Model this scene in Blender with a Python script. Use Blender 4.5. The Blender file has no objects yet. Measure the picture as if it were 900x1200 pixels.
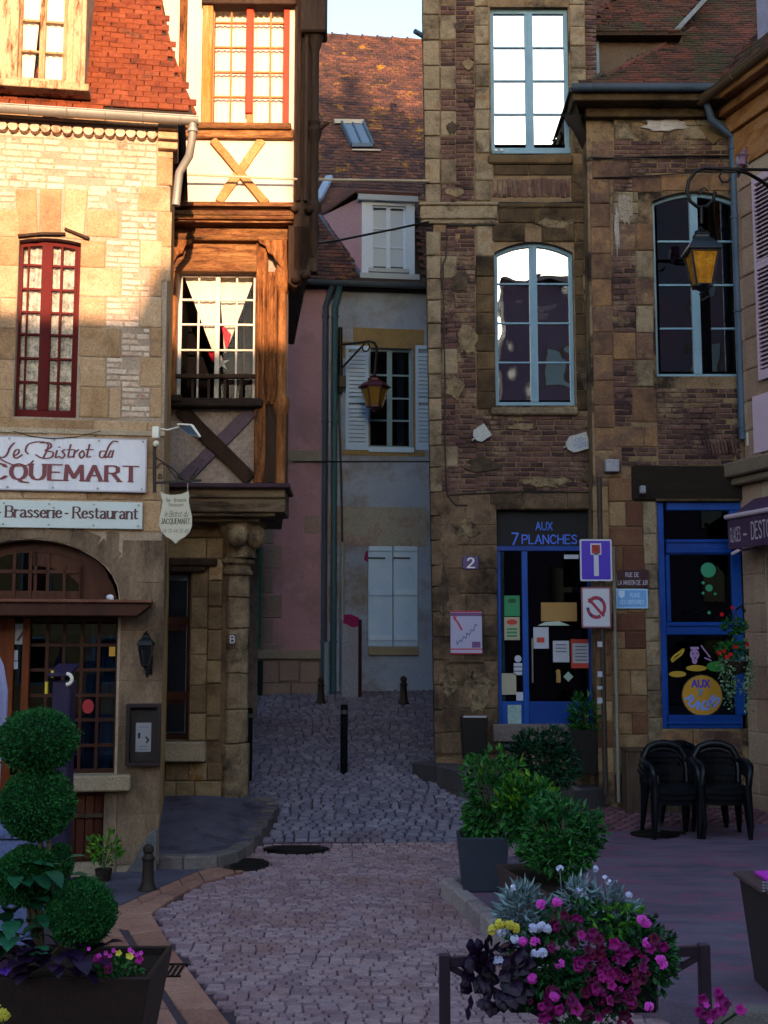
import bpy, bmesh, math, random
import numpy as np
from mathutils import Vector, Matrix, noise
random.seed(7)
R = random.random
def U(a, b): return a + (b - a) * random.random()
SC = bpy.context.scene
COL = SC.collection

# ------------------------------------------------------------------ camera
CAMZ = 2.1
FPX = 1400.0
TH = math.atan(160 / FPX)
cam = bpy.data.cameras.new('camera')
camo = bpy.data.objects.new('camera', cam)
COL.objects.link(camo)
camo.location = (0, 0, CAMZ)
camo.rotation_euler = (math.pi / 2 + TH, 0, 0)
cam.sensor_fit = 'VERTICAL'
cam.sensor_height = 24
cam.lens = 28
cam.clip_end = 2000
SC.camera = camo

# ------------------------------------------------------------------ light
SUN_EL = math.radians(7.9)
SUN_DIR = Vector((0.17, -1.0, 0.14)).normalized()          # towards the sun: low, behind the camera and a little to its right
w = bpy.data.worlds.new('World')
SC.world = w
w.use_nodes = True
nt = w.node_tree
bg = nt.nodes['Background']
sky = nt.nodes.new('ShaderNodeTexSky')
sky.sky_type = 'NISHITA'
sky.sun_disc = False
sky.sun_elevation = SUN_EL
sky.sun_rotation = math.atan2(SUN_DIR.x, SUN_DIR.y)
sky.air_density = 1.0
sky.dust_density = 1.0
sky.ozone_density = 1.5
hs = nt.nodes.new('ShaderNodeHueSaturation')          # thin high haze pales the whole sky
hs.inputs['Saturation'].default_value = 0.95
hs.inputs['Value'].default_value = 1.15
nt.links.new(sky.outputs[0], hs.inputs['Color'])
nt.links.new(hs.outputs[0], bg.inputs[0])
bg.inputs[1].default_value = 0.15
sl = bpy.data.lights.new('sun', 'SUN')
sl.energy = 2.9
sl.angle = math.radians(0.35)
sl.color = (1.0, 0.62, 0.36)
so = bpy.data.objects.new('sun', sl)
COL.objects.link(so)
so.rotation_euler = SUN_DIR.to_track_quat('Z', 'Y').to_euler()
SC.view_settings.view_transform = 'Standard'
SC.view_settings.look = 'None'
SC.view_settings.gamma = 1
SC.view_settings.exposure = 2.2

# ------------------------------------------------------------------ pixel of the photograph -> point in the world
def ray(u, v):
    a = (u - 450) / FPX
    b = (600 - v) / FPX
    return Vector((a, math.cos(TH) - b * math.sin(TH), math.sin(TH) + b * math.cos(TH)))
def P(u, v, Y):
    d = ray(u, v)
    return Vector((0, 0, CAMZ)) + d * (Y / d.y)
def sstep(x):
    x = min(1, max(0, x))
    return x * x * (3 - 2 * x)
def gz(x, y):
    wgt = 1 - sstep((x - 1.0) / 1.7)
    k = 0.155
    r = k * max(0, y - 12.6)
    r = min(r, k * 9.2)
    return r * wgt + (0.10 * sstep((y - 13) / 3)) * (1 - wgt)
def G(u, v, dz=0.0):
    d = ray(u, v)
    Y = 3.0
    while Y < 40:
        p = Vector((0, 0, CAMZ)) + d * (Y / d.y)
        if p.z <= gz(p.x, p.y) + dz: return p
        Y += 0.01
    return p

class Fr:
    """a vertical facade frame: s along the wall to the right, y into the wall, z up"""
    def __init__(s, u0, Y0, tan):
        s.o = P(u0, 760, Y0); s.o.z = 0; s.uz = u0; s.vz = 600
        ph = math.atan(tan)
        s.d = Vector((math.cos(ph), math.sin(ph), 0))
        s.into = Vector((-math.sin(ph), math.cos(ph), 0))
        s.M = Matrix(((s.d.x, s.into.x, 0, s.o.x), (s.d.y, s.into.y, 0, s.o.y), (0, 0, 1, 0), (0, 0, 0, 1)))
    def sz(s, u, v, n=0.0):
        d = ray(u, v)
        c = Vector((0, 0, CAMZ))
        o = s.o - s.into * n
        t = (o - c).dot(s.into) / d.dot(s.into)
        p = c + d * t
        return (p - s.o).dot(s.d), p.z
    def x(s, u, v=None, n=0.0): return s.sz(u, s.vz if v is None else v, n)[0]
    def z(s, v, u=None, n=0.0): return s.sz(s.uz if u is None else u, v, n)[1]
    def rect(s, u0, v0, u1, v1, n=0.0):
        uc, vc = (u0 + u1) / 2, (v0 + v1) / 2
        return s.x(u0, vc, n), s.x(u1, vc, n), s.z(v1, uc, n), s.z(v0, uc, n)
    def w(s, a, y, z): return s.o + s.d * a + s.into * y + Vector((0, 0, z))
class WorldFr:
    M = Matrix.Identity(4)
WF = WorldFr()

# ------------------------------------------------------------------ mesh builder
class MB:
    def __init__(s, fr=WF):
        s.v = []; s.f = []; s.r = []; s.M = fr.M; s.rnd = 0.0
    def add(s, vs, fs, M=None):
        n = len(s.v); A = s.M if M is None else s.M @ M
        s.v += [tuple(A @ Vector(p)) for p in vs]
        s.f += [tuple(i + n for i in f) for f in fs]
        s.r += [s.rnd] * len(fs)
        return s
    def box(s, x0, x1, y0, y1, z0, z1, M=None):
        return s.add([(x0, y0, z0), (x1, y0, z0), (x1, y1, z0), (x0, y1, z0), (x0, y0, z1), (x1, y0, z1), (x1, y1, z1), (x0, y1, z1)],
                     [(0, 3, 2, 1), (4, 5, 6, 7), (0, 1, 5, 4), (1, 2, 6, 5), (2, 3, 7, 6), (3, 0, 4, 7)], M)
    def quad(s, a, b, c, d): return s.add([a, b, c, d], [(0, 1, 2, 3)])
    def prism(s, pts, y0, y1):
        """outline in the x z plane, counter clockwise seen from the front, from y0 (front) to y1"""
        n = len(pts)
        vs = [(p[0], y0, p[1]) for p in pts] + [(p[0], y1, p[1]) for p in pts]
        fs = [tuple(range(n)), tuple(range(2 * n - 1, n - 1, -1))]
        fs += [(i, i + n, (i + 1) % n + n, (i + 1) % n) for i in range(n)]
        return s.add(vs, fs)
    def slab(s, pts, z0, z1=None):
        """outline in the x y plane (ccw), z0 bottom; pts may carry their own top z"""
        n = len(pts)
        tops = [(p[0], p[1], p[2] if z1 is None else z1) for p in pts]
        vs = [(p[0], p[1], z0) for p in pts] + tops
        fs = [tuple(range(n - 1, -1, -1)), tuple(range(n, 2 * n))] + [(i, (i + 1) % n, (i + 1) % n + n, i + n) for i in range(n)]
        return s.add(vs, fs)
    def tube(s, path, r, n=8, closed=False):
        path = [Vector(p) for p in path]
        m = len(path)
        rs = r if isinstance(r, (list, tuple)) else [r] * m
        vs = []; fs = []
        ref = None
        for i, p in enumerate(path):
            a = path[(i - 1) % m] if (closed or i > 0) else p
            b = path[(i + 1) % m] if (closed or i < m - 1) else p
            t = (b - a).normalized()
            if ref is None:
                ref = Vector((0, 0, 1)) if abs(t.z) < 0.9 else Vector((1, 0, 0))
                ref = (ref - t * ref.dot(t)).normalized()
            else:
                ref = (ref - t * ref.dot(t))
                ref = ref.normalized() if ref.length > 1e-6 else t.orthogonal().normalized()
            q = t.cross(ref)
            for k in range(n):
                an = 2 * math.pi * k / n
                vs.append(tuple(p + (ref * math.cos(an) + q * math.sin(an)) * rs[i]))
        for i in range(m if closed else m - 1):
            j = (i + 1) % m
            for k in range(n):
                fs.append((i * n + k, i * n + (k + 1) % n, j * n + (k + 1) % n, j * n + k))
        if not closed:
            fs.append(tuple(range(n - 1, -1, -1)))
            fs.append(tuple((m - 1) * n + k for k in range(n)))
        return s.add(vs, fs)
    def bar(s, a, b, w, h):
        """a square bar between two points"""
        a = Vector(a); b = Vector(b); t = (b - a).normalized()
        ref = Vector((0, 0, 1)) if abs(t.z) < 0.95 else Vector((0, 1, 0))
        x = t.cross(ref).normalized(); y = x.cross(t).normalized()
        x *= w / 2; y *= h / 2
        vs = [a - x - y, a + x - y, a + x + y, a - x + y, b - x - y, b + x - y, b + x + y, b - x + y]
        return s.add(vs, [(0, 1, 2, 3), (7, 6, 5, 4), (0, 4, 5, 1), (1, 5, 6, 2), (2, 6, 7, 3), (3, 7, 4, 0)])
    def lathe(s, prof, c=(0, 0, 0), n=16, squash=1.0, M=None, a0=0.0):
        vs = []; fs = []
        for r, z in prof:
            for k in range(n):
                an = a0 + 2 * math.pi * k / n
                vs.append((c[0] + r * math.cos(an), c[1] + r * math.sin(an) * squash, c[2] + z))
        for i in range(len(prof) - 1):
            for k in range(n):
                fs.append((i * n + k, i * n + (k + 1) % n, (i + 1) * n + (k + 1) % n, (i + 1) * n + k))
        fs.append(tuple(range(n - 1, -1, -1)))
        fs.append(tuple((len(prof) - 1) * n + k for k in range(n)))
        return s.add(vs, fs, M)
    def ball(s, c, rx, ry=None, rz=None, n=14, m=9):
        ry = ry or rx; rz = rz or rx
        vs = []; fs = []
        for i in range(m + 1):
            t = math.pi * i / m
            for k in range(n):
                an = 2 * math.pi * k / n
                vs.append((c[0] + rx * math.sin(t) * math.cos(an), c[1] + ry * math.sin(t) * math.sin(an), c[2] - rz * math.cos(t)))
        for i in range(m):
            for k in range(n):
                fs.append((i * n + k, i * n + (k + 1) % n, (i + 1) * n + (k + 1) % n, (i + 1) * n + k))
        return s.add(vs, fs)
    def wall(s, x0, x1, z0, z1, holes, depth=0.35, y0=0.0):
        """wall with real openings; hole = (x0,x1,z0,z1,rise)"""
        xs = {x0, x1}
        def top(h, x):
            if h[4] <= 0: return h[3]
            c = (h[0] + h[1]) / 2; hw = (h[1] - h[0]) / 2
            return h[3] + h[4] * math.sqrt(max(0, 1 - ((x - c) / hw) ** 2)) if len(h) > 5 else h[3] + h[4] * (1 - ((x - c) / hw) ** 2)
        for h in holes:
            xs |= {h[0], h[1]}
            if h[4] > 0:
                for k in range(1, 16): xs.add(h[0] + (h[1] - h[0]) * (0.5 - 0.5 * math.cos(math.pi * k / 16)))
        xs = sorted(x for x in xs if x0 <= x <= x1)
        yb = y0 + depth
        for a, b in zip(xs, xs[1:]):
            if b - a < 1e-5: continue
            m = (a + b) / 2
            hs = sorted([h for h in holes if h[0] < m < h[1]], key=lambda h: h[2])
            za = zb = z0
            for h in hs + [None]:
                ta, tb = (h[2], h[2]) if h else (z1, z1)
                s.add([(a, y0, za), (b, y0, zb), (b, y0, tb), (a, y0, ta)], [(0, 1, 2, 3)])
                s.add([(a, yb, za), (b, yb, zb), (b, yb, tb), (a, yb, ta)], [(3, 2, 1, 0)])
                if h:
                    s.add([(a, y0, ta), (b, y0, tb), (b, yb, tb), (a, yb, ta)], [(0, 1, 2, 3)])
                    za, zb = top(h, a), top(h, b)
                    s.add([(a, y0, za), (b, y0, zb), (b, yb, zb), (a, yb, za)], [(3, 2, 1, 0)])
        for h in holes:
            for x, fl in ((h[0], 0), (h[1], 1)):
                q = [(x, y0, h[2]), (x, yb, h[2]), (x, yb, h[3]), (x, y0, h[3])]
                s.add(q, [(0, 1, 2, 3) if not fl else (3, 2, 1, 0)])
        s.add([(x0, y0, z0), (x0, yb, z0), (x0, yb, z1), (x0, y0, z1)], [(3, 2, 1, 0)])
        s.add([(x1, y0, z0), (x1, yb, z0), (x1, yb, z1), (x1, y0, z1)], [(0, 1, 2, 3)])
        s.add([(x0, y0, z1), (x1, y0, z1), (x1, yb, z1), (x0, yb, z1)], [(0, 1, 2, 3)])
        return s

def link(name, me, mat, parent=None):
    o = bpy.data.objects.new(name, me)
    COL.objects.link(o)
    if mat is not None and not me.materials: me.materials.append(mat)
    if parent is not None: o.parent = parent
    return o
def mesh_of(mb, name, off=(0, 0, 0), smooth=None, bevel=0.0, seg=1):
    me = bpy.data.meshes.new(name)
    off = Vector(off)
    me.from_pydata([tuple(Vector(p) - off) for p in mb.v], [], mb.f)
    if any(mb.r):
        at = me.attributes.new('rnd', 'FLOAT', 'FACE')
        at.data.foreach_set('value', mb.r)
    if bevel > 0:
        bm = bmesh.new(); bm.from_mesh(me)
        bmesh.ops.remove_doubles(bm, verts=bm.verts, dist=1e-5)
        es = [e for e in bm.edges if len(e.link_faces) == 2 and e.calc_face_angle(0) > 0.5]
        bmesh.ops.bevel(bm, geom=es, offset=bevel, segments=seg, affect='EDGES', profile=0.6, clamp_overlap=True)
        bm.to_mesh(me); bm.free()
    me.update()
    if smooth is not None:
        me.polygons.foreach_set('use_smooth', [True] * len(me.polygons))
        me.set_sharp_from_angle(angle=math.radians(smooth))
    return me
class T:
    def __init__(s, name, label, cat, loc=(0, 0, 0), group=None):
        s.o = bpy.data.objects.new(name, None)
        s.o.empty_display_size = 0.2
        COL.objects.link(s.o)
        s.o.location = loc; s.off = Vector(loc)
        s.o['label'] = label; s.o['category'] = cat
        if group: s.o['group'] = group
    def part(s, name, mb, mat, parent=None, label=None, smooth=None, bevel=0.0, seg=1, kind=None):
        o = link(name, mesh_of(mb, name, s.off, smooth, bevel, seg), mat, parent or s.o)
        if label: o['label'] = label
        if kind: o['kind'] = kind
        return o
def single(name, mb, mat, label, cat, group=None, **k):
    """a thing that is one mesh, its origin at its base"""
    a = np.array(mb.v); lo = a.min(0); hi = a.max(0)
    off = Vector(((lo[0] + hi[0]) / 2, (lo[1] + hi[1]) / 2, lo[2]))
    o = link(name, mesh_of(mb, name, off, **k), mat)
    o.location = off
    o['label'] = label; o['category'] = cat
    if group: o['group'] = group
    return o
def struct(name, mb, mat, kind='structure', **k):
    o = link(name, mesh_of(mb, name, (0, 0, 0), **k), mat)
    o['kind'] = kind
    return o
def dup(root, loc, rotz=None, label=None):
    r = root.copy(); COL.objects.link(r); r.location = loc
    if rotz is not None: r.rotation_euler = (0, 0, rotz)
    if label: r['label'] = label
    for ch in list(root.children):
        c = ch.copy(); COL.objects.link(c); c.parent = r
        for g in list(ch.children):
            d = g.copy(); COL.objects.link(d); d.parent = c
    return r

# ------------------------------------------------------------------ pieces: stones, bricks, tiles, setts
def unit_piece(cx, cz, jit=0.03, md=.62):
    """a block 1 x 1 (x z) standing 1 proud (y = -1) with chamfered, slightly uneven edges"""
    def j(k=1.0): return U(-jit, jit) * k
    b = [(-.5, -.5), (.5, -.5), (.5, .5), (-.5, .5)]
    vs = [(x, 0, z) for x, z in b]
    mid = [(x * (1 - abs(j())), -md + j(2) * (1 - md), z * (1 - abs(j()))) for x, z in b]
    fr = [((.5 - cx * U(.7, 1.5)) * (1 if x > 0 else -1), -1 + j(3) * (1 - md) * 2, (.5 - cz * U(.7, 1.5)) * (1 if z > 0 else -1)) for x, z in b]
    ctr = [(j(2), -1 - abs(j(3)), j(2))]
    vs += mid + fr + ctr
    fs = []
    for i in range(4):
        k = (i + 1) % 4
        fs.append((i, k, 4 + k, 4 + i)); fs.append((4 + i, 4 + k, 8 + k, 8 + i)); fs.append((8 + i, 8 + k, 12))
    return vs, fs
class Pieces:
    def __init__(s, thing, name, mat, cx=0.06, cz=0.1, jit=0.03, limit=300, parent=None, nvar=6, stuff_name=None, md=.62):
        s.t = thing; s.n = name; s.mat = mat; s.it = []; s.limit = limit; s.par = parent
        s.var = [unit_piece(cx, cz, jit, md) for _ in range(nvar)]
        s.stuff_name = stuff_name or name
    def add(s, c, ex, ey, ez):
        s.it.append((Vector(c), Vector(ex), Vector(ey), Vector(ez)))
    def fadd(s, fr, x0, x1, z0, z1, prot, y=0.0, rot=0.0):
        c = fr.w((x0 + x1) / 2, y, (z0 + z1) / 2)
        ex = fr.d * (x1 - x0); ez = Vector((0, 0, z1 - z0)); ey = fr.into * (prot * U(.7, 1.3))
        if rot:
            Rm = Matrix.Rotation(rot, 3, fr.into); ex = Rm @ ex; ez = Rm @ ez
        s.add(c, ex, ey, ez)
    def done(s):
        if not s.it: return
        cam0 = Vector((0, 0, CAMZ))
        s.it.sort(key=lambda q: -(q[1].length * q[3].length) / ((q[0] - cam0).length ** 2) * (1 if abs(q[0].x / max(q[0].y, .1)) < .36 else 0.01))
        off = s.t.off if s.t else Vector((0, 0, 0))
        par = s.par or (s.t.o if s.t else None)
        meshes = []
        for vs, fs in s.var:
            me = bpy.data.meshes.new(s.n); me.from_pydata(vs, [], fs); me.materials.append(s.mat); meshes.append(me)
        for c, ex, ey, ez in s.it[:s.limit]:
            o = bpy.data.objects.new(s.n, random.choice(meshes)); COL.objects.link(o)
            o.parent = par
            M = Matrix((ex, ey, ez)).transposed().to_4x4(); M.translation = c - off
            o.matrix_local = M
        rest = s.it[s.limit:]
        if rest:
            V = []; Fc = []; RN = []; n = 0
            va = [np.array(v) for v, f in s.var]
            for c, ex, ey, ez in rest:
                k = random.randrange(len(s.var))
                A = np.array([list(ex), list(ey), list(ez)])
                V.append(va[k] @ A + np.array(list(c - off)))
                Fc += [tuple(i + n for i in f) for f in s.var[k][1]]
                RN += [R()] * len(s.var[k][1])
                n += len(va[k])
            me = bpy.data.meshes.new(s.stuff_name + '_rest')
            me.from_pydata(np.concatenate(V).tolist(), [], Fc)
            at = me.attributes.new('rnd', 'FLOAT', 'FACE'); at.data.foreach_set('value', RN)
            o = link(s.stuff_name, me, s.mat, par); o['kind'] = 'stuff'
def hit_hole(holes, x0, x1, z0, z1):
    """clip a block against the openings; None when it is swallowed"""
    for h in holes:
        top = h[3]
        if h[4] > 0:
            c = (h[0] + h[1]) / 2; hw = (h[1] - h[0]) / 2; t = ((min(max(c, x0), x1) - c) / hw)
            top = h[3] + h[4] * max(0, 1 - t * t) if abs(t) < 1 else h[3]
            if z0 >= h[3]:
                # beside the curve: push the block out of the arch sideways
                if z0 < top and x1 > h[0] and x0 < h[1]:
                    zc = (z0 - h[3]) / h[4]
                    half = hw * math.sqrt(max(0, 1 - (zc * zc if len(h) > 5 else zc)))
                    if x0 < c - half: x1 = min(x1, c - half)
                    elif x1 > c + half: x0 = max(x0, c + half)
                    else: return None
                    if x1 - x0 < 0.03: return None
                continue
        if x1 <= h[0] or x0 >= h[1] or z1 <= h[2] or z0 >= top: continue
        if x0 < h[0] - .03: x1 = min(x1, h[0])
        elif x1 > h[1] + .03: x0 = max(x0, h[1])
        elif z0 < h[2] - .03: z1 = min(z1, h[2])
        elif z1 > top + .03: z0 = max(z0, top)
        else: return None
        if x1 - x0 < .03 or z1 - z0 < .02: return None
    return x0, x1, z0, z1
def fill(pc, fr, rc, h, wr, prot=0.012, gap=0.01, holes=(), hj=0.0, y=0.0, rot=0.0, miss=0.0, px=True):
    """lay courses of blocks over a rectangle of the facade"""
    x0, x1, z0, z1 = fr.rect(*rc) if px else rc
    n = max(1, round((z1 - z0) / h)); z = z0
    hs = [1 + U(-hj, hj) for _ in range(n)]; k = (z1 - z0) / sum(hs)
    for i in range(n):
        ht = hs[i] * k
        x = x0 + gap / 2
        if wr[0] < (x1 - x0) * 0.9 and i % 2: 
            x -= wr[0] * 0.5
        while x < x1 - 0.02:
            wd = U(*wr)
            a, b = max(x, x0 + gap / 2), min(x + wd, x1 - gap / 2)
            if x1 - b < wr[0] * .35: b = x1 - gap / 2
            x = b + gap
            if b - a < 0.03: continue
            if R() < miss: continue
            q = hit_hole(holes, a, b, z + gap / 2, z + ht - gap / 2)
            if q: pc.fadd(fr, q[0] , q[1], q[2], q[3], prot, y, U(-rot, rot))
        z += ht

# ------------------------------------------------------------------ materials
def lin(h):
    h = h.lstrip('#')
    return tuple(((int(h[i:i + 2], 16) / 255) ** 2.2) for i in (0, 2, 4)) + (1,)
_M = {}
def mat(name, cols, nmix=0.5, nscale=3.0, rough=0.85, bump=0.25, bscale=45.0, stain=None, stain_scale=0.8, stain_lo=.5, stain_hi=.62,
        metal=0.0, fine=0.35, stretch=None, spec=0.2):
    """one weathered surface: per-piece tone + world-space noise through a ramp, stains of their own shape, fine grain relief"""
    if name in _M: return _M[name]
    m = bpy.data.materials.new(name); m.use_nodes = True; _M[name] = m
    t = m.node_tree; N = t.nodes; L = t.links
    b = N['Principled BSDF']
    geo = N.new('ShaderNodeNewGeometry'); pos = geo.outputs['Position']
    if stretch:
        mp = N.new('ShaderNodeMapping'); mp.inputs['Scale'].default_value = stretch
        L.new(pos, mp.inputs[0]); pos = mp.outputs[0]
    oi = N.new('ShaderNodeObjectInfo'); at = N.new('ShaderNodeAttribute'); at.attribute_name = 'rnd'
    ad = N.new('ShaderNodeMath'); ad.operation = 'ADD'; L.new(oi.outputs['Random'], ad.inputs[0]); L.new(at.outputs['Fac'], ad.inputs[1])
    fr = N.new('ShaderNodeMath'); fr.operation = 'FRACT'; L.new(ad.outputs[0], fr.inputs[0])
    no = N.new('ShaderNodeTexNoise'); no.inputs['Scale'].default_value = nscale; no.inputs['Detail'].default_value = 6; no.inputs['Roughness'].default_value = .65
    L.new(pos, no.inputs['Vector'])
    mr = N.new('ShaderNodeMapRange'); mr.inputs['From Min'].default_value = .28; mr.inputs['From Max'].default_value = .72
    L.new(no.outputs['Fac'], mr.inputs['Value'])
    mx = N.new('ShaderNodeMix'); mx.inputs['Factor'].default_value = nmix
    L.new(fr.outputs[0], mx.inputs['A']); L.new(mr.outputs[0], mx.inputs['B'])
    cr = N.new('ShaderNodeValToRGB'); e = cr.color_ramp.elements
    cl = [lin(c) if isinstance(c, str) else c for c in cols]
    if len(cl) == 1: cl = cl * 2
    e[0].position = .08; e[0].color = cl[0]; e[1].position = .92; e[1].color = cl[-1]
    for i in range(1, len(cl) - 1):
        q = e.new(.08 + .84 * i / (len(cl) - 1)); q.color = cl[i]
    L.new(mx.outputs['Result'], cr.inputs['Fac'])
    col = cr.outputs[0]
    if stain:
        sn = N.new('ShaderNodeTexNoise'); sn.inputs['Scale'].default_value = stain_scale; sn.inputs['Detail'].default_value = 8; sn.inputs['Roughness'].default_value = .7
        L.new(pos, sn.inputs['Vector'])
        sr = N.new('ShaderNodeMapRange'); sr.inputs['From Min'].default_value = stain_lo; sr.inputs['From Max'].default_value = stain_hi
        L.new(sn.outputs['Fac'], sr.inputs['Value'])
        sm = N.new('ShaderNodeMix'); sm.data_type = 'RGBA'
        L.new(sr.outputs[0], sm.inputs[0]); L.new(col, sm.inputs[6]); sm.inputs[7].default_value = lin(stain)
        col = sm.outputs[2]
    fn = N.new('ShaderNodeTexNoise'); fn.inputs['Scale'].default_value = bscale; fn.inputs['Detail'].default_value = 5; fn.inputs['Roughness'].default_value = .7
    L.new(pos, fn.inputs['Vector'])
    fm = N.new('ShaderNodeMapRange'); fm.inputs['From Min'].default_value = .3; fm.inputs['From Max'].default_value = .7
    fm.inputs['To Min'].default_value = 1 - fine; fm.inputs['To Max'].default_value = 1 + fine * .6
    L.new(fn.outputs['Fac'], fm.inputs['Value'])
    ml = N.new('ShaderNodeVectorMath'); ml.operation = 'MULTIPLY'
    L.new(col, ml.inputs[0]); L.new(fm.outputs[0], ml.inputs[1])
    L.new(ml.outputs[0], b.inputs['Base Color'])
    b.inputs['Roughness'].default_value = rough; b.inputs['Metallic'].default_value = metal
    b.inputs['Specular IOR Level'].default_value = spec
    if bump:
        bp = N.new('ShaderNodeBump'); bp.inputs['Strength'].default_value = min(1, bump * 2); bp.inputs['Distance'].default_value = .012
        a2 = N.new('ShaderNodeMath'); a2.operation = 'ADD'; L.new(fn.outputs['Fac'], a2.inputs[0]); L.new(no.outputs['Fac'], a2.inputs[1])
        L.new(a2.outputs[0], bp.inputs['Height']); L.new(bp.outputs[0], b.inputs['Normal'])
    return m
def plain(name, c, rough=0.5, metal=0.0, emit=None, es=0.0, spec=.5):
    if name in _M: return _M[name]
    m = bpy.data.materials.new(name); m.use_nodes = True; _M[name] = m
    b = m.node_tree.nodes['Principled BSDF']
    b.inputs['Base Color'].default_value = lin(c); b.inputs['Roughness'].default_value = rough; b.inputs['Metallic'].default_value = metal
    b.inputs['Specular IOR Level'].default_value = spec
    return m
def glass(name, tint='ffffff', refl=0.08, wav=0.0, rough=.01, clear=1.0):
    """window glass: clear pane with fresnel reflection (refl = reflection seen straight on)"""
    if name in _M: return _M[name]
    m = bpy.data.materials.new(name); m.use_nodes = True; _M[name] = m
    t = m.node_tree; N = t.nodes; L = t.links
    N.remove(N['Principled BSDF']); out = N['Material Output']
    tr = N.new('ShaderNodeBsdfTransparent'); tr.inputs[0].default_value = lin(tint)
    gl = N.new('ShaderNodeBsdfGlossy'); gl.inputs['Roughness'].default_value = rough
    lw = N.new('ShaderNodeLayerWeight'); lw.inputs['Blend'].default_value = 0.25
    mr = N.new('ShaderNodeMapRange'); mr.inputs['To Min'].default_value = refl; mr.inputs['To Max'].default_value = 1
    L.new(lw.outputs['Fresnel'], mr.inputs['Value'])
    mr.inputs['From Min'].default_value = .04
    mx = N.new('ShaderNodeMixShader'); L.new(mr.outputs[0], mx.inputs[0]); L.new(tr.outputs[0], mx.inputs[1]); L.new(gl.outputs[0], mx.inputs[2])
    L.new(mx.outputs[0], out.inputs[0])
    if wav:
        geo = N.new('ShaderNodeNewGeometry'); no = N.new('ShaderNodeTexNoise'); no.inputs['Scale'].default_value = 2.2; no.inputs['Detail'].default_value = 1
        L.new(geo.outputs['Position'], no.inputs['Vector'])
        bp = N.new('ShaderNodeBump'); bp.inputs['Strength'].default_value = 1; bp.inputs['Distance'].default_value = wav
        L.new(no.outputs['Fac'], bp.inputs['Height']); L.new(bp.outputs[0], gl.inputs['Normal'])
    return m

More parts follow.
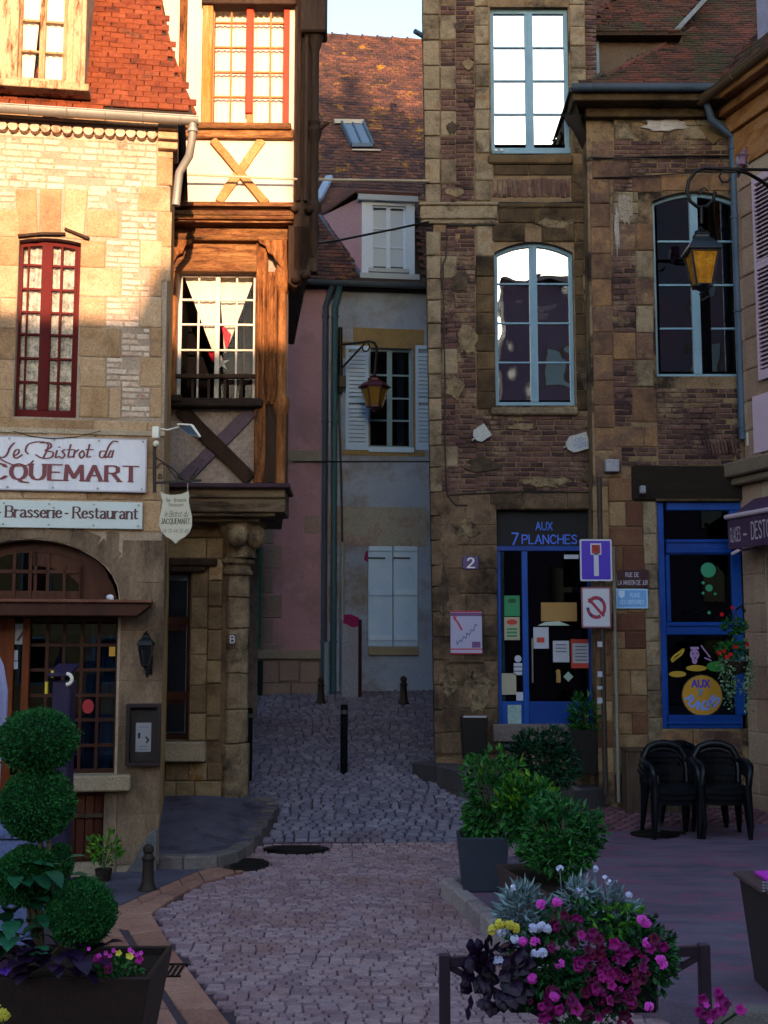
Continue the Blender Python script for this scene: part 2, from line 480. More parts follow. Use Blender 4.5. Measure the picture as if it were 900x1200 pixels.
# ------------------------------------------------------------------ lettering drawn with a pen nib
GL = {
'A': (4.2, [[(0, 0), (2.1, 6), (4.2, 0)], [(.8, 2.1), (3.4, 2.1)]]),
'B': (3.8, [[(0, 0), (0, 6), (2.4, 6), (3.3, 5.5), (3.3, 3.8), (2.4, 3.2), (0, 3.2)], [(2.4, 3.2), (3.7, 2.6), (3.7, .7), (2.6, 0), (0, 0)]]),
'C': (4, [[(3.8, 4.8), (3.1, 5.7), (2.1, 6), (1, 5.6), (.2, 4.4), (0, 3), (.2, 1.6), (1, .4), (2.1, 0), (3.1, .3), (3.9, 1.2)]]),
'D': (4, [[(0, 0), (0, 6), (2, 6), (3.3, 5.2), (4, 3.6), (4, 2.4), (3.3, .8), (2, 0), (0, 0)]]),
'E': (3.4, [[(3.4, 6), (0, 6), (0, 0), (3.4, 0)], [(0, 3.1), (2.6, 3.1)]]),
'F': (3.4, [[(3.4, 6), (0, 6), (0, 0)], [(0, 3.1), (2.6, 3.1)]]),
'G': (4.2, [[(3.9, 4.9), (3.1, 5.7), (2.1, 6), (1, 5.6), (.2, 4.4), (0, 3), (.2, 1.6), (1, .4), (2.1, 0), (3.2, .2), (4, .9), (4, 2.7), (2.6, 2.7)]]),
'H': (4, [[(0, 0), (0, 6)], [(4, 0), (4, 6)], [(0, 3.1), (4, 3.1)]]),
'I': (.4, [[(.2, 0), (.2, 6)]]),
'J': (2.4, [[(2.2, 6), (2.2, 1.2), (1.6, .2), (.8, 0), (0, .7)]]),
'L': (3.2, [[(0, 6), (0, 0), (3.2, 0)]]),
'M': (5, [[(0, 0), (.3, 6), (2.5, 1), (4.7, 6), (5, 0)]]),
'N': (4, [[(0, 0), (0, 6), (4, 0), (4, 6)]]),
'O': (4.4, [[(2.2, 0), (1, .4), (.2, 1.6), (0, 3), (.2, 4.4), (1, 5.6), (2.2, 6), (3.4, 5.6), (4.2, 4.4), (4.4, 3), (4.2, 1.6), (3.4, .4), (2.2, 0)]]),
'P': (3.6, [[(0, 0), (0, 6), (2.4, 6), (3.5, 5.4), (3.5, 3.6), (2.4, 2.9), (0, 2.9)]]),
'Q': (4.4, [[(2.2, 0), (1, .4), (.2, 1.6), (0, 3), (.2, 4.4), (1, 5.6), (2.2, 6), (3.4, 5.6), (4.2, 4.4), (4.4, 3), (4.2, 1.6), (3.4, .4), (2.2, 0)], [(2.2, .2), (3.2, -.9), (4.9, -1.1)]]),
'R': (4, [[(0, 0), (0, 6), (2.4, 6), (3.5, 5.4), (3.5, 3.7), (2.4, 3.1), (0, 3.1)], [(2, 3.1), (4.1, 0)]]),
'S': (3.6, [[(3.4, 5), (2.7, 5.8), (1.7, 6), (.6, 5.6), (.2, 4.6), (.8, 3.6), (2.8, 2.6), (3.5, 1.6), (3.1, .5), (1.9, 0), (.8, .2), (0, 1)]]),
'T': (4, [[(0, 6), (4, 6)], [(2, 6), (2, 0)]]),
'U': (4, [[(0, 6), (0, 1.8), (.8, .4), (2, 0), (3.2, .4), (4, 1.8), (4, 6)]]),
'V': (4, [[(0, 6), (2, 0), (4, 6)]]),
'X': (4, [[(0, 6), (4, 0)], [(4, 6), (0, 0)]]),
'a': (3, [[(.3, 3.4), (1, 4), (2, 3.9), (2.6, 3), (2.6, .6), (3.1, 0)], [(2.6, 2.4), (1, 2.1), (.1, 1.2), (.5, .1), (1.5, 0), (2.6, .9)]]),
'b': (3, [[(0, 6), (0, .2), (1.4, 0), (2.6, .6), (3, 2), (2.6, 3.4), (1.5, 4), (0, 3.2)]]),
'c': (2.8, [[(2.6, 3.3), (1.7, 4), (.6, 3.6), (0, 2), (.6, .4), (1.7, 0), (2.7, .7)]]),
'd': (3, [[(3, 6), (3, 0)], [(3, 3.2), (1.6, 4), (.4, 3.4), (0, 2), (.4, .6), (1.6, 0), (3, .9)]]),
'e': (2.9, [[(.2, 2.2), (2.8, 2.2), (2.5, 3.5), (1.5, 4), (.5, 3.4), (0, 2), (.5, .5), (1.6, 0), (2.8, .8)]]),
'i': (.5, [[(.2, 0), (.2, 4)], [(.15, 5.4), (.25, 5.4)]]),
'l': (.5, [[(.2, 0), (.2, 6)]]),
'n': (3, [[(0, 0), (0, 4)], [(0, 3), (1.2, 4), (2.4, 3.8), (2.9, 3), (2.9, 0)]]),
'o': (3, [[(1.5, 0), (.4, .5), (0, 2), (.4, 3.5), (1.5, 4), (2.6, 3.5), (3, 2), (2.6, .5), (1.5, 0)]]),
'r': (2, [[(0, 0), (0, 4)], [(0, 2.8), (.9, 3.9), (2, 3.8)]]),
's': (2.4, [[(2.2, 3.3), (1.3, 4), (.3, 3.6), (.3, 2.7), (2, 1.7), (2.3, .8), (1.4, 0), (0, .6)]]),
't': (2, [[(.8, 5.3), (.8, .6), (1.4, 0), (2.1, .4)], [(0, 4), (2, 4)]]),
'u': (3, [[(0, 4), (0, .9), (1, 0), (2.1, .3), (2.9, 1.2)], [(2.9, 4), (2.9, 0)]]),
'v': (3, [[(0, 4), (1.5, 0), (3, 4)]]),
'0': (3.4, [[(1.7, 0), (.5, .6), (0, 3), (.5, 5.4), (1.7, 6), (2.9, 5.4), (3.4, 3), (2.9, .6), (1.7, 0)]]),
'1': (2, [[(0, 4.8), (1.4, 6), (1.4, 0)]]),
'2': (3.4, [[(.2, 4.7), (.8, 5.7), (1.8, 6), (2.9, 5.5), (3.2, 4.4), (2.6, 3), (0, 0), (3.4, 0)]]),
'4': (3.6, [[(2.6, 0), (2.6, 6), (0, 1.9), (3.6, 1.9)]]),
'5': (3.4, [[(3, 6), (.5, 6), (.3, 3.4), (1.8, 3.7), (3.1, 3), (3.3, 1.6), (2.4, .2), (1, 0), (0, .7)]]),
'7': (3.4, [[(0, 6), (3.4, 6), (1.2, 0)]]),
'-': (1.6, [[(0, 2.4), (1.6, 2.4)]]),
'.': (.4, [[(.1, 0), (.3, 0)]]),
' ': (1.8, []),
}
def hull(pts):
    pts = sorted(set(pts))
    def half(ps):
        h = []
        for p in ps:
            while len(h) > 1 and (h[-1][0] - h[-2][0]) * (p[1] - h[-2][1]) - (h[-1][1] - h[-2][1]) * (p[0] - h[-2][0]) <= 1e-12: h.pop()
            h.append(p)
        return h
    a = half(pts); b = half(pts[::-1])
    return a[:-1] + b[:-1]
def smooth_line(ps, k=5):
    out = []
    n = len(ps)
    for i in range(n - 1):
        p0 = ps[max(i - 1, 0)]; p1 = ps[i]; p2 = ps[i + 1]; p3 = ps[min(i + 2, n - 1)]
        for j in range(k):
            t = j / k
            out.append(tuple(.5 * ((2 * p1[c]) + (-p0[c] + p2[c]) * t + (2 * p0[c] - 5 * p1[c] + 4 * p2[c] - p3[c]) * t * t + (-p0[c] + 3 * p1[c] - 3 * p2[c] + p3[c]) * t ** 3) for c in (0, 1)))
    out.append(tuple(ps[-1]))
    return out
class Pen:
    def __init__(s, mb, y): s.mb = mb; s.y = y; s.k = 0
    def line(s, ps, nx, nz):
        for a, b in zip(ps, ps[1:]):
            pts = [(q[0] + sx * nx, q[1] + sz * nz) for q in (a, b) for sx, sz in ((-1, -.4), (1, -.4), (-1, .4), (1, .4), (-.5, 1), (.5, 1), (.5, -1), (-.5, -1))]
            h = hull([(round(x, 6), round(z, 6)) for x, z in pts])
            yy = s.y - 0.00012 * (s.k % 9); s.k += 1
            if len(h) > 2: s.mb.add([(x, yy, z) for x, z in h], [tuple(range(len(h)))])
    def text(s, str_, x0, x1, zb, ht, nx=.35, nz=.35, serif=False, slant=0.0, lw=1.35):
        """fit a word between x0 and x1 on base line zb, cap height ht"""
        adv = []; x = 0
        for ch in str_:
            adv.append(x); x += GL[ch][0] + lw
        tot = x - lw; kx = (x1 - x0) / tot; kz = ht / 6
        for ch, a in zip(str_, adv):
            for st in GL[ch][1]:
                f = lambda p: (x0 + (a + p[0] + slant * p[1]) * kx, zb + p[1] * kz)
                s.line([f(p) for p in st], nx * kx, nz * kz)
                if serif:
                    for p, q in ((st[0], st[1]), (st[-1], st[-2])):
                        if abs(p[1] - q[1]) > 1.4 and min(abs(p[1] - t) for t in (0, 4, 6)) < .05:
                            e = [(p[0] - .75, p[1]), (p[0] + .75, p[1])]
                            s.line([f(t) for t in e], nx * kx * .3, .26 * kz)
# ------------------------------------------------------------------ palette
m_mortar_pale = mat('pale lime mortar', ['8a7868', '9c8a78', 'ac9c8a'], bump=.3)
m_mortar_dark = mat('old sandy mortar', ['4b3d2e', '66533f', '7d684f'], nscale=2.5, bump=.4, stain='352b22')
m_ashlar = mat('golden ashlar', ['7d5f48', '967859', 'a88a6c', 'b89e82'], nmix=.45, nscale=4, stain='5e4836', stain_scale=1.3, stain_lo=.55, stain_hi=.75, bump=.3)
m_lime_brick = mat('limewashed brick', ['a58a78', 'b8a08c', 'c4b09c', '7d5040'], nmix=.45, nscale=9, bump=.35)
m_plaster_gold = mat('ochre render', ['8a6a45', '9b7c55', 'ad9069'], nscale=1.6, stain='5d4833', stain_scale=.9, bump=.25)
m_roof_red = mat('red clay tile', ['40261c', '683422', '784028', '6e3824', '844830'], nmix=.4, nscale=6, stain='3c3024', stain_scale=3, stain_lo=.58, stain_hi=.7, bump=.3)
m_roof_old = mat('old brown clay tile', ['2a2224', '40302f', '523830', '68463a'], nmix=.5, nscale=3, stain='8c6426', stain_scale=2.4, stain_lo=.58, stain_hi=.66, bump=.3)
m_roof_moss = mat('mossy dark clay tile', ['2a201d', '43302a', '57382f', '6b3a30'], nmix=.4, nscale=2, stain='3c3a2a', stain_scale=1.6, stain_lo=.5, stain_hi=.6, bump=.4)
m_under = plain('dark brown roof battens', '2b211b', .9)  # dark brown deck colour under the tiles
m_zinc = mat('grey zinc', ['6c6a62', '84817a', '96918a'], nscale=2, rough=.55, bump=.05, metal=.35, fine=.12)
m_zinc_blue = mat('slate blue painted zinc', ['2e3a48', '3a4858', '47566a'], nscale=2, rough=.5, bump=.05, fine=.12)
m_wood_gold = mat('weathered honey oak', ['2e1c12', '6a4226', '8c5c36', 'a07048'], nmix=.8, nscale=6, stretch=(3.5, 3.5, .5), bump=.7, bscale=34, rough=.8, fine=.6, stain='241812', stain_scale=3, stain_lo=.58, stain_hi=.7)
m_wood_gold_h = mat('weathered honey oak beam', ['2a1a12', '64402a', '88603c', 'a07850'], nmix=.85, nscale=6, stretch=(.5, 3.5, 3.5), bump=.8, bscale=34, rough=.8, fine=.6, stain='241812', stain_scale=3, stain_lo=.52, stain_hi=.66)
m_wood_dark_h = mat('dark weathered oak beam', ['241c18', '3a2e28', '52443a'], nscale=5, stretch=(.5, 3, 3), bump=.6, bscale=30, rough=.8, fine=.5)
m_wood_dark = mat('dark weathered oak', ['241a14', '3a2b22', '4a3a30'], nscale=5, stretch=(3, 3, .35), bump=.5, bscale=30, rough=.8, fine=.4)
m_wood_brown = mat('brown varnished wood', ['2c1710', '3f2116', '54301e'], nscale=4, stretch=(2, 2, .3), bump=.2, rough=.5, fine=.25)
m_wood_cream = mat('flaking cream painted wood', ['8a6c4c', 'a88a68', 'b89c7c'], nscale=4, stretch=(2, 2, .5), stain='5e361e', stain_scale=6, stain_lo=.50, stain_hi=.64, bump=.4)
m_plaster_cream = mat('cream wall plaster', ['b8a594', 'c4b2a2', 'ccbcae'], nscale=1.5, bump=.15, fine=.12)
m_plaster_rough = mat('rough brown infill plaster', ['6a5c56', '86776e', '9a8c82'], nscale=7, bump=.9, bscale=25)
m_red_frame = mat('red gloss window paint', ['42090a', '520b0b', '620f0c'], nscale=3, rough=.7, bump=.08, fine=.15)
m_orange_frame = mat('orange red window paint', ['8e2a12', 'a83414'], nscale=3, rough=.5, bump=.1, fine=.15)
m_white_paint = mat('white window paint', ['b9b2a6', 'cfc8bb', 'd8d2c6'], nscale=3, rough=.5, bump=.08, fine=.1)
m_blue_frame = mat('grey blue window paint', ['5c7a90', '6c8ca0', '7c9aac'], nscale=3, rough=.5, bump=.05, fine=.12)
m_pale_blue = mat('pale blue shutter paint', ['9abce8', 'a8c8ee', 'b4ccec'], nscale=2, rough=.6, bump=.1, fine=.12)
m_pink_shutter = mat('pinkish lilac shutter paint', ['a08a9a', 'b69eae'], nscale=2, rough=.6, bump=.05, fine=.1)
m_shop_blue = mat('bright blue shopfront paint', ['0d2c68', '113a80', '164692'], nscale=2, rough=.4, bump=.05, fine=.15)
m_brick = mat('dark red brown brick', ['2a2022', '403032', '523c3a', '604844', '33282a'], nmix=.35, nscale=4, stain='7c6a58', stain_scale=2.6, stain_lo=.52, stain_hi=.66, bump=.6)
m_brick_mortar = mat('grimy mortar between bricks', ['5a4a3c', '78644e', '8f7c63'], nscale=3.5, stain='2c2420', stain_scale=1.5, bump=.5)
m_quoin = mat('yellow grey quoin stone', ['54483c', '6a5e4e', '7c6f5c', '887a66', '765c40'], nmix=.55, nscale=7, stain='3c3228', stain_scale=2.2, stain_lo=.50, stain_hi=.66, bump=.6)
m_grime = mat('sooty sandstone', ['33291f', '4b3d2d', '64523c'], nmix=.6, nscale=4, stain='231c17', stain_scale=1.2, bump=.6)
m_orange_stone = mat('orange sandstone', ['54433a', '6e5440', '84664a', '5e4a42', '8c7456'], nmix=.35, nscale=5, stain='4a3834', stain_scale=2.0, stain_lo=.46, stain_hi=.62, bump=.5)
m_pier = mat('mixed pier stone', ['4e332b', '5f4034', '7d6448', '9b8464', '573a30'], nmix=.12, nscale=5, stain='3f3028', stain_scale=2, stain_lo=.58, stain_hi=.72, bump=.45)
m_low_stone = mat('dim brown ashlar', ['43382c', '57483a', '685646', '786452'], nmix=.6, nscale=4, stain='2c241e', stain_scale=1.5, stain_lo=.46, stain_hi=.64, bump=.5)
m_pink_stone = mat('pinkish dressed stone', ['7b6256', '8c7263', '9a8270'], nmix=.4, nscale=4, bump=.3)
m_pink = mat('faded pink render', ['94727c', 'a2808a', 'ae8e96'], nscale=1.6, stain='8a7078', stain_scale=1.5, stain_lo=.48, stain_hi=.62, bump=.2, fine=.16)
m_grey_wall = mat('patched grey render', ['7288a8', '8698b8', '96a4bc'], nscale=1.4, stain='74706e', stain_scale=1.3, stain_lo=.47, stain_hi=.66, bump=.35, fine=.18)
m_band = mat('worn pale band stone', ['7b7468', '8d8578'], nscale=3, bump=.2)
m_trim = mat('warm trim stone', ['7c6c52', '93825f'], nscale=3, bump=.3)
m_sill = mat('pale sill stone', ['80705e', '96856e', 'a69680'], nscale=4, bump=.4)
m_iron = plain('black wrought iron', '151417', .45, .6)
m_iron_brown = mat('brown cast iron', ['2b2422', '38302c'], nscale=6, rough=.5, bump=.15, metal=.3)
m_black = plain('black plastic', '0e0f11', .35)
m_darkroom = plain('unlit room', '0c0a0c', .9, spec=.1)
m_curtain = mat('white net curtain', ['b8b0a4', 'cfc8bc'], nscale=30, stretch=(5, 5, .3), bump=.2, fine=.1, rough=.9)
m_curtain_blue = mat('pale blue curtain', ['6c8498', '8098ac'], nscale=9, stretch=(6, 6, .3), bump=.3, fine=.1, rough=.9)
m_glass = glass('clear window glass', refl=.006)
m_glass_mirror = glass('bright reflecting window glass', 'd8e0e8', refl=.6, wav=.0035)
m_glass_top = glass('sky reflecting window glass', 'd8e0e8', refl=.85)
m_glass_dim = glass('dim shop window glass', 'a8b4c0', refl=.055)
m_glass_half = glass('half reflecting window glass', '8890a0', refl=.32, wav=.003)
m_board = mat('off white enamel sign board', ['adadb8', 'c0c0ca', 'cacad2'], nmix=.9, nscale=2.4, stretch=(2, 2, .4), rough=.35, bump=.03, fine=.10)
m_crimson = plain('crimson sign lettering', '5c0826', .5)
m_asphalt_purple = mat('mauve tinted asphalt', ['52485a', '665a6c', '766678'], nmix=.9, nscale=2.0, stretch=(.8, 1.8, 1), bump=.5, bscale=110, fine=.4, stain='84546c', stain_scale=3, stain_lo=.50, stain_hi=.62, rough=.8)
m_asphalt_blue = mat('blue grey asphalt', ['44404c', '504c59', '5c5764'], nmix=.9, nscale=2.4, bump=.3, bscale=120, fine=.3, stain='2b2228', stain_scale=1.4, stain_lo=.52, stain_hi=.7)
m_sett = mat('reddish grey paving sett', ['705a66', '806870', '8e747a', '9a8286', '786c78'], nmix=.45, nscale=3, bump=.5, bscale=60, stain='80605c', stain_scale=1.4, stain_lo=.5, stain_hi=.7, rough=.75)
m_sett_blue = mat('blue grey paving sett', ['565362', '656070', '746e7c', '837b88'], nmix=.45, nscale=3, bump=.5, bscale=60, rough=.7, stain='64545e', stain_scale=1.2, stain_lo=.55, stain_hi=.7)
m_joint = mat('dark sandy joint', ['40363e', '50444a'], nscale=6, bump=.5)
m_flag = mat('orange flagstone', ['7a5448', '8e6658', 'a07868'], nmix=.5, nscale=2.5, bump=.35, stain='6a5050', stain_scale=1.6, stain_lo=.54, stain_hi=.72)
m_kerb = mat('grey kerb stone', ['4c4648', '605858', '706866'], nmix=.5, nscale=4, bump=.5)
m_earth = mat('planting soil', ['1b1410', '2a2018'], nscale=12, bump=.9)
m_leaf = mat('dark glossy leaf', ['123218', '1b4420', '265826', '346c2c'], nmix=.25, nscale=4, rough=.45, bump=0, fine=.15)
m_leaf_light = mat('yellow green young leaf', ['26521c', '3d6a1c', '5a7f1e'], nmix=.25, nscale=4, rough=.45, bump=0, fine=.15)
m_box_leaf = mat('clipped box leaf', ['14381f', '1c4c28', '265e2e', '327034'], nmix=.4, nscale=9, rough=.55, bump=0, fine=.2, stain='4a4a24', stain_scale=5, stain_lo=.60, stain_hi=.72)
m_box_core = mat('dark green box twigs', ['0e2a16', '16381e'], nscale=12, bump=.9)  # dark green core of the clipped balls, under the leaf shell
m_purple_leaf = mat('purple black leaf', ['150d18', '21122a', '2c1a30'], nmix=.3, nscale=6, rough=.4, bump=0)
m_silver_leaf = mat('silver grey leaf', ['50646a', '6a8086', '8499a0'], nmix=.3, nscale=6, rough=.7, bump=0)
m_stem = mat('pale brown stem', ['4a4034', '6b5e4c'], nscale=8, bump=.4)

# ------------------------------------------------------------------ ground
def grid_sheet(x0, x1, y0, y1, nx, ny, dz, name, mt):
    mb = MB()
    vs = [(x0 + (x1 - x0) * i / nx, y0 + (y1 - y0) * j / ny) for j in range(ny + 1) for i in range(nx + 1)]
    mb.add([(x, y, gz(x, y) + dz) for x, y in vs],
           [(j * (nx + 1) + i, j * (nx + 1) + i + 1, (j + 1) * (nx + 1) + i + 1, (j + 1) * (nx + 1) + i) for j in range(ny) for i in range(nx)])
    return struct(name, mb, mt)
gmb = MB(); gmb.add([(-600, -600, -.15), (600, -600, -.15), (600, 600, -.15), (-600, 600, -.15)], [(0, 1, 2, 3)]); struct('ground', gmb, m_asphalt_blue)
street = grid_sheet(-7, 8, 1, 30, 60, 116, -.02, 'street', m_joint)

def pip(p, poly):
    c = False; n = len(poly); j = n - 1
    for i in range(n):
        if (poly[i][1] > p[1]) != (poly[j][1] > p[1]) and p[0] < (poly[j][0] - poly[i][0]) * (p[1] - poly[i][1]) / (poly[j][1] - poly[i][1]) + poly[i][0]: c = not c
        j = i
    return c
def gp(pts, dz=0.0): return [G(u, v, dz) for u, v in pts]

# pavement in front of the half timbered house, with its curved kerb
pav = gp([(178, 1004), (215, 1005), (255, 1004), (278, 998), (296, 984), (312, 966), (326, 943), (322, 938), (300, 934), (292, 928)], .12)
pav = [(p.x, p.y) for p in pav]
pav_poly = pav + [(-2.0, 15.0), (-3.2, 14.4), (-3.2, 11.7)]
mb = MB(); mb.slab([(x, y, gz(x, y) + .12) for x, y in pav_poly], -.2)
pavement = struct('pavement', mb, m_asphalt_blue)
pc = Pieces(None, 'kerb_stone', m_kerb, .05, .05, parent=pavement)
def kerb_line(pts, top, wd, parent, mt, ln=.45, h=.2, name='kerb_stone'):
    """kerb stones set along a line, each a separate block, their face a little proud"""
    pcs = Pieces(None, name, mt, .03, .08, .015, parent=parent, md=.93)
    for a, b in zip(pts, pts[1:]):
        a = Vector((a[0], a[1], 0)); b = Vector((b[0], b[1], 0)); L = (b - a).length; n = max(1, round(L / ln)); t = (b - a).normalized()
        nr = Vector((t.y, -t.x, 0))
        for k in range(n):
            q0 = a + t * (L * k / n); c = q0 + t * (L / n / 2)
            z = top(c.x, c.y)
            c2 = c - nr * (wd / 2 - .015); c2.z = z - h
            ex = t * (L / n - .012); ez = nr * -wd
            pcs.add(c2, ex, Vector((0, 0, -h - .012 + U(-.003, .003))), ez)
    pcs.done()
kerb_line(pav[:-1], lambda x, y: gz(x, y) + .12, .15, pavement, m_kerb, .35)

# plaza on the right, raised a kerb above the setts
plz_edge = [(q.x, q.y) for q in gp([(655, 1140), (598, 1088), (560, 1055), (531, 1032), (548, 1026)], .13)]
plz_back = [(q.x, q.y) for q in gp([(640, 985), (700, 974), (770, 968), (900, 962)], .13)]
plaza_poly = plz_edge + plz_back + [(9, 13.2), (9, 6.85), (1.8, 6.85)]
mb = MB(); mb.slab([(x, y, .12) for x, y in plaza_poly[::-1]] if False else [(x, y, .12) for x, y in plaza_poly], -.2)
plaza = struct('plaza', mb, m_asphalt_purple)
# keep the outline counter clockwise whatever way it was traced
def ccw(poly):
    return sum((poly[i][0] * poly[(i + 1) % len(poly)][1] - poly[(i + 1) % len(poly)][0] * poly[i][1]) for i in range(len(poly))) > 0
kerb_line(plz_edge[::1] if False else plz_edge, lambda x, y: .13, .12, plaza, mat('pale plaza kerb', ['6e6468', '867a7c', '988c8c'], nscale=4, bump=.4), .5, .22)
pc = Pieces(None, 'kerb_stone', m_kerb, .02, .05, parent=plaza, md=.95)
x = 1.8
while x < 8:
    pc.add((x + .25, 6.85, -.1), (.49, 0, 0), (0, 0, -.235), (0, .13, 0)); x += .5
pc.done()

# brick pavers between plaza and cafe wall
pavers = grid_sheet(1.7, 5.2, 12.7, 15.4, 36, 28, .05, 'brick_pavement', m_joint)
pc = Pieces(None, 'paver', mat('dark red paver', ['543c44', '6c4a52', '805c62'], nscale=3, bump=.3), .06, .04, parent=pavers)
dx = Vector((.5, .866, 0)); dy = Vector((-.866, .5, 0))
for i in range(-40, 60):
    for j in range(-60, 60):
        c = Vector((3, 14, 0)) + dx * (i * .215 + (j % 2) * .1) + dy * (j * .105)
        if pip((c.x, c.y), [(1.8, 13.1), (4.9, 13.0), (4.9, 15.2), (1.8, 15.2)]):
            c.z = gz(c.x, c.y) + .05
            pc.add(c, dx * .2, (0, 0, -.012), dy * .095)
pc.done()

# the stone terrace in front of the bar door
ter = [(484, 895), (512, 899), (545, 906), (600, 917), (670, 925), (724, 926)]
def terz(x): return .62 - .29 * sstep((x - 1.0) / 1.9)
tp = []
for u, v in ter:
    d = ray(u, v); Y = 12
    while Y < 18:
        q = Vector((0, 0, CAMZ)) + d * (Y / d.y)
        if q.z <= terz(q.x): break
        Y += .01
    tp.append((q.x, q.y))
tpoly = tp + [(tp[-1][0] + .02, 16.2), (tp[0][0] + .1, 16.2)]
mb = MB(); mb.slab([(x, y, terz(x)) for x, y in tpoly], -.3)
terrace = struct('terrace', mb, m_kerb)
pc = Pieces(None, 'kerb_stone', mat('worn terrace stone', ['3a383e', '464246', '545050'], nscale=3, bump=.5), .02, .04, .015, parent=terrace, md=.95)
for a, b in zip(tp, tp[1:]):
    a = Vector((a[0], a[1], 0)); b = Vector((b[0], b[1], 0)); L = (b - a).length; t = (b - a).normalized(); nr = Vector((t.y, -t.x, 0)); n = max(1, round(L / .6))
    for k in range(n):
        c = a + t * (L * (k + .5) / n) - nr * .17; z = terz(c.x)
        pc.add((c.x, c.y, z - .24), t * (L / n - .01), (0, 0, -.262), nr * -.38)
pc.done()

# setts
zones_excl = [pav_poly, plaza_poly, tpoly]
flagA = [(q.x, q.y) for q in gp([(300, 1010), (268, 1013), (232, 1022), (186, 1042), (135, 1065), (118, 1080), (150, 1085), (176, 1074), (205, 1052), (240, 1036), (275, 1024), (300, 1018)])]
flagB = [(q.x, q.y) for q in gp([(118, 1072), (178, 1072), (205, 1110), (226, 1145), (292, 1215), (205, 1215), (170, 1150), (140, 1100)])]
bluepav = [(q.x, q.y) for q in gp([(100, 1030), (185, 1012), (268, 1013), (232, 1022), (186, 1042), (135, 1065), (110, 1078)])]
mb = MB(); mb.slab([(x, y, .012) for x, y in bluepav + [(-4.5, 9.4), (-4.5, 11.7)]][::-1], -.1)
struct('forecourt', mb, m_asphalt_blue)
left_excl = [(q.x, q.y) for q in gp([(178, 1074), (292, 1215)])] + [(-6, 4), (-6, 11.8)] + [(q.x, q.y) for q in gp([(185, 1012), (300, 1010), (300, 1018), (240, 1036)])]
pr = Pieces(None, 'sett', m_sett, .06, .09, .05, parent=street, limit=300)
y = 5.2
while y < 12.95:
    x = -2.6 + U(0, .1); dep = .074
    while x < 3.0:
        wd = U(.085, .13); c = (x + wd / 2, y + dep / 2 + .03 * math.sin(x * 1.3 + y * .5))
        if not any(pip(c, z) for z in zones_excl + [left_excl]) and abs(c[0]) < 3:
            pr.add((c[0], c[1], gz(*c) - .02), (wd - .007, 0, 0), (0, 0, -(.022 + U(0, .004))), (U(-.002, .002), dep - .007, 0))
        x += wd
    y += dep
pr.done()
pb = Pieces(None, 'cobble', m_sett_blue, .12, .14, .08, parent=street, limit=300)
y = 12.98
while y < 21.6:
    dep = .125; x = -3.4 + U(0, .15)
    while x < 2.4:
        wd = U(.10, .17); c = (x + wd / 2, y + dep / 2 + .07 * math.sin(x * 1.7 + y * .7))
        if not any(pip(c, z) for z in zones_excl):
            s = (gz(c[0], c[1] + .1) - gz(c[0], c[1] - .1)) / .2
            an = U(-.12, .12)
            pb.add((c[0], c[1], gz(*c) - .025), (wd - .018, (wd - .018) * an * .5, 0), (0, 0, -(.03 + U(0, .010))), (-dep * an * .5, dep - .02, (dep - .02) * s))
        x += wd
    y += dep
pb.done()
# drain channel of small dark stones between the two pavings, with two cast gullies
mb = MB()
for k in range(26):
    x = -1.55 + k * .125
    if not any(pip((x, 12.9), z) for z in zones_excl): mb.box(x, x + .11, 12.83, 12.97, -.01, .014)
o = link('channel_stones', mesh_of(mb, 'channel_stones', bevel=.008), m_sett_blue, street); o['kind'] = 'stuff'

# flagstones
def flag_strip(name, outer, inner, mt, parent, z=.016):
    for (a, b), (c, d) in zip(zip(outer, outer[1:]), zip(inner, inner[1:])):
        L = (Vector(b) - Vector(a)).length; n = max(1, round(L / .5))
        for k in range(n):
            f = lambda p, q, t: (p[0] + (q[0] - p[0]) * t, p[1] + (q[1] - p[1]) * t)
            e = .006 / max(L, .1)
            q = [f(a, b, k / n + e), f(a, b, (k + 1) / n - e), f(c, d, (k + 1) / n - e), f(c, d, k / n + e)]
            if not ccw(q): q = q[::-1]
            m2 = MB(); m2.slab([(x, y, z + U(-.002, .003)) for x, y in q], -.05)
            o = link(name, mesh_of(m2, name, bevel=.006), mt, parent)
po = [(q.x, q.y) for q in gp([(305, 1008), (268, 1014), (232, 1023), (186, 1043), (135, 1066), (112, 1080)])]
pm = [(q.x, q.y) for q in gp([(305, 1013), (272, 1019), (236, 1029), (190, 1050), (142, 1074), (120, 1088)])]
pi_ = [(q.x, q.y) for q in gp([(305, 1018), (276, 1024), (240, 1036), (205, 1053), (178, 1072), (150, 1092)])]
flag_strip('flagstone', po, pm, m_flag, street)
flag_strip('flagstone', pm, pi_, m_flag, street)
qo = [(q.x, q.y) for q in gp([(110, 1085), (128, 1120), (148, 1160), (176, 1215)])]
q1 = [(q.x, q.y) for q in gp([(133, 1081), (158, 1120), (182, 1160), (216, 1215)])]
q2 = [(q.x, q.y) for q in gp([(143, 1079), (166, 1118), (192, 1160), (228, 1215)])]
q3 = [(q.x, q.y) for q in gp([(177, 1073), (203, 1115), (236, 1160), (278, 1215)])]
flag_strip('flagstone', qo, q1, m_flag, street)
flag_strip('flagstone', q2, q3, m_flag, street)
mb = MB(); mb.slab([(x, y, .006) for x, y in q1 + q2[::-1]], -.05) if ccw(q1 + q2[::-1]) else mb.slab([(x, y, .006) for x, y in (q1 + q2[::-1])[::-1]], -.05)
link('slot_drain', mesh_of(mb, 'slot_drain'), m_joint, street)
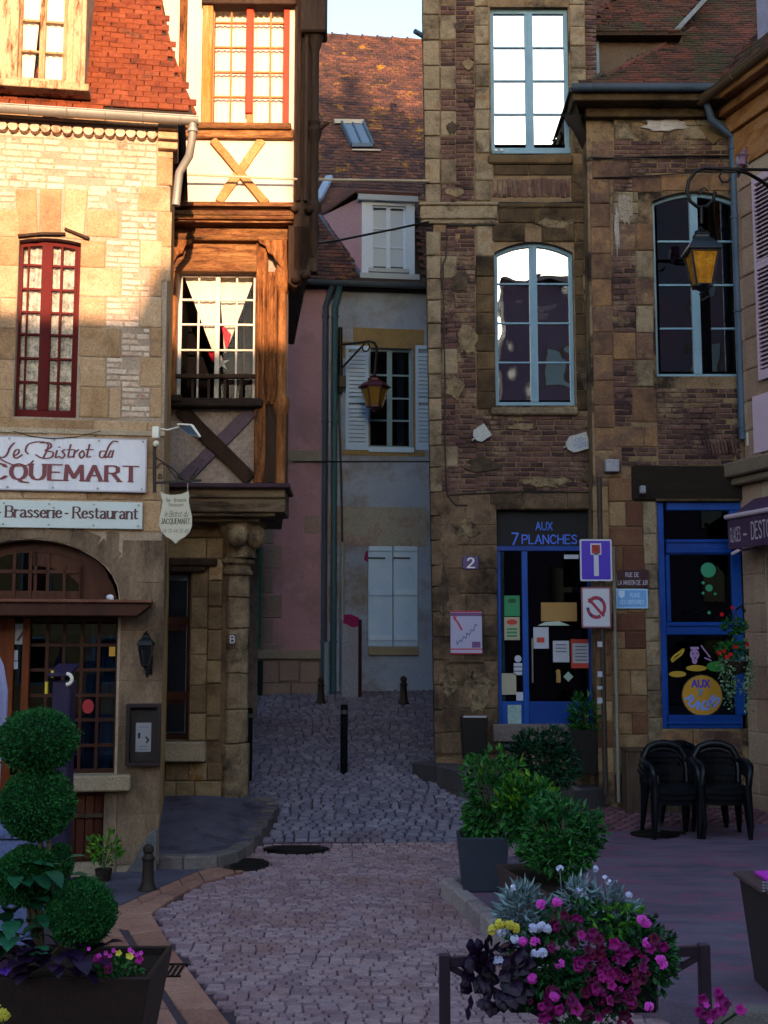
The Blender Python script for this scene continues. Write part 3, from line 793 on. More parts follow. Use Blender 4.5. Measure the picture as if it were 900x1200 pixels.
# cast iron gullies
def gully(name, u0, u1, v0, v1, lab, round_=False):
    c = G((u0 + u1) / 2, (v0 + v1) / 2); a = G(u0, (v0 + v1) / 2); b = G(u1, (v0 + v1) / 2)
    rx = (b.x - a.x) / 2; ry = (G(u0, v0).y - G(u0, v1).y) / 2
    mb = MB()
    if round_:
        mb.lathe([(rx, -.03), (rx, .012), (rx * .95, .018)], (c.x, c.y, gz(c.x, c.y)), 24, ry / rx)
        for k in range(-3, 4): mb.box(c.x - rx * .7, c.x + rx * .7, c.y + k * ry * .22 - .012, c.y + k * ry * .22 + .012, gz(c.x, c.y) + .017, gz(c.x, c.y) + .024)
    else:
        for k in range(8):
            x = c.x - rx + k * 2 * rx / 8
            mb.box(x, x + rx * .13, c.y - ry, c.y + ry, gz(c.x, c.y) - .02, gz(c.x, c.y) + .024)
        for s in (-1, 1): mb.box(c.x - rx, c.x + rx, c.y + s * ry - .012, c.y + s * ry + .012, gz(c.x, c.y) - .02, gz(c.x, c.y) + .026)
    single(name, mb, m_iron, lab, 'drain cover')
gully('drain_cover', 256, 316, 1007, 1022, 'dark round iron drain cover beside the tip of the curved kerb', True)
gully('drain_cover', 308, 386, 989, 1002, 'wide dark drain cover where the blue cobbles meet the reddish setts', True)
gully('drain_grate', 168, 216, 1134, 1148, 'small black slotted grate across the flagstones by the topiary planter')
# ------------------------------------------------------------------ windows
def fillet(x0, x1, z0, z1, rise, n=12, full=False):
    """outline of an opening with a curved head, counter clockwise"""
    pts = [(x0, z0), (x1, z0), (x1, z1)]
    if rise > 0:
        c = (x0 + x1) / 2; hw = (x1 - x0) / 2
        for k in range(1, n):
            a = math.pi * k / n; x = c + hw * math.cos(a)
            t = (x - c) / hw
            pts.append((x, z1 + rise * (math.sqrt(max(0, 1 - t * t)) if full else 1 - t * t)))
    pts.append((x0, z1))
    return pts
def window(t, fr, x0, x1, z0, z1, cols, rows, fm, gm, y=.1, fw=.05, bar=.022, mull=.07, rise=0.0, th=.05, zs=None, xs=None,
           room=.9, name='window', room_mat=None, panes=True, lab=None, full=False, bottom=None):
    """casement: frame (part) with glazing bars, each pane a sub part, and the dark room behind it"""
    F = MB(fr); bot = bottom if bottom is not None else fw
    F.box(x0, x0 + fw, y, y + th, z0, z1); F.box(x1 - fw, x1, y, y + th, z0, z1); F.box(x0 + fw, x1 - fw, y, y + th, z0, z0 + bot)
    c = (x0 + x1) / 2; hw = (x1 - x0) / 2
    def top(x):
        if rise <= 0: return z1
        t = min(1, abs(x - c) / hw)
        return z1 + rise * (math.sqrt(max(0, 1 - t * t)) if full else 1 - t * t)
    n = 12 if rise else 1
    for k in range(n):
        a, b = x0 + (x1 - x0) * k / n, x0 + (x1 - x0) * (k + 1) / n
        F.prism([(a, top(a) - fw), (b, top(b) - fw), (b, top(b)), (a, top(a))], y - .002, y + th + .002)
    xi0, xi1 = x0 + fw, x1 - fw
    if xs is None:
        xs = []
        half = cols // 2
        if mull > 0 and cols % 2 == 0:
            wd = (xi1 - xi0 - mull) / cols
            for k in range(half): xs.append((xi0 + wd * k, xi0 + wd * (k + 1)))
            for k in range(half): xs.append((c + mull / 2 + wd * k, c + mull / 2 + wd * (k + 1)))
        else:
            wd = (xi1 - xi0) / cols
            xs = [(xi0 + wd * k, xi0 + wd * (k + 1)) for k in range(cols)]
    if zs is None:
        zi1 = z1 - fw if rise <= 0 else z1 + rise * .5 - fw
        zs = [z0 + bot + (zi1 - z0 - bot) * k / rows for k in range(rows + 1)]
    if mull > 0 and cols % 2 == 0:
        F.box(c - mull / 2, c + mull / 2, y - .008, y + th, z0 + bot, top(c) - fw)
        F.box(c - mull / 7, c + mull / 7, y - .02, y - .008, z0 + bot, top(c) - fw)
    for (a, b), (a2, b2) in zip(xs, xs[1:]):
        if abs(b - a2) < .001: F.box(b - bar / 2, b + bar / 2, y + .01, y + th - .006, z0 + bot, top(b) - fw)
    for z in zs[1:-1]:
        for g in ((xs[0][0], xs[len(xs) // 2 - 1][1]), (xs[len(xs) // 2][0], xs[-1][1])) if (mull > 0 and cols % 2 == 0) else ((xs[0][0], xs[-1][1]),):
            F.box(g[0], g[1], y + .008, y + th - .004, z - bar / 2, z + bar / 2)
    f = t.part(name, F, fm, label=lab)
    if panes:
        for (a, b) in xs:
            for k in range(rows):
                za, zb = zs[k], zs[k + 1]
                Q = MB(fr)
                if k == rows - 1 and rise > 0:
                    m = 4
                    for q in range(m):
                        p0, p1 = a + (b - a) * q / m, a + (b - a) * (q + 1) / m
                        Q.add([(p0, y + .03, za), (p1, y + .03, za), (p1, y + .03, top(p1) - fw / 2), (p0, y + .03, top(p0) - fw / 2)], [(0, 1, 2, 3)])
                else:
                    if k == rows - 1: zb = top(a) - fw if rise else zb
                    Q.box(a, b, y + .03, y + .034, za, zb)
                t.part('pane', Q, gm, parent=f)
    if room:
        Rm = MB(fr); zt = z1 + rise + .03; yr0 = y + th + .28
        e = .03
        Rm.quad((x0 - e, y + room, z0 - e), (x1 + e, y + room, z0 - e), (x1 + e, y + room, zt), (x0 - e, y + room, zt))
        Rm.quad((x0 - e, y + th, z0 - e), (x0 - e, y + room, z0 - e), (x0 - e, y + room, zt), (x0 - e, y + th, zt))
        Rm.quad((x1 + e, y + th, z0 - e), (x1 + e, y + th, zt), (x1 + e, y + room, zt), (x1 + e, y + room, z0 - e))
        Rm.quad((x0 - e, y + th, z0 - e), (x1 + e, y + th, z0 - e), (x1 + e, y + room, z0 - e), (x0 - e, y + room, z0 - e))
        Rm.quad((x0 - e, y + th, zt), (x0 - e, y + room, zt), (x1 + e, y + room, zt), (x1 + e, y + th, zt))
        t.part('room', Rm, room_mat or m_darkroom, parent=f)
    return f
def cloth(t, fr, pts, y, m, parent, name='curtain', amp=.02, waves=9, nx=40, nz=6):
    """hanging cloth: top edge and bottom edge given as (x, z) pairs, folded"""
    (x0, z0), (x1, z1), (x2, z2), (x3, z3) = pts   # top left, top right, bottom right, bottom left
    mb = MB(fr); vs = []
    for j in range(nz + 1):
        q = j / nz
        for i in range(nx + 1):
            p = i / nx
            xa = x0 + (x3 - x0) * q; xb = x1 + (x2 - x1) * q
            za = z0 + (z3 - z0) * q; zb = z1 + (z2 - z1) * q
            vs.append((xa + (xb - xa) * p, y + amp * math.sin(p * waves * 6.28 + q), za + (zb - za) * p))
    mb.add(vs, [(j * (nx + 1) + i, (j + 1) * (nx + 1) + i, (j + 1) * (nx + 1) + i + 1, j * (nx + 1) + i + 1) for j in range(nz) for i in range(nx)])
    return t.part(name, mb, m, parent=parent, smooth=60)

class RoofPl:
    """a sloping roof plane: a along the eave, b up the slope"""
    def __init__(s, o, ex, up):
        s.o = Vector(o); s.ex = Vector(ex).normalized(); s.up = Vector(up).normalized(); s.n = s.ex.cross(s.up).normalized()
        if s.n.z < 0: s.n = -s.n
    def hit(s, u, v, off=0):
        d = ray(u, v); c = Vector((0, 0, CAMZ)); o = s.o + s.n * off
        t = (o - c).dot(s.n) / d.dot(s.n); p = c + d * t - s.o
        return p.dot(s.ex), p.dot(s.up)
    def w(s, a, b, h=0): return s.o + s.ex * a + s.up * b + s.n * h
def tiles(t, pl, poly, m, w=.17, ex=.10, parent=None, limit=300, lift=.0, th=.016, drop=.02, name='roof_tile', jit=.01):
    """overlapping flat tiles inside a polygon given in roof coordinates"""
    a0 = min(p[0] for p in poly); a1 = max(p[0] for p in poly); b0 = min(p[1] for p in poly); b1 = max(p[1] for p in poly)
    pc = Pieces(t, name, m, .03, .02, .02, limit=limit, parent=parent)
    j = 0; b = b0
    while b < b1:
        a = a0 - w + (j % 2) * w / 2
        while a < a1 + w:
            if pip((a + w / 2, b + ex / 2), poly):
                tilt = drop / ex * .5
                up = (pl.up - pl.n * tilt).normalized()
                nn = (pl.n + pl.up * tilt).normalized()
                c = pl.w(a + w / 2 + U(-.004, .004), b + ex * .62 + U(-jit, jit), .004)
                pc.add(c, pl.ex * (w - .004), nn * -(th + U(0, .008)), up * (ex * 1.25))
            a += w
        b += ex; j += 1
    pc.done()
def polyface(t, pl, poly, m, name, h=-.01, parent=None):
    mb = MB(); mb.add([tuple(pl.w(a, b, h)) for a, b in poly], [tuple(range(len(poly)))])
    return t.part(name, mb, m, parent=parent)

def gutter(t, a, b, r, m, name='gutter', seams=6, n=10):
    """half round gutter from a to b with bracket rings"""
    a = Vector(a); b = Vector(b); d = (b - a).normalized(); side = d.cross(Vector((0, 0, 1))).normalized()
    mb = MB(); vs = []
    for p in (a, b):
        for rr in (r, r * .86):
            for k in range(n + 1):
                an = math.pi + math.pi * k / n
                vs.append(tuple(p + side * (math.cos(an) * rr) + Vector((0, 0, math.sin(an) * rr))))
    q = n + 1; fs = []
    for k in range(n):
        fs.append((k, k + 1, 2 * q + k + 1, 2 * q + k)); fs.append((q + k + 1, q + k, 3 * q + k, 3 * q + k + 1))
    for k in (0, n): fs.append((k, 2 * q + k, 3 * q + k, q + k))
    for e in (0, 2 * q): fs += [(e + k, e + q + k, e + q + k + 1, e + k + 1) for k in range(n)]
    mb.add(vs, fs)
    mb.tube([a + side * r, b + side * r], r * .12, 6)
    g = t.part(name, mb, m, smooth=40)
    for i in range(seams):
        p = a + (b - a) * ((i + .5) / seams)
        m2 = MB(); m2.tube([p + side * (math.cos(math.pi + math.pi * k / 8) * r * 1.05) + Vector((0, 0, math.sin(math.pi + math.pi * k / 8) * r * 1.05)) for k in range(9)], r * .1, 5)
        t.part('gutter_bracket', m2, m, parent=g, smooth=40)
    return g
def pipe(t, pts, r, m, name='downpipe', rings=(), n=12):
    mb = MB(); mb.tube(pts, r, n)
    p = t.part(name, mb, m, smooth=50)
    for q in rings:
        m2 = MB(); q = Vector(q); m2.lathe([(r * 1.02, -.02), (r * 1.25, -.018), (r * 1.25, .018), (r * 1.02, .02)], tuple(q), n)
        t.part('pipe_collar', m2, m, parent=p, smooth=40)
    return p

# ================================================================== the bistro
FB = Fr(190, 11.6, 0.15); FB.uz = 80
BI = T('bistro_house', 'golden stone bistro with steep red tiled roof, tall red window and arched shopfront', 'house', FB.w(-2, 0, 0))
FB.vz = 380; bx0, bx1 = FB.x(-330, 500), FB.x(190, 600)
bx1u = FB.x(204, 220)
zt = FB.z(142, 120)
hR = FB.rect(19, 283, 92, 489); hRw = (hR[0], hR[1], hR[2], hR[3], .035)
hA = FB.rect(-75, 700, 139, 706); archz = FB.z(632, 30)
hArch = (hA[0], hA[1], FB.z(722, 60), hA[3], archz - hA[3], 'full')
hDoor = FB.rect(-130, 718, 138, 912); hDoor = (hDoor[0], hDoor[1], FB.z(1012, 60), hDoor[3], 0)
hArch = (hA[0], hA[1], hDoor[3], hA[3], archz - hA[3], 'full')
big = (hA[0], hA[1], hDoor[2], hA[3], archz - hA[3], 'full')
holesB = [hRw, big]
mb = MB(FB); mb.wall(bx0, bx1, -.3, zt, holesB, .45)
BI.part('wall', mb, m_mortar_pale)
mb = MB(FB); mb.box(bx0, bx0 + .1, .45, 5, -.3, zt + 2.5); mb.box(bx1 - .12, bx1, .45, 5, -.3, zt); mb.box(bx0, bx1, 4.9, 5, -.3, zt + 2.5)
BI.part('side_wall', mb, m_plaster_gold)
# ashlar and brick panels
pa = Pieces(BI, 'stone', m_ashlar, .035, .05, .02)
pbk = Pieces(BI, 'brick', m_lime_brick, .06, .16, .09)
HB = holesB
def fa(u0, v0, u1, v1, h, w): fill(pa, FB, (u0, v0, u1, v1), h, w, .012, .007, HB, .08)
def fbk(u0, v0, u1, v1): fill(pbk, FB, (u0, v0, u1, v1), .062, (.12, .22), .008, .016, HB, .15, rot=.03, miss=.10)
fbk(-80, 156, 184, 222)
fbk(-80, 222, 18, 243)
fa(-80, 243, 20, 490, .32, (.3, .5))
# voussoirs over the red window
for k, (u0, u1) in enumerate(((19, 44), (46, 72), (74, 101))):
    a0, a1, z0, z1 = FB.rect(u0, 222, u1, 280 if k != 1 else 276)
    pa.fadd(FB, a0 + .004, a1 - .004, z0 + (.02 if k == 1 else 0), z1, .016, 0, (-.06, 0, .06)[k])
fa(101, 246, 140, 278, .3, (.3, .5)); fbk(102, 224, 162, 246)
fa(162, 218, 200, 248, .3, (.5, .6)); fa(184, 150, 203, 218, .3, (.5, .6)); 
fbk(142, 248, 184, 282)
fa(184, 248, 201, 330, .33, (.5, .6))
rows = [282, 314, 348, 384, 419, 454, 490]
for i, (v0, v1) in enumerate(zip(rows, rows[1:])):
    if i % 2 == 0:
        fa(93, v0, 124, v1, .4, (.25, .35)); fbk(124, v0, 164, v1); fa(164, v0, 190, v1, .4, (.4, .5))
    else:
        fa(93, v0, 142, v1, .4, (.25, .5)); fbk(142, v0, 176, v1); fa(176, v0, 190, v1, .4, (.4, .5))
fa(-80, 491, 190, 506, .14, (.35, .6))
fa(-80, 507, 190, 622, .33, (.45, .7))
pa.done(); pbk.done()
# smoother dressed stones round the arch, thin joints
pd = Pieces(BI, 'dressed_stone', mat('smoky dressed stone', ['5a4a3e', '6c5a4a', '7e6a58', '8a7664'], nmix=.85, nscale=1.6, stretch=(1.6, 1.6, .6), stain='42362c', stain_scale=1.1, stain_lo=.46, stain_hi=.66, bump=.3), .008, .01, .004)
fill(pd, FB, (139, 633, 190, 1013), .46, (.42, .5), .008, .003, HB, .1)
fill(pd, FB, (-80, 622, 139, 704), .40, (.35, .5), .008, .003, HB, .05)
pd.done()
# arch ring
va = Pieces(BI, 'voussoir', _M['smoky dressed stone'], .01, .02, .006)
cx = (hA[0] + hA[1]) / 2; hw = (hA[1] - hA[0]) / 2; rz = archz - hA[3]
for k in range(11):
    a = math.pi * (k + .5) / 11
    p = Vector((cx + (hw + .1) * math.cos(a), 0, hA[3] + (rz + .1) * math.sin(a)))
    t2 = Vector((-(hw + .1) * math.sin(a), 0, (rz + .1) * math.cos(a))); L = t2.length * math.pi / 11 - .008; t2.normalize()
    nrm = Vector((-t2.z, 0, t2.x)) * -1
    w_ = lambda q: FB.d * q.x + Vector((0, 0, q.z))
    va.add(FB.w(p.x, -.004, p.z), w_(-t2) * (L + .004), FB.into * .008, w_(nrm) * .19)
va.done()
# cornice: scalloped tile course and mouldings
mb = MB(FB)
zc = FB.z(141, 100, .1)
mb.box(bx0, bx1u + .02, -.10, .3, zc - .02, zc + .06); mb.box(bx0, bx1u, -.06, .3, zc - .09, zc - .02)
BI.part('cornice', mb, m_ashlar, bevel=.008)
pt = Pieces(BI, 'cornice_tile', m_lime_brick, .05, .05)
FB.vz = 141; x = FB.x(-60); 
while x < bx1u - .22:
    m2 = MB(FB); r = .047
    m2.tube([(x, -.085, zc - .095), (x, .0, zc - .095)], r, 10)
    BI.part('cornice_tile', m2, m_lime_brick, smooth=40) if x > FB.x(-10) else None
    x += .104
mb = MB(FB)
for k in range(3): mb.box(FB.x(186), FB.x(209), -.14 + .03 * k, .3, zc - .05 - .09 * k, zc + .02 - .09 * k)
BI.part('corbel', mb, m_ashlar, bevel=.006)
# gutter and pipe
zg = FB.z(131, 100, .25)
g0 = FB.w(bx0, -.25, zg); g1 = FB.w(FB.x(233, 140, .25), -.25, zg)
gutter(BI, g0, g1, .065, m_zinc, seams=12)
X = FB.x(226, 145, .2)
pipe(BI, [FB.w(X, -.25, zg - .02), FB.w(X, -.23, zg - .17), FB.w(X - .03, -.16, zg - .35), FB.w(FB.x(210, 205, .1), -.05, FB.z(200, 210, .1)), FB.w(FB.x(206, 235, .06), -.04, FB.z(240, 206, .06))], .042, m_zinc, rings=[FB.w(X, -.24, zg - .12)])
# roof plane, steep
rp = RoofPl(FB.w(0, -.24, zg + .03), FB.d, Vector((0, 0, 1)) * .90 + FB.into * .42)
def RP(u, v): return rp.hit(u, v)
edge = [RP(229, 134), RP(214, 100), RP(201, 60), RP(190, 15), RP(178, -60)]
rpoly = [(bx0, -.02)] + [edge[0]] + edge[1:] + [(edge[-1][0], 3.0), (bx0, 3.0)]
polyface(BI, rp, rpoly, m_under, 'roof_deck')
dorm = [RP(-40, 112), RP(101, 112), RP(101, -80), RP(-40, -80)]
dx0, dx1 = dorm[0][0], dorm[1][0]; dz0 = dorm[0][1]
tp_ = [(bx0, -.02), edge[0], edge[1], edge[2], edge[3], edge[4], (edge[4][0], 2.4), (dx1, 2.4), (dx1, dz0), (bx0, dz0)]
tiles(BI, rp, rpoly, m_roof_red, .15, .080, drop=.016, th=.010)
mb = MB(); 
for a, b in zip(edge, edge[1:]): mb.bar(rp.w(a[0] + .0, a[1], .0), rp.w(b[0] + .0, b[1], .0), .02, .03)
BI.part('verge_board', mb, m_roof_red)
# back roof slope keeps the house closed
mb = MB(FB); zr = zg + 2.8
mb.add([(bx0, 1.0, zr), (edge[-1][0], 1.0, zr), (edge[-1][0], 5, zr + 1.2), (bx0, 5, zr + 1.2)], [(0, 1, 2, 3)])
mb.add([(edge[0][0] - .1, -.1, zt), (edge[0][0] - .1, 5, zt), (edge[-1][0] - .05, 5, zr), (edge[-1][0] - .05, 1.0, zr)], [(0, 1, 2, 3)])
BI.part('rear_roof', mb, m_roof_red)
# dormer window with wide cream timber frame
FD = Fr(60, 11.20, 0.15); FD.vz = 50
d0, d1, z0, z1 = FD.rect(22, -60, 79, 98)
dz = FD.z(112, 60)
mb = MB(FD)
mb.box(FD.x(79), FD.x(101), -.05, .9, FD.z(106), FD.z(-90)); mb.box(FD.x(-10), FD.x(22), -.05, .9, FD.z(106), FD.z(-90))
mb.box(FD.x(79) + .06, FD.x(96), -.08, -.05, FD.z(100), FD.z(-90))
mb.box(FD.x(-10), FD.x(101), -.05, .9, FD.z(-60), FD.z(-100))
dr = BI.part('dormer', mb, m_wood_cream, bevel=.008, label='flaking cream timber dormer')
mb = MB(FD); mb.box(FD.x(-14), FD.x(108), -.16, .05, FD.z(112), FD.z(104)); mb.box(FD.x(16), FD.x(84), -.1, 0, FD.z(104), FD.z(98))
BI.part('sill', mb, m_wood_cream, parent=dr, bevel=.006)
wz = [FD.z(v) for v in (95, 60, 24, -20, -56)]
f = window(BI, FD, d0, d1, z0, z1, 2, 4, m_wood_cream, m_glass, .02, .035, .02, .055, zs=wz, name='dormer_window')
xm = (d0 + d1) / 2
cloth(BI, FD, [(d0 - .1, z1), (xm - .0, z1), (xm - .09, z0 + .02), (d0 - .1, z0 + .02)], .08, m_curtain, f, amp=.008, waves=4)
cloth(BI, FD, [(xm - .03, z1), (d1 + .03, z1), (d1 - .02, z0 + .04), (xm - .03, z0 + .04)], .08, m_curtain, f, amp=.008, waves=4)
cloth(BI, FD, [(xm - .05, z1), (xm - .02, z1), (xm - .02, z1 - .6), (xm - .05, z1 - .6)], .12, m_curtain, f, amp=.004, waves=1, nx=6)
# the tall red window
FB.vz = 380
r0, r1, rz0, rz1 = hR
zz = [FB.z(v, 55, -.1) for v in (476, 448, 420, 392, 366, 339, 311, 284)]
f = window(BI, FB, r0 - .02, r1, rz0, rz1, 4, 7, m_red_frame, m_glass, .1, .045, .02, .05, rise=.035, zs=zz, bottom=.09,
           xs=[(FB.x(21), FB.x(28)), (FB.x(30), FB.x(45)), (FB.x(53), FB.x(67)), (FB.x(70), FB.x(84))], name='red_window')
mb = MB(FB); mb.box(FB.x(28), FB.x(30), .105, .14, rz0 + .09, rz1); mb.box(FB.x(45), FB.x(53), .09, .15, rz0 + .09, rz1 + .03); mb.box(FB.x(67), FB.x(70), .105, .14, rz0 + .09, rz1); mb.box(FB.x(84), r1 - .04, .1, .15, rz0 + .09, rz1)
BI.part('window_frame', mb, m_red_frame, parent=f)
mlace = mat('lace curtain', ['4f564c', '8c8a84', 'aea79d', 'b8b2a8'], nmix=1, nscale=14, bump=.3, fine=.5, rough=.9)
for a, b in ((5, 49), (50, 95)):
    cloth(BI, FB, [(FB.x(a), rz1 + .03), (FB.x(b), rz1 + .03), (FB.x(b), rz0 + .08), (FB.x(a), rz0 + .08)], .17, mlace, f, amp=.012, waves=5)
# soldier tile crest above the red window
mb = MB(FB)
for k, (u0, v0, u1, v1) in enumerate(((18, 281, 46, 277), (46, 277, 74, 276), (73, 270, 102, 280))):
    a = FB.w(FB.x(u0), -.03, FB.z(v0)); b = FB.w(FB.x(u1), -.03, FB.z(v1)); mb.M = Matrix.Identity(4); mb.bar(a, b, .05, .025)
BI.part('lintel_slate', mb, m_wood_dark)
# string course
FB.vz = 505
mb = MB(FB); mb.box(bx0, bx1 + .01, -.025, .05, FB.z(509), FB.z(503)); BI.part('string_course', mb, m_sill, bevel=.005)

# shopfront: fan window, projecting ledge, glazed doors
FB.vz = 690
zl0, zl1 = FB.z(722, 60, .3), FB.z(706, 60, .3)
mfan = m_wood_brown
f = window(BI, FB, FB.x(-62), FB.x(136), FB.z(704), hA[3] + .01, 2, 1, mfan, m_glass_dim, .16, .10, .03, .0, rise=rz - .02, full=True, panes=False, name='fan_window', room=.8, bottom=.1)
fx = [FB.x(u) for u in (-50, -30, -10, 13, 32, 53, 73, 93)]
mb = MB(FB)
for a, b in zip(fx, fx[1:]): mb.box(b - .015, b + .015, .15, .2, FB.z(702), FB.z(645 if b < FB.x(60) else 662))
mb.box(fx[0], fx[-1], .15, .2, FB.z(671), FB.z(667)); mb.box(fx[-1] - .02, fx[-1] + .02, .15, .2, FB.z(702), FB.z(662))
hwf = FB.x(100) - cx
mb2 = MB(FB)
BI.part('glazing_bar', mb, mfan, parent=f)
# solid curved spandrel between frame and panes
n = 14; ms = MB(FB)
for k in range(n):
    a0 = math.pi * .5 * k / n; a1 = math.pi * .5 * (k + 1) / n
    def pt_(a, r): return (cx + (hw - .03) * r * math.cos(a), hA[3] - .04 + (rz) * r * math.sin(a))
    ms.prism([pt_(a0, .64), pt_(a0, 1), pt_(a1, 1), pt_(a1, .64)], .17, .21)
BI.part('arched_panel', ms, mfan, parent=f)
for i, (a, b) in enumerate(zip(fx, fx[1:])):
    for z0_, z1_ in ((FB.z(701), FB.z(671)), (FB.z(668), FB.z(642))):
        q = MB(FB); q.box(a + .015, b - .015, .18, .184, z0_, z1_); BI.part('pane', q, m_glass_dim, parent=f)
lx0, lx1 = FB.x(-140), FB.x(176, 712, .3)
mb = MB(FB)
mb.prism([(lx0, zl0), (lx1 - .12, zl0), (lx1 - .03, zl0 + .07), (lx1, zl0 + .1), (lx1, zl1), (lx0, zl1)], -.32, .1)
lg = BI.part('ledge', mb, m_wood_brown, bevel=.01)
mb = MB(FB); mb.box(lx0, lx1 + .015, -.36, .06, zl1, zl1 + .028); BI.part('ledge_cap', mb, mat('reddish cap tiles', ['54332c', '6b463a', '7d5a4c'], nscale=5, bump=.4), parent=lg, bevel=.006)
mb = MB(FB); mb.ball((FB.x(129, 700, .3), -.3, zl1 + .05), .035, .03, .028); mb.box(FB.x(127, 700, .3), FB.x(133, 700, .3), -.32, -.27, zl1 + .01, zl1 + .04)
BI.part('ledge_lamp', mb, m_board, smooth=40)
# glazed window and door under the ledge
FB.vz = 820
wy = .14
gx = [FB.x(u, 820, -wy) for u in (33, 53, 73, 94, 114, 134)]
gzv = [FB.z(v, 80, -wy) for v in (902, 874, 844, 815, 785, 756, 731)]
f = window(BI, FB, FB.x(28, 820, -wy), FB.x(139, 820, -wy), FB.z(909, 80, -wy), FB.z(724, 80, -wy), 5, 6, mfan, m_glass_dim, wy, .04, .03, .0,
           xs=list(zip(gx, gx[1:])), zs=gzv, name='shop_window', bottom=.06, room=1.0)
cloth(BI, FB, [(gx[4] - .12, gzv[-1]), (gx[5] - .0, gzv[-1]), (gx[5], gzv[0]), (gx[4] - .14, gzv[0])], wy + .06, m_curtain_blue, f, amp=.02, waves=3)
mb = MB(FB)
for a, b in zip(gx, gx[1:]): mb.box(a + .03, b - .03, wy + .052, wy + .056, gzv[-1] - .1, gzv[-1] - .005)
BI.part('valance', mb, m_curtain_blue, parent=f)
# red round sticker and small papers on the panes
mb = MB(FB); mb.lathe([(.055, 0), (.055, .004)], (0, 0, 0), 20, 1.25, M=Matrix.Translation((FB.x(103, 828, -wy), wy + .022, FB.z(828, 103, -wy))) @ Matrix.Rotation(math.pi / 2, 4, 'X'))
BI.part('round_sticker', mb, plain('red sticker', '8c1020', .5))
def paper(t, fr, u0, v0, u1, v1, m, y=0.0, name='notice', n=None, th=.003, lab=None):
    n_ = -y
    a, b, z0, z1 = fr.rect(u0, v0, u1, v1, n_)
    mb = MB(fr); mb.box(a, b, y - th, y, z0, z1)
    return t.part(name, mb, m, label=lab)
m_paper = plain('white paper', '8f93a0', .8)
m_paper_dim = plain('dim paper', '5d6070', .8)
paper(BI, FB, 14, 731, 28, 755, m_paper, wy - .006)
paper(BI, FB, 13, 762, 21, 774, m_paper, wy - .006); paper(BI, FB, 13, 775, 21, 784, m_paper, wy - .006)
paper(BI, FB, 128, 758, 135, 769, plain('yellow ochre plastic', 'b98a20', .5), wy - .01, 'bracket_box')
# diagonal print on the tall notice
mb = MB(FB); pn = Pen(mb, wy - .012)
pn.line([(FB.x(16), FB.z(750)), (FB.x(26), FB.z(735))], .012, .01); BI.part('notice_print', mb, plain('dark print', '3a1a26', .6))
# brown door leaf at the far left
mb = MB(FB)
mb.box(FB.x(-130), FB.x(30, 820, -.12), .12, .2, FB.z(1010), FB.z(909)); mb.box(FB.x(3, 820), FB.x(12, 820), .11, .2, FB.z(1010), FB.z(724)); mb.box(FB.x(22), FB.x(33, 820, -.12), .1, .2, FB.z(909), FB.z(724))
mb.box(FB.x(-130), FB.x(3), .14, .18, FB.z(909), FB.z(724))
BI.part('door', mb, mat('orange brown wood', ['4a230f', '64300f', '78401a'], nscale=4, stretch=(2, 2, .3), bump=.2, rough=.5), bevel=.004)
mb = MB(FB); mb.box(FB.x(12), FB.x(22), .16, .17, FB.z(905), FB.z(730)); BI.part('door_glass', mb, m_glass_dim)
# stone sill, jamb and cellar hatch
mb = MB(FB); mb.box(FB.x(45), FB.x(153, 918, .12), -.14, .14, FB.z(928, 100, .12), FB.z(909, 100, .12)); BI.part('sill', mb, m_sill, bevel=.015)
for ja, jb in ((125, 141), (40, 70)): mb = MB(FB); mb.box(FB.x(ja), FB.x(jb), -.02, .1, -.05, FB.z(929)); BI.part('jamb_stone', mb, _M['smoky dressed stone'], bevel=.01)
hx0, hx1 = FB.x(71), FB.x(124)
mb = MB(FB); mb.box(hx0, hx1, .05, .1, -.05, FB.z(930)); ht = BI.part('cellar_hatch', mb, m_wood_brown)
for z0_, z1_ in ((FB.z(955), FB.z(933)), (FB.z(1008), FB.z(960))):
    k = 5
    for i in range(k):
        a = hx0 + (hx1 - hx0) * i / k; q = MB(FB); q.box(a + .006, a + (hx1 - hx0) / k - .004, .03, .05, z0_, z1_)
        BI.part('plank', q, mat('red brown hatch wood', ['301810', '432218', '55301e'], nscale=4, stretch=(2, 2, .3), bump=.3), parent=ht, bevel=.003)
mb = MB(FB); mb.box(hx0, hx1, .0, .07, FB.z(959), FB.z(954)); BI.part('hatch_rail', mb, m_wood_dark, parent=ht, bevel=.004)
# base plinth patch of grey cement at the corner
mb = MB(FB); mb.prism([(FB.x(150), -.02), (bx1 + .02, -.02), (bx1 + .02, .42), (bx1 - .06, .36), (FB.x(160), .1)], -.035, .01)
BI.part('cement_patch', mb, mat('grey cement', ['4e4c50', '606062'], nscale=4, bump=.4), bevel=.01)

# sign boards
FB.vz = 550
zz0 = FB.rect(-190, 510, 172, 574, .05)
S1 = T('sign_board', 'large white sign board reading Bistrot du Jacquemart in crimson, above the smaller sign', 'sign', FB.w(zz0[0] + 1, -.06, zz0[2]))
mb = MB(FB); mb.box(zz0[0], zz0[1], -.06, -.015, zz0[2], zz0[3]); S1.part('board', mb, m_board, bevel=.004)
mb = MB(FB); a, b, c, d = zz0
for q in ((a, b, c, c + .012), (a, b, d - .012, d), (b - .012, b, c + .012, d - .012)): mb.box(q[0], q[1], -.064, -.06, q[2], q[3])
S1.part('rim', mb, plain('grey enamel rim', '8c8c96', .4))
mb = MB(FB); pn = Pen(mb, -.0655)
zb = FB.z(563, 80, .06); ht_ = FB.z(545, 80, .06) - zb
pn.text('JACQUEMART', FB.x(-47, 555, .06), FB.x(161, 555, .06), zb, ht_, .66, .26, serif=True, lw=1.5)
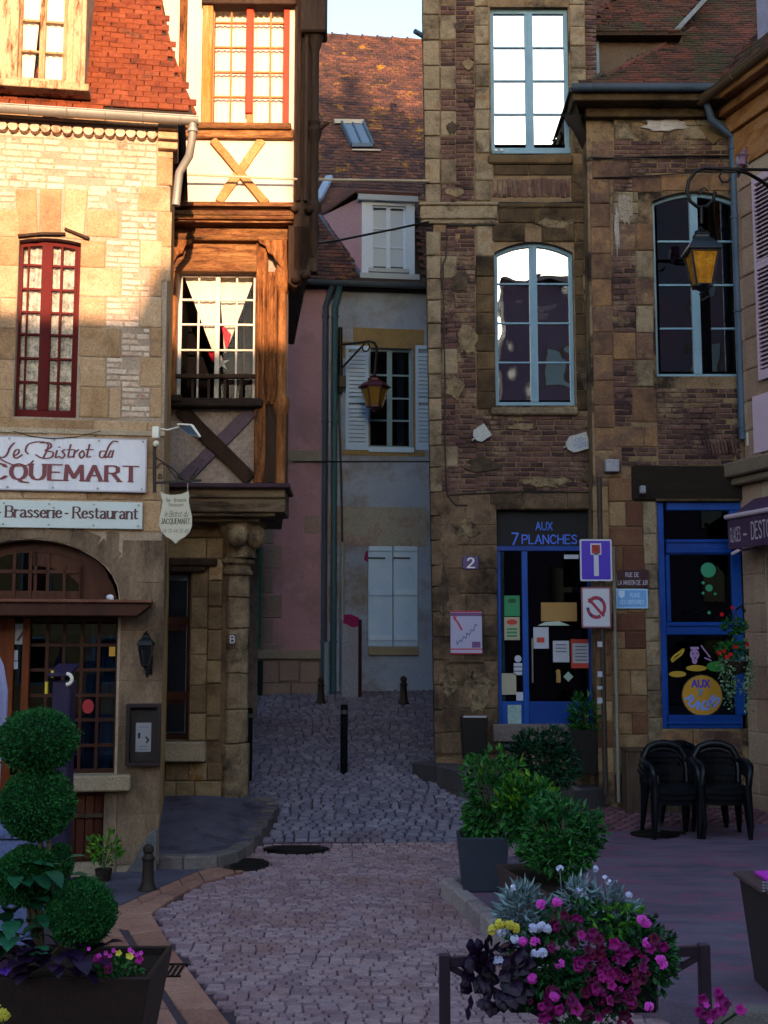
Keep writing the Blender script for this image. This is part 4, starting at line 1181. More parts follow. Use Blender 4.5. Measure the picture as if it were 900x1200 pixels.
def script(strokes, s=1.0, nx=.009, nz=.005):
    for st in strokes: pn.line(smooth_line([(FB.x(u, v, .06), FB.z(v, u, .06)) for u, v in st], 4), nx, nz)
script([[(17, 519), (12, 524), (8, 533), (3, 536), (-6, 535)], [(-6, 533), (6, 541), (20, 546), (33, 545), (39, 540)],            # L with its swash
        [(17, 534), (22, 531), (22, 527), (18, 528), (16, 534), (19, 537), (26, 533)],                                         # e
        [(33, 532), (30, 528), (33, 521), (42, 518), (52, 518), (57, 521)], [(57, 521), (55, 528), (51, 536)],                                        # B
        [(48, 519), (58, 519), (60, 524), (53, 528), (62, 530), (60, 536), (50, 537), (42, 533)],
        [(67, 528), (65, 536), (69, 535)], [(69, 524), (70, 524)],                                                             # i
        [(76, 527), (73, 529), (76, 533), (73, 537), (70, 535)],                                                               # s
        [(83, 521), (80, 535), (84, 535)], [(79, 527), (87, 527)],                                                             # t
        [(88, 528), (86, 536)], [(87, 531), (92, 527)],                                                                        # r
        [(97, 528), (93, 532), (95, 537), (99, 533), (97, 528)],                                                               # o
        [(105, 521), (102, 535), (106, 535)], [(101, 527), (109, 527)],                                                        # t
        [(124, 529), (118, 529), (117, 535), (121, 536), (125, 529), (128, 522), (133, 517), (138, 518)], [(125, 529), (123, 536), (126, 535)],  # d
        [(130, 528), (127, 535), (131, 535), (133, 528)], [(133, 528), (131, 536)]])                                           # u
script([[(15, 506), (40, 513), (65, 515), (90, 513), (118, 507)]][:0])
S1.part('lettering', mb, m_crimson)
mb = MB(FB); mb.tube([FB.w(FB.x(u), -.05, FB.z(v)) - Vector((0, 0, 0)) for u, v in ()] or [(FB.x(u, v, .07), -.07, FB.z(v, u, .07)) for u, v in ((15, 505), (35, 511), (60, 514), (90, 512), (118, 505))], .004, 5)
S1.part('cable', mb, m_iron)
zz1 = FB.rect(-150, 586, 167, 618, .05)
S2 = T('sign_board', 'narrow white sign board reading Brasserie - Restaurant, over the arched window', 'sign', FB.w(zz1[0] + 1, -.05, zz1[2]))
mb = MB(FB); mb.box(zz1[0], zz1[1], -.05, -.012, zz1[2], zz1[3]); S2.part('board', mb, mat('pale green white board', ['a9b3b4', 'b4bdbe'], nscale=2, rough=.35, bump=.03, fine=.05), bevel=.004)
mb = MB(FB); pn = Pen(mb, -.0535); zb = FB.z(607, 80, .05); ht_ = FB.z(594, 80, .05) - zb
pn.text('Brasserie', FB.x(7, 600, .05), FB.x(72, 600, .05), zb, ht_, .60, .26, serif=True, lw=1.0)
pn.text('-', FB.x(76, 600, .05), FB.x(80, 600, .05), zb, ht_, .1, .4)
pn.text('Restaurant', FB.x(86, 600, .05), FB.x(161, 600, .05), zb, ht_, .60, .26, serif=True, lw=1.0)
pn.text('-', FB.x(-4, 600, .05), FB.x(1, 600, .05), zb, ht_, .1, .4)
S2.part('lettering', mb, plain('dark maroon lettering', '3c0c22', .5))
# small fixings and a drip line on the sign boards
for t_, q_, n_ in ((S1, zz0, .066), (S2, zz1, .056)):
    for k in range(5):
        for zz_q in (q_[2] + .03, q_[3] - .03):
            mb = MB(FB); X_ = q_[1] - .04 - k * .42; mb.box(X_ - .008, X_ + .008, -n_ - .004, -n_ + .002, zz_q - .008, zz_q + .008); t_.part('screw', mb, m_zinc)
# ================================================================== the half timbered house
FT = Fr(190, 14.2, 0.02)          # ground floor wall
YT = 14.2
def off(n): return n
N1 = .45                          # first floor juts out
N2 = .62                          # second floor juts out further
TI = T('timber_house', 'tall half timbered house with carved oak posts, jettied floors and cream plaster beside the bistro', 'house', FT.w(.6, 0, 0))
def TX(u, v, n): return FT.x(u, v, n)
def TZ(v, u, n): return FT.z(v, u, n)
def tr(u0, v0, u1, v1, n): return FT.rect(u0, v0, u1, v1, n)
gx0, gx1 = TX(150, 800, 0), TX(290, 760, 0)
zc0 = TZ(608, 250, 0)
dd = tr(180, 668, 222, 867, 0)
mb = MB(FT); mb.wall(gx0, gx1 - .1, -.2, zc0 + .1, [(dd[0], dd[1], dd[2], dd[3], 0)], .4)
TI.part('wall', mb, m_mortar_dark)
mb = MB(FT); mb.box(gx0, gx0 + .1, .4, 5, -.2, 11); mb.box(gx0, gx1 - .3, 4.9, 5, -.2, 12.5)
mb.add([(gx1 - .1, .02, -.2), (gx1 - .1, .02, 12.2), (gx1 - .5, 5, 12.2), (gx1 - .5, 5, -.2)], [(3, 2, 1, 0)])
TI.part('side_wall', mb, m_plaster_rough)
ps = Pieces(TI, 'stone', mat('tawny rubble stone', ['54432f', '6a5640', '7c684c', '8c785c', '7a5628'], nmix=.5, nscale=4, stain='3e3226', stain_scale=1.5, stain_lo=.55, stain_hi=.7, bump=.5), .03, .05, .02)
fill(ps, FT, (190, 606, 262, 655), .3, (.35, .55), .02, .008, ())
fill(ps, FT, (223, 668, 243, 868), .34, (.4, .5), .015, .008, (), .15)
fill(ps, FT, (243, 655, 260, 868), .30, (.3, .4), .03, .008, (), .2)
fill(ps, FT, (178, 894, 262, 940), .2, (.2, .35), .015, .01, (), .2, rot=.02)
ps.done()
# door
f = window(TI, FT, dd[0], dd[1], dd[2], dd[3], 1, 3, m_wood_brown, m_glass_dim, .12, .05, .08, 0, zs=[TZ(v, 205, -.12) for v in (858, 820, 735, 680)], name='glazed_door', bottom=.06, xs=[(TX(160, 780, -.12), TX(217, 780, -.12))])
for z_ in (817, 729):
    mb = MB(FT); mb.box(dd[0], dd[1], .115, .17, TZ(z_ + 3, 205, -.1), TZ(z_ - 6, 205, -.1)); TI.part('door_rail', mb, m_wood_brown, parent=f, bevel=.004)
mb = MB(FT)
mb.box(dd[0] - .05, dd[1] - .02, .175, .178, TZ(860, 200, 0), TZ(672, 200, 0)); TI.part('blind', mb, mat('grey blue door blind', ['8494a4', '94a4b4'], nscale=2), parent=f)
mb = MB(FT); q = tr(180, 870, 240, 893, .14); mb.box(q[0], q[1], -.14, .1, q[2], q[3]); TI.part('sill', mb, m_sill, bevel=.012)
# wooden lintel, rough
mb = MB(FT)
for k, (u0, u1, v0, v1) in enumerate(((180, 254, 654, 663), (182, 240, 663, 670))):
    q = tr(u0, v0, u1, v1, .1); mb.box(q[0], q[1], -.1 + .02 * k, .1, q[2], q[3])
TI.part('lintel', mb, m_wood_dark, bevel=.015)
# corner column with capital: a many sided stone pier, blocks stacked
ccx = (TX(257, 760, .05) + TX(291, 760, .05)) / 2; rr = (TX(291, 760, .05) - TX(257, 760, .05)) / 2 * .93
pcol = mat('weathered column stone', ['544638', '6c5c4a', '80705a', '907c66'], nmix=.85, nscale=5, stain='2a2624', stain_scale=2.0, stain_lo=.46, stain_hi=.60, bump=.7)
vs = [940, 872, 832, 790, 737, 700, 672]
for a, b in zip(vs, vs[1:]):
    z0_, z1_ = TZ(a, 285, .05), TZ(b, 285, .05)
    e = .03 if a > 872 else 0
    mb = MB(FT); m_ = Matrix.Translation((ccx, .12, 0))
    mb.lathe([(rr * 1.0 + e + U(0, .008), z0_ + .004), (rr * 1.06 + e, z0_ + .02), (rr * 1.06 + e - .004, z1_ - .02), (rr * 1.0 + e, z1_ - .002)], (0, 0, 0), 8, 1.0, M=m_, a0=math.pi / 8)
    mb.v = [tuple(Vector(p) + noise.noise_vector(Vector(p) * 5) * .028) for p in mb.v]; TI.part('column_drum', mb, pcol, bevel=.015)
mb = MB(FT)
Z = lambda v: TZ(v, 285, .1)
prof = [(rr * 1.1, Z(674)), (rr * 1.28, Z(672)), (rr * 1.30, Z(668)), (rr * 1.1, Z(666)), (rr * 1.12, Z(662)), (rr * 1.42, Z(659)), (rr * 1.46, Z(655)), (rr * 1.3, Z(652))]
mb.lathe(prof, (0, 0, 0), 10, M=Matrix.Translation((ccx, .12, 0)), a0=.3)
TI.part('capital_ring', mb, pcol, bevel=.004)
mb = MB(FT)
prof = [(rr * 1.2, Z(653)), (rr * 1.1, Z(645)), (rr * 1.35, Z(632)), (rr * 1.7, Z(622)), (rr * 1.9, Z(612))]
mb.lathe(prof, (0, 0, 0), 10, M=Matrix.Translation((ccx + .06, .05, 0)))
for (u, v, r) in ((278, 627, .13), (298, 628, .13)):
    mb.ball((TX(u, v, .25), -.2 if u < 290 else -.1, TZ(v, u, .25)), r, r, r * 1.1, 10, 8)
TI.part('capital', mb, pcol, smooth=60)
# the corbelled stone ledge under the first floor
mb = MB(FT)
lx = TX(338, 585, N1)
for (v0, v1, n, ue) in ((566, 572, N1 + .10, 339), (572, 583, N1 + .04, 334), (583, 600, N1, 334), (600, 605, N1 - .05, 322), (605, 611, N1 - .16, 304)):
    mb.box(gx0, TX(ue, v1, n), -n, .3, TZ(v1, 270, n), TZ(v0, 270, n) - .002)
TI.part('corbelled_ledge', mb, mat('grey oak jetty plate', ['54483a', '70604e', '84745e'], nscale=3, stretch=(.6, 2, 2.5), bump=.7, stain='3a3028', stain_scale=2), bevel=.045, seg=3)
mb = MB(FT); q = tr(190, 566, 339, 569, N1 + .12); mb.box(gx0, q[1], -N1 - .125, -N1 + .1, q[2] - .02, q[3]); TI.part('ledge_flashing', mb, mat('plum coloured flashing', ['33262e', '463642'], nscale=3), bevel=.006)

# first floor
ux0, ux1 = TX(150, 400, N1), TX(336, 400, N1)
w1 = tr(207, 317, 299, 469, N1)
zb1, zt1 = TZ(566, 270, N1), TZ(262, 270, N1)
mb = MB(FT); mb.wall(ux0, ux1, zb1, zt1, [(w1[0], w1[1], w1[2], w1[3], 0)], .25, y0=-N1 + .03)
TI.part('infill_wall', mb, m_plaster_rough)
mb = MB(FT)
mb.add([(ux1, -N1 + .03, zb1), (ux1, -N1 + .03, zt1 + .2), (ux1 - .45, 5, zt1 + .2), (ux1 - .45, 5, zb1)], [(3, 2, 1, 0)])
mb.add([(gx0, 0, zb1), (ux1, -.1, zb1), (ux1 - .4, 5, zb1), (gx0, 5, zb1)], [(0, 1, 2, 3)])
TI.part('return_wall', mb, m_plaster_rough)
def beam(name, u0, v0, u1, v1, n, m, th=.12, bv=.01, parent=None):
    q = tr(u0, v0, u1, v1, n); b_ = MB(FT); b_.box(q[0], q[1], -n, -n + th, q[2], q[3]); return TI.part(name, b_, m, bevel=bv, parent=parent)
def brace(name, u0, v0, u1, v1, n, wd, m, th=.08):
    a = Vector((TX(u0, v0, n), -n + th / 2, TZ(v0, u0, n))); b = Vector((TX(u1, v1, n), -n + th / 2, TZ(v1, u1, n)))
    d = (b - a).normalized(); s_ = Vector((-d.z, 0, d.x)) * wd / 2
    b_ = MB(FT)
    pts = []
    for t_ in range(5):
        c = a + (b - a) * t_ / 4; pts.append((c + s_ * U(.85, 1.1), c - s_ * U(.85, 1.1)))
    out = [(p[1].x, p[1].z) for p in pts] + [(p[0].x, p[0].z) for p in pts[::-1]]
    ar = sum(out[i][0] * out[(i + 1) % len(out)][1] - out[(i + 1) % len(out)][0] * out[i][1] for i in range(len(out)))
    if ar < 0: out = out[::-1]
    b_.prism(out, -n, -n + th); return TI.part(name, b_, m, bevel=.006)
# plinth panel under the window: braces over rough infill
beam('post', 178, 470, 192, 566, N1 + .04, m_wood_dark)
beam('post', 312, 474, 337, 566, N1 + .05, m_wood_dark)
brace('brace', 211, 478, 293, 562, N1 + .03, .17, m_wood_dark)
brace('brace', 296, 480, 214, 562, N1 + .012, .16, mat('mauve grey faded brace', ['4f434c', '64555f'], nscale=5, bump=.4))
# oriel window posts with ribs
mo = m_wood_gold
beam('post', 191, 318, 206, 470, N1 + .06, mo)
beam('post_rib', 192, 325, 196, 466, N1 + .1, mo, .05, .006); beam('post_rib', 201, 325, 205, 466, N1 + .1, mo, .05, .006)
beam('post', 299, 275, 312, 566, N1 + .06, mo)
beam('post', 312, 318, 324, 474, N1 + .08, mo)
for u in (301, 307, 314, 320): beam('post_rib', u, 322, u + 2.5, 470, N1 + .115, mo, .05, .005)
# corner colonnette, turned
mb = MB(FT); cxx = TX(330, 400, N1 + .08); 
def cz(v): return TZ(v, 330, N1 + .08)
rc = TX(337, 400, N1 + .08) - cxx
prof = [(rc * .9, cz(566)), (rc * .9, cz(486)), (rc * 1.2, cz(482)), (rc * 1.45, cz(474)), (rc * 1.3, cz(467)), (rc * .85, cz(462)), (rc * .8, cz(350)), (rc * .75, cz(342)), (rc * 1.4, cz(334)), (rc * 1.6, cz(322)), (rc * 1.1, cz(312)), (rc * .9, cz(285))]
mb.lathe(prof, (0, 0, 0), 14, M=Matrix.Translation((cxx, -N1 - .02, 0)))
TI.part('colonnette', mb, mo, smooth=35)
# window head: beam, ogee brackets carved into the corners
beam('head_beam', 191, 300, 314, 318, N1 + .05, m_wood_gold_h)
beam('head_panel', 205, 283, 305, 301, N1 + .02, m_wood_gold_h)
beam('upper_beam', 191, 262, 338, 281, N1 + .13, m_wood_gold_h, .25, .015)
for sgn, ux in ((1, 192), (-1, 336)):
    xs_ = lambda k: TX(ux + sgn * k, 300, N1 + .12)
    zs_ = lambda v: TZ(v, ux, N1 + .12)
    pts = [(xs_(0), zs_(280)), (xs_(34), zs_(280)), (xs_(31), zs_(285)), (xs_(24), zs_(288)), (xs_(21), zs_(296)), (xs_(15), zs_(299)), (xs_(11), zs_(307)), (xs_(3), zs_(318)), (xs_(0), zs_(330))]
    if sgn > 0: pts = pts[::-1]
    mb = MB(FT); mb.prism(pts, -N1 - .12, -N1 - .03); br = TI.part('carved_bracket', mb, mo, bevel=.006)
    edge_ = [(p[0], -N1 - .125, p[1]) for p in (pts[1:-2] if sgn < 0 else pts[1:-2])]
    mb = MB(FT); mb.tube(edge_, .012, 6); TI.part('bracket_rim', mb, mo, parent=br, smooth=40)
# the white casement with crossed curtains, its lower lights behind a rail
f = window(TI, FT, w1[0], w1[1], w1[2], w1[3] , 4, 5, m_white_paint, m_glass, -N1 + .12, .035, .02, .05, name='white_casement',
           zs=[TZ(v, 250, N1 - .12) for v in (468, 441, 410, 380, 351, 321)], room=1.0)
xa, xb = w1[0] + .04, w1[1] - .04; xm = (xa + xb) / 2; yb = -N1 + .22
zv = lambda v: TZ(v, 250, N1 - .2)
mwc = m_curtain
def tri_cloth(pts, y, m, name='curtain'):
    b_ = MB(FT); vs = []; nx, nz = 16, 14
    (ax, az), (bx_, bz), (cx_, cz_) = pts   # top a, top b, bottom tip
    for j in range(nz + 1):
        q = j / nz
        for i in range(nx + 1):
            p = i / nx
            vs.append((ax + (cx_ - ax) * q + ((bx_ - ax) * (1 - q) + .02 * q) * p, y + .008 * math.sin(p * 20), az + (cz_ - az) * q + (bz - az) * p * (1 - q)))
    b_.add(vs, [(j * (nx + 1) + i, (j + 1) * (nx + 1) + i, (j + 1) * (nx + 1) + i + 1, j * (nx + 1) + i + 1) for j in range(nz) for i in range(nx)])
    return TI.part(name, b_, m, parent=f, smooth=60)
tri_cloth([(xa, zv(323)), (xm, zv(323)), (xm - .06, zv(412))], yb, mwc)
tri_cloth([(xm, zv(323)), (xb, zv(323)), (xm + .07, zv(412))], yb + .03, mwc)
mredc = plain('crimson ribbon', 'a3142a', .8)
tri_cloth([(xm + .03, zv(378)), (xm + .16, zv(392)), (xm + .1, zv(408))], yb - .03, mredc, 'ribbon')
tri_cloth([(xm - .12, zv(412)), (xm - .04, zv(412)), (xm - .06, zv(424))], yb - .03, mredc, 'ribbon')
mb = MB(FT)
for k in range(5):
    a = math.pi * 2 * k / 5 + .4; c = (xm + .05, zv(426))
    mb.add([(c[0], yb - .04, c[1]), (c[0] + .04 * math.cos(a - .5), yb - .04, c[1] + .04 * math.sin(a - .5)), (c[0] + .1 * math.cos(a), yb - .04, c[1] + .1 * math.sin(a)), (c[0] + .04 * math.cos(a + .5), yb - .04, c[1] + .04 * math.sin(a + .5))], [(0, 1, 2, 3)])
TI.part('star_ornament', mb, plain('pale star ornament', 'a8a49c', .7), parent=f)
beam('guard_rail', 206, 438, 304, 443, N1 + .03, m_wood_dark, .06, .006)
for k in range(5): beam('guard_baluster', 224 + k * 19, 443, 227 + k * 19, 467, N1 + .0, m_wood_dark, .03, .003)
beam('window_sill', 190, 466, 307, 476, N1 + .14, m_wood_dark_h, .2, .012)
beam('sill_moulding', 190, 462, 213, 470, N1 + .17, m_wood_dark, .1, .012)

# second floor, jettied again
n2 = N2
vx0, vx1 = TX(150, 200, n2), TX(346, 200, n2)
w2 = tr(248, 4, 338, 143, n2)
zb2, zt2 = TZ(262, 270, n2), TZ(-70, 270, n2)
mb = MB(FT); mb.wall(vx0, TX(372, 200, n2), zb2, zt2, [(w2[0], w2[1], w2[2], w2[3], 0)], .25, y0=-n2 + .03)
TI.part('plaster_wall', mb, m_plaster_cream)
mb = MB(FT)
xr = TX(374, 200, n2)
mb.add([(xr - .01, -n2 + .04, zb2), (xr - .01, -n2 + .04, zt2), (xr - .6, 5, zt2), (xr - .6, 5, zb2)], [(3, 2, 1, 0)])
mb.add([(gx0, 0, zb2), (xr - .05, -.4, zb2), (xr - .6, 5, zb2), (gx0, 5, zb2)], [(0, 1, 2, 3)])
TI.part('return_wall', mb, m_plaster_rough)
beam('carved_beam', 200, 236, 346, 244, n2 + .06, m_wood_gold_h, .2, .012)
beam('carved_beam', 196, 246, 344, 256, n2 + .10, m_wood_gold_h, .3, .015)
beam('carved_beam', 194, 256, 342, 263, n2 + .04, m_wood_gold_h, .3, .015)
for v in (239.5, 250, 259): 
    q = tr(200, v, 343, v + 1.6, n2 + .115); b_ = MB(FT); b_.box(q[0], q[1], -n2 - .115, -n2 - .02, q[2], q[3]); TI.part('beam_fillet', b_, m_wood_gold_h)
beam('upper_sill', 212, 143, 341, 150, n2 + .10, m_wood_gold_h, .2, .01)
beam('sill_beam', 212, 150, 344, 161, n2 + .05, m_wood_gold_h, .15, .012)
mw2 = mat('light brown brace oak', ['7a5230', '9c7046', 'b88c5e'], nscale=5, bump=.5, bscale=30)  # light brown oak for the crossed braces of the upper floor
brace('brace', 249, 163, 312, 238, n2 + .025, .10, mw2, .05)
brace('brace', 307, 163, 256, 236, n2 + .008, .11, mw2, .05)
beam('post', 209, -70, 218, 238, n2 + .02, mo, .1)
beam('post', 237, -70, 249, 148, n2 + .04, mat('peeling orange painted oak', ['8a5228', 'a8692f', 'b8946a'], nscale=5, stretch=(3, 3, .35), bump=.5, bscale=30), .1)
beam('top_beam', 236, -4, 348, 4, n2 + .09, m_wood_dark, .2)
f = window(TI, FT, w2[0], w2[1], w2[2], w2[3], 4, 5, mat('salmon glazing bars', ['a65a38', 'b8704a', 'c48a66'], nscale=6, bump=.2), m_glass, -n2 + .07, .02, .02, .07, name='upper_casement',
           zs=[TZ(v, 295, n2 - .07) for v in (142, 113, 84, 55, 26, 6)], room=1.0)
zz = lambda v: TZ(v, 295, n2)
mb = MB(FT); mb.box(TX(288, 70, n2), TX(296, 70, n2), -n2 + .02, -n2 + .08, zz(131), zz(4)); mb.box(TX(332, 70, n2), w2[1] + .01, -n2 + .02, -n2 + .1, w2[2], w2[3]); TI.part('red_stile', mb, m_orange_frame, parent=f, bevel=.005)
xm = (w2[0] + w2[1]) / 2
for a, b in ((w2[0] + .02, xm - .03), (xm + .03, w2[1] - .03)):
    cloth(TI, FT, [(a, w2[3]), (b, w2[3]), (b, w2[2] + .02), (a, w2[2] + .02)], -n2 + .17, m_curtain, f, amp=.012, waves=6)
# dark carved corner post with buttress shafts
def shaft(name, u0, u1, v0, v1, n, m=m_wood_dark, th=.16, bv=.012): return beam(name, u0, v0, u1, v1, n, m, th, bv)
shaft('corner_post', 345, 373, -70, 318, n2 + .05)
shaft('post_rib', 348, 353, -60, 235, n2 + .09, th=.08, bv=.006); shaft('post_rib', 357, 361, -60, 235, n2 + .12, th=.08, bv=.006)
mb = MB(FT); cxx = TX(368, 150, n2 + .1); r_ = TX(374, 150, n2 + .1) - cxx
cz = lambda v: TZ(v, 368, n2 + .1)
prof = [(r_ * .5, cz(300)), (r_ * 1.0, cz(285)), (r_ * .9, cz(250)), (r_ * 1.4, cz(244)), (r_ * 1.5, cz(238)), (r_ * .9, cz(233)), (r_ * .8, cz(165)), (r_ * 1.2, cz(160)), (r_ * 1.6, cz(152)), (r_ * 1.0, cz(146)), (r_ * 1.3, cz(141)), (r_ * .8, cz(136)), (r_ * .8, cz(60)), (r_ * 1.4, cz(48)), (r_ * 2.0, cz(38)), (r_ * 2.1, cz(20)), (r_ * 1.8, cz(12)), (r_ * 1.8, cz(-60))]
mb.lathe(prof, (0, 0, 0), 12, M=Matrix.Translation((cxx, -n2 - .04, 0)))
TI.part('carved_shaft', mb, m_wood_dark, smooth=30)
q = tr(376, 146, 387, 151, n2 + .1); mb = MB(FT); mb.tube([(q[0] - .03, -n2 - .08, q[2]), ((q[0] + q[1]) / 2, -n2 - .14, q[2] + .04), (q[1], -n2 - .16, q[3])], [.03, .025, .008], 7)
TI.part('gargoyle_stub', mb, m_wood_dark, smooth=50)
# console under the corner, curling from wall to overhang
mb = MB(FT)
pts = [(TX(338, 262, n2), cz(262)), (TX(346, 262, n2), cz(336)), (TX(352, 300, n2), cz(333)), (TX(360, 300, n2), cz(318)), (TX(366, 300, n2), cz(296)), (TX(374, 300, n2), cz(262))]
mb.prism([pts[0]] + [(TX(338, 330, n2), cz(330))] + pts[1:], -n2 - .05, -n2 + .25)
TI.part('console', mb, m_wood_dark, bevel=.015, seg=2)
mb = MB(FT)
for (u, v, r) in ((347, 327, .06), (358, 322, .07), (345, 245, .05), (362, 246, .06), (374, 30, .09)):
    mb = MB(FT); mb.ball((TX(u, v, n2 + .1), -n2 - .1, TZ(v, u, n2 + .1)), r, r, r * .8, 10, 7); TI.part('carved_boss', mb, m_wood_dark, smooth=60)
# overhanging top storey edge, roof and chimney above the frame
mb = MB(FT)
xr2 = TX(383, 10, n2 + .2)
mb.box(vx0, xr2, -n2 - .2, -n2 + .3, TZ(2, 370, n2 + .2) + .32, TZ(-100, 370, n2 + .2))
mb.box(TX(352, 10, n2 + .2), xr2, -n2 - .2, -n2 + .1, TZ(36, 370, n2 + .2), TZ(-100, 370, n2 + .2))
TI.part('jetty_head', mb, m_wood_dark, bevel=.02)
mb = MB(FT); ze = TZ(-100, 370, n2 + .2)
mb.add([(vx0, -n2 - .4, ze), (xr2, -n2 - .4, ze), (xr2 - .4, 5.2, ze), (vx0, 5.2, ze), (vx0, 2.0, ze + 2.6), (xr2 - .2, 2.0, ze + 2.6)],
       [(0, 1, 5, 4), (1, 2, 5), (2, 3, 4, 5), (3, 0, 4), (0, 3, 2, 1)])
TI.part('roof', mb, m_roof_old)
mb = MB(FT); mb.box(-.1, .35, 1.6, 2.1, ze + 1.8, ze + 3.6); mb.box(-.15, .4, 1.55, 2.15, ze + 3.6, ze + 3.72); mb.lathe([(.1, 0), (.09, .35)], (.12, 1.85, ze + 3.7), 10)
TI.part('chimney', mb, m_brick)

# small plate with the letter B on the column
q = tr(268, 744, 277, 754, rr + .0)
nB = rr * .93 - .12 + .03
q = tr(268, 743, 277, 755, nB)
mb = MB(FT); mb.box(q[0], q[1], -nB - .004, -nB + .02, q[2], q[3])
B = T('letter_plate', 'small dark plate with a white letter B on the weathered corner column', 'sign', FT.w(q[0], -nB, q[2]))
B.part('plate', mb, plain('dark plate', '3c3a40', .6))
mb = MB(FT); Pen(mb, -nB - .006).text('B', q[0] + .02, q[1] - .02, q[2] + .02, (q[3] - q[2]) - .04, .45, .45); B.part('letter', mb, plain('white letter', 'b4b4b8', .5))
# ================================================================== the tall stone and brick house with the bar
FP = Fr(590, 15.5, 0.0); FP.uz = 620
PL = T('bar_house', 'tall house of dark brick and yellow quoins with the blue bar door', 'house', FP.w(0, 0, .3))
zt = FP.z(-60, 590)
pl0 = FP.x(508, 850); pl1 = FP.x(700, 400)
zlow = -.1
wA = FP.rect(575, 8, 667, 180); wB = FP.rect(580, 296, 673, 475); wBh = (wB[0], wB[1], wB[2], wB[3], FP.z(283, 626) - wB[3])
dP = FP.rect(583, 597, 693, 862)
HP = [(wA[0], wA[1], wA[2], wA[3], 0), wBh, (dP[0], dP[1], dP[2] - .2, dP[3], 0)]
mb = MB(FP); mb.wall(pl0 + .03, pl1 + .02, zlow, zt, HP, .4)
PL.part('wall', mb, m_brick_mortar)
mb = MB(FP); mb.box(pl1 - .1, pl1 + .02, .4, 5, zlow, zt)
mb.add([(pl0 + .04, 0, zlow), (pl0 + .04, 0, zt), (pl0 + .8, 6, zt), (pl0 + .8, 6, zlow)], [(0, 1, 2, 3)])
mb.box(pl0 + .8, pl1, 5.9, 6, zlow, zt)
PL.part('side_wall', mb, m_brick_mortar)
mb = MB(FP); mb.box(pl1 - .1, pl1 + 1.3, 1.6, 1.9, FP.z(90, 700), zt + 2.2); PL.part('rear_wing', mb, m_brick)
pq = Pieces(PL, 'quoin_stone', m_quoin, .05, .06, .03)
pbr = Pieces(PL, 'brick', m_brick, .06, .14, .07)
pgs = Pieces(PL, 'stone', m_grime, .05, .06, .03)
pls = Pieces(PL, 'low_stone', m_low_stone, .03, .04, .02)
pqc = Pieces(PL, 'corner_stone', m_quoin, .03, .03, .02, md=.95); plc = Pieces(PL, 'corner_stone', m_low_stone, .03, .03, .02, md=.95)
def bk(u0, v0, u1, v1, **k): fill(pbr, FP, (u0, v0, u1, v1), .066, (.15, .23), .012, .013, HP, .14, rot=.03, miss=.05, **k)
def st(pcs, u0, v0, u1, v1, h, w, pr=.02): fill(pcs, FP, (u0, v0, u1, v1), h, w, pr, .010, HP, .12)
# left quoin column follows the leaning corner of the house, wrapping round it
v = -40; i = 0
while v < 884:
    hgt = U(24, 30); v2 = min(v + hgt, 886)
    if not (236 < v < 262):
        ul = 494.5 + 14.5 * max(0, v) / 870
        a, b, z0, z1 = FP.rect(ul, v, 514.5 + 6 * v / 870, v2)
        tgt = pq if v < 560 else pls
        c = FP.w((a + b) / 2, .22, (z0 + z1) / 2)
        (pqc if v < 560 else plc).add(c, FP.d * (b - a - .008), FP.into * (.22 + .02 + U(0, .012)), Vector((0, 0, z1 - z0 - .01)))
        # second column, toothed into the brick
        if i % 2 == 0 or v > 575:
            w2 = 534 if i % 2 == 0 else 526
            a2, b2, _, _ = FP.rect(515.5 + 6 * v / 870, v, w2 + 4 * v / 870, v2)
            if not (262 < v < 480 and i % 4): tgt.fadd(FP, a2, b2, z0 + .005, z1 - .005, .02); ub = w2
            else: bk(516, v, 534, v2)
        else: bk(516, v, 534, v2)
    v = v2; i += 1
for k, v in enumerate(range(-36, 232, 27)):
    if k % 2: bk(534, v, 556, v + 27)
    else: bk(532, v, 556, v + 27)
st(pq, 556, -40, 573, 180, .29, (.3, .4)); st(pq, 668, -40, 686, 180, .29, (.3, .4))
bk(686, -40, 700, 200)
# sill zone under the upper window
mb = MB(FP); q = FP.rect(572, 181, 672, 191, .06); mb.box(q[0], q[1], -.06, .1, q[2], q[3]); PL.part('sill', mb, m_grime, bevel=.02)
st(pq, 556, 188, 578, 212, .22, (.25, .35)); st(pgs, 578, 193, 690, 206, .14, (.4, .7)); 
st(pq, 556, 212, 575, 236, .26, (.25, .35))
x0, x1, z0, z1 = FP.rect(577, 209, 668, 232)
n = 16
for k in range(n):
    a = x0 + (x1 - x0) * k / n; pbr.fadd(FP, a + .006, a + (x1 - x0) / n - .006, z0 + U(0, .02), z1 - U(0, .02), .02, rot=U(-.03, .03))
st(pgs, 669, 192, 696, 236, .25, (.2, .35)); bk(516, 212, 556, 236)
# string course, a rounded stone band broken short on the right
mb = MB(FP)
for (u0, u1, v0, v1, n_) in ((491, 584, 236, 240, .10), (492, 583, 240, 256, .07), (493, 582, 256, 262, .04)):
    q = FP.rect(u0, v0, u1, v1, n_); mb.box(q[0], q[1], -n_, .1, q[2] + .001, q[3])
PL.part('string_course', mb, m_quoin, bevel=.025, seg=2)
mb = MB(FP); q = FP.rect(584, 237, 694, 243, .04); mb.box(q[0], q[1], -.04, .1, q[2], q[3]); PL.part('string_course', mb, m_grime, bevel=.015)
st(pgs, 584, 244, 694, 262, .18, (.4, .7)); st(pgs, 575, 262, 694, 284, .22, (.35, .6))
bk(524, 264, 558, 590); 
st(pq, 558, 264, 580, 300, .3, (.3, .4))
st(pgs, 558, 300, 580, 480, .27, (.3, .4)); st(pgs, 674, 284, 699, 482, .27, (.2, .3))
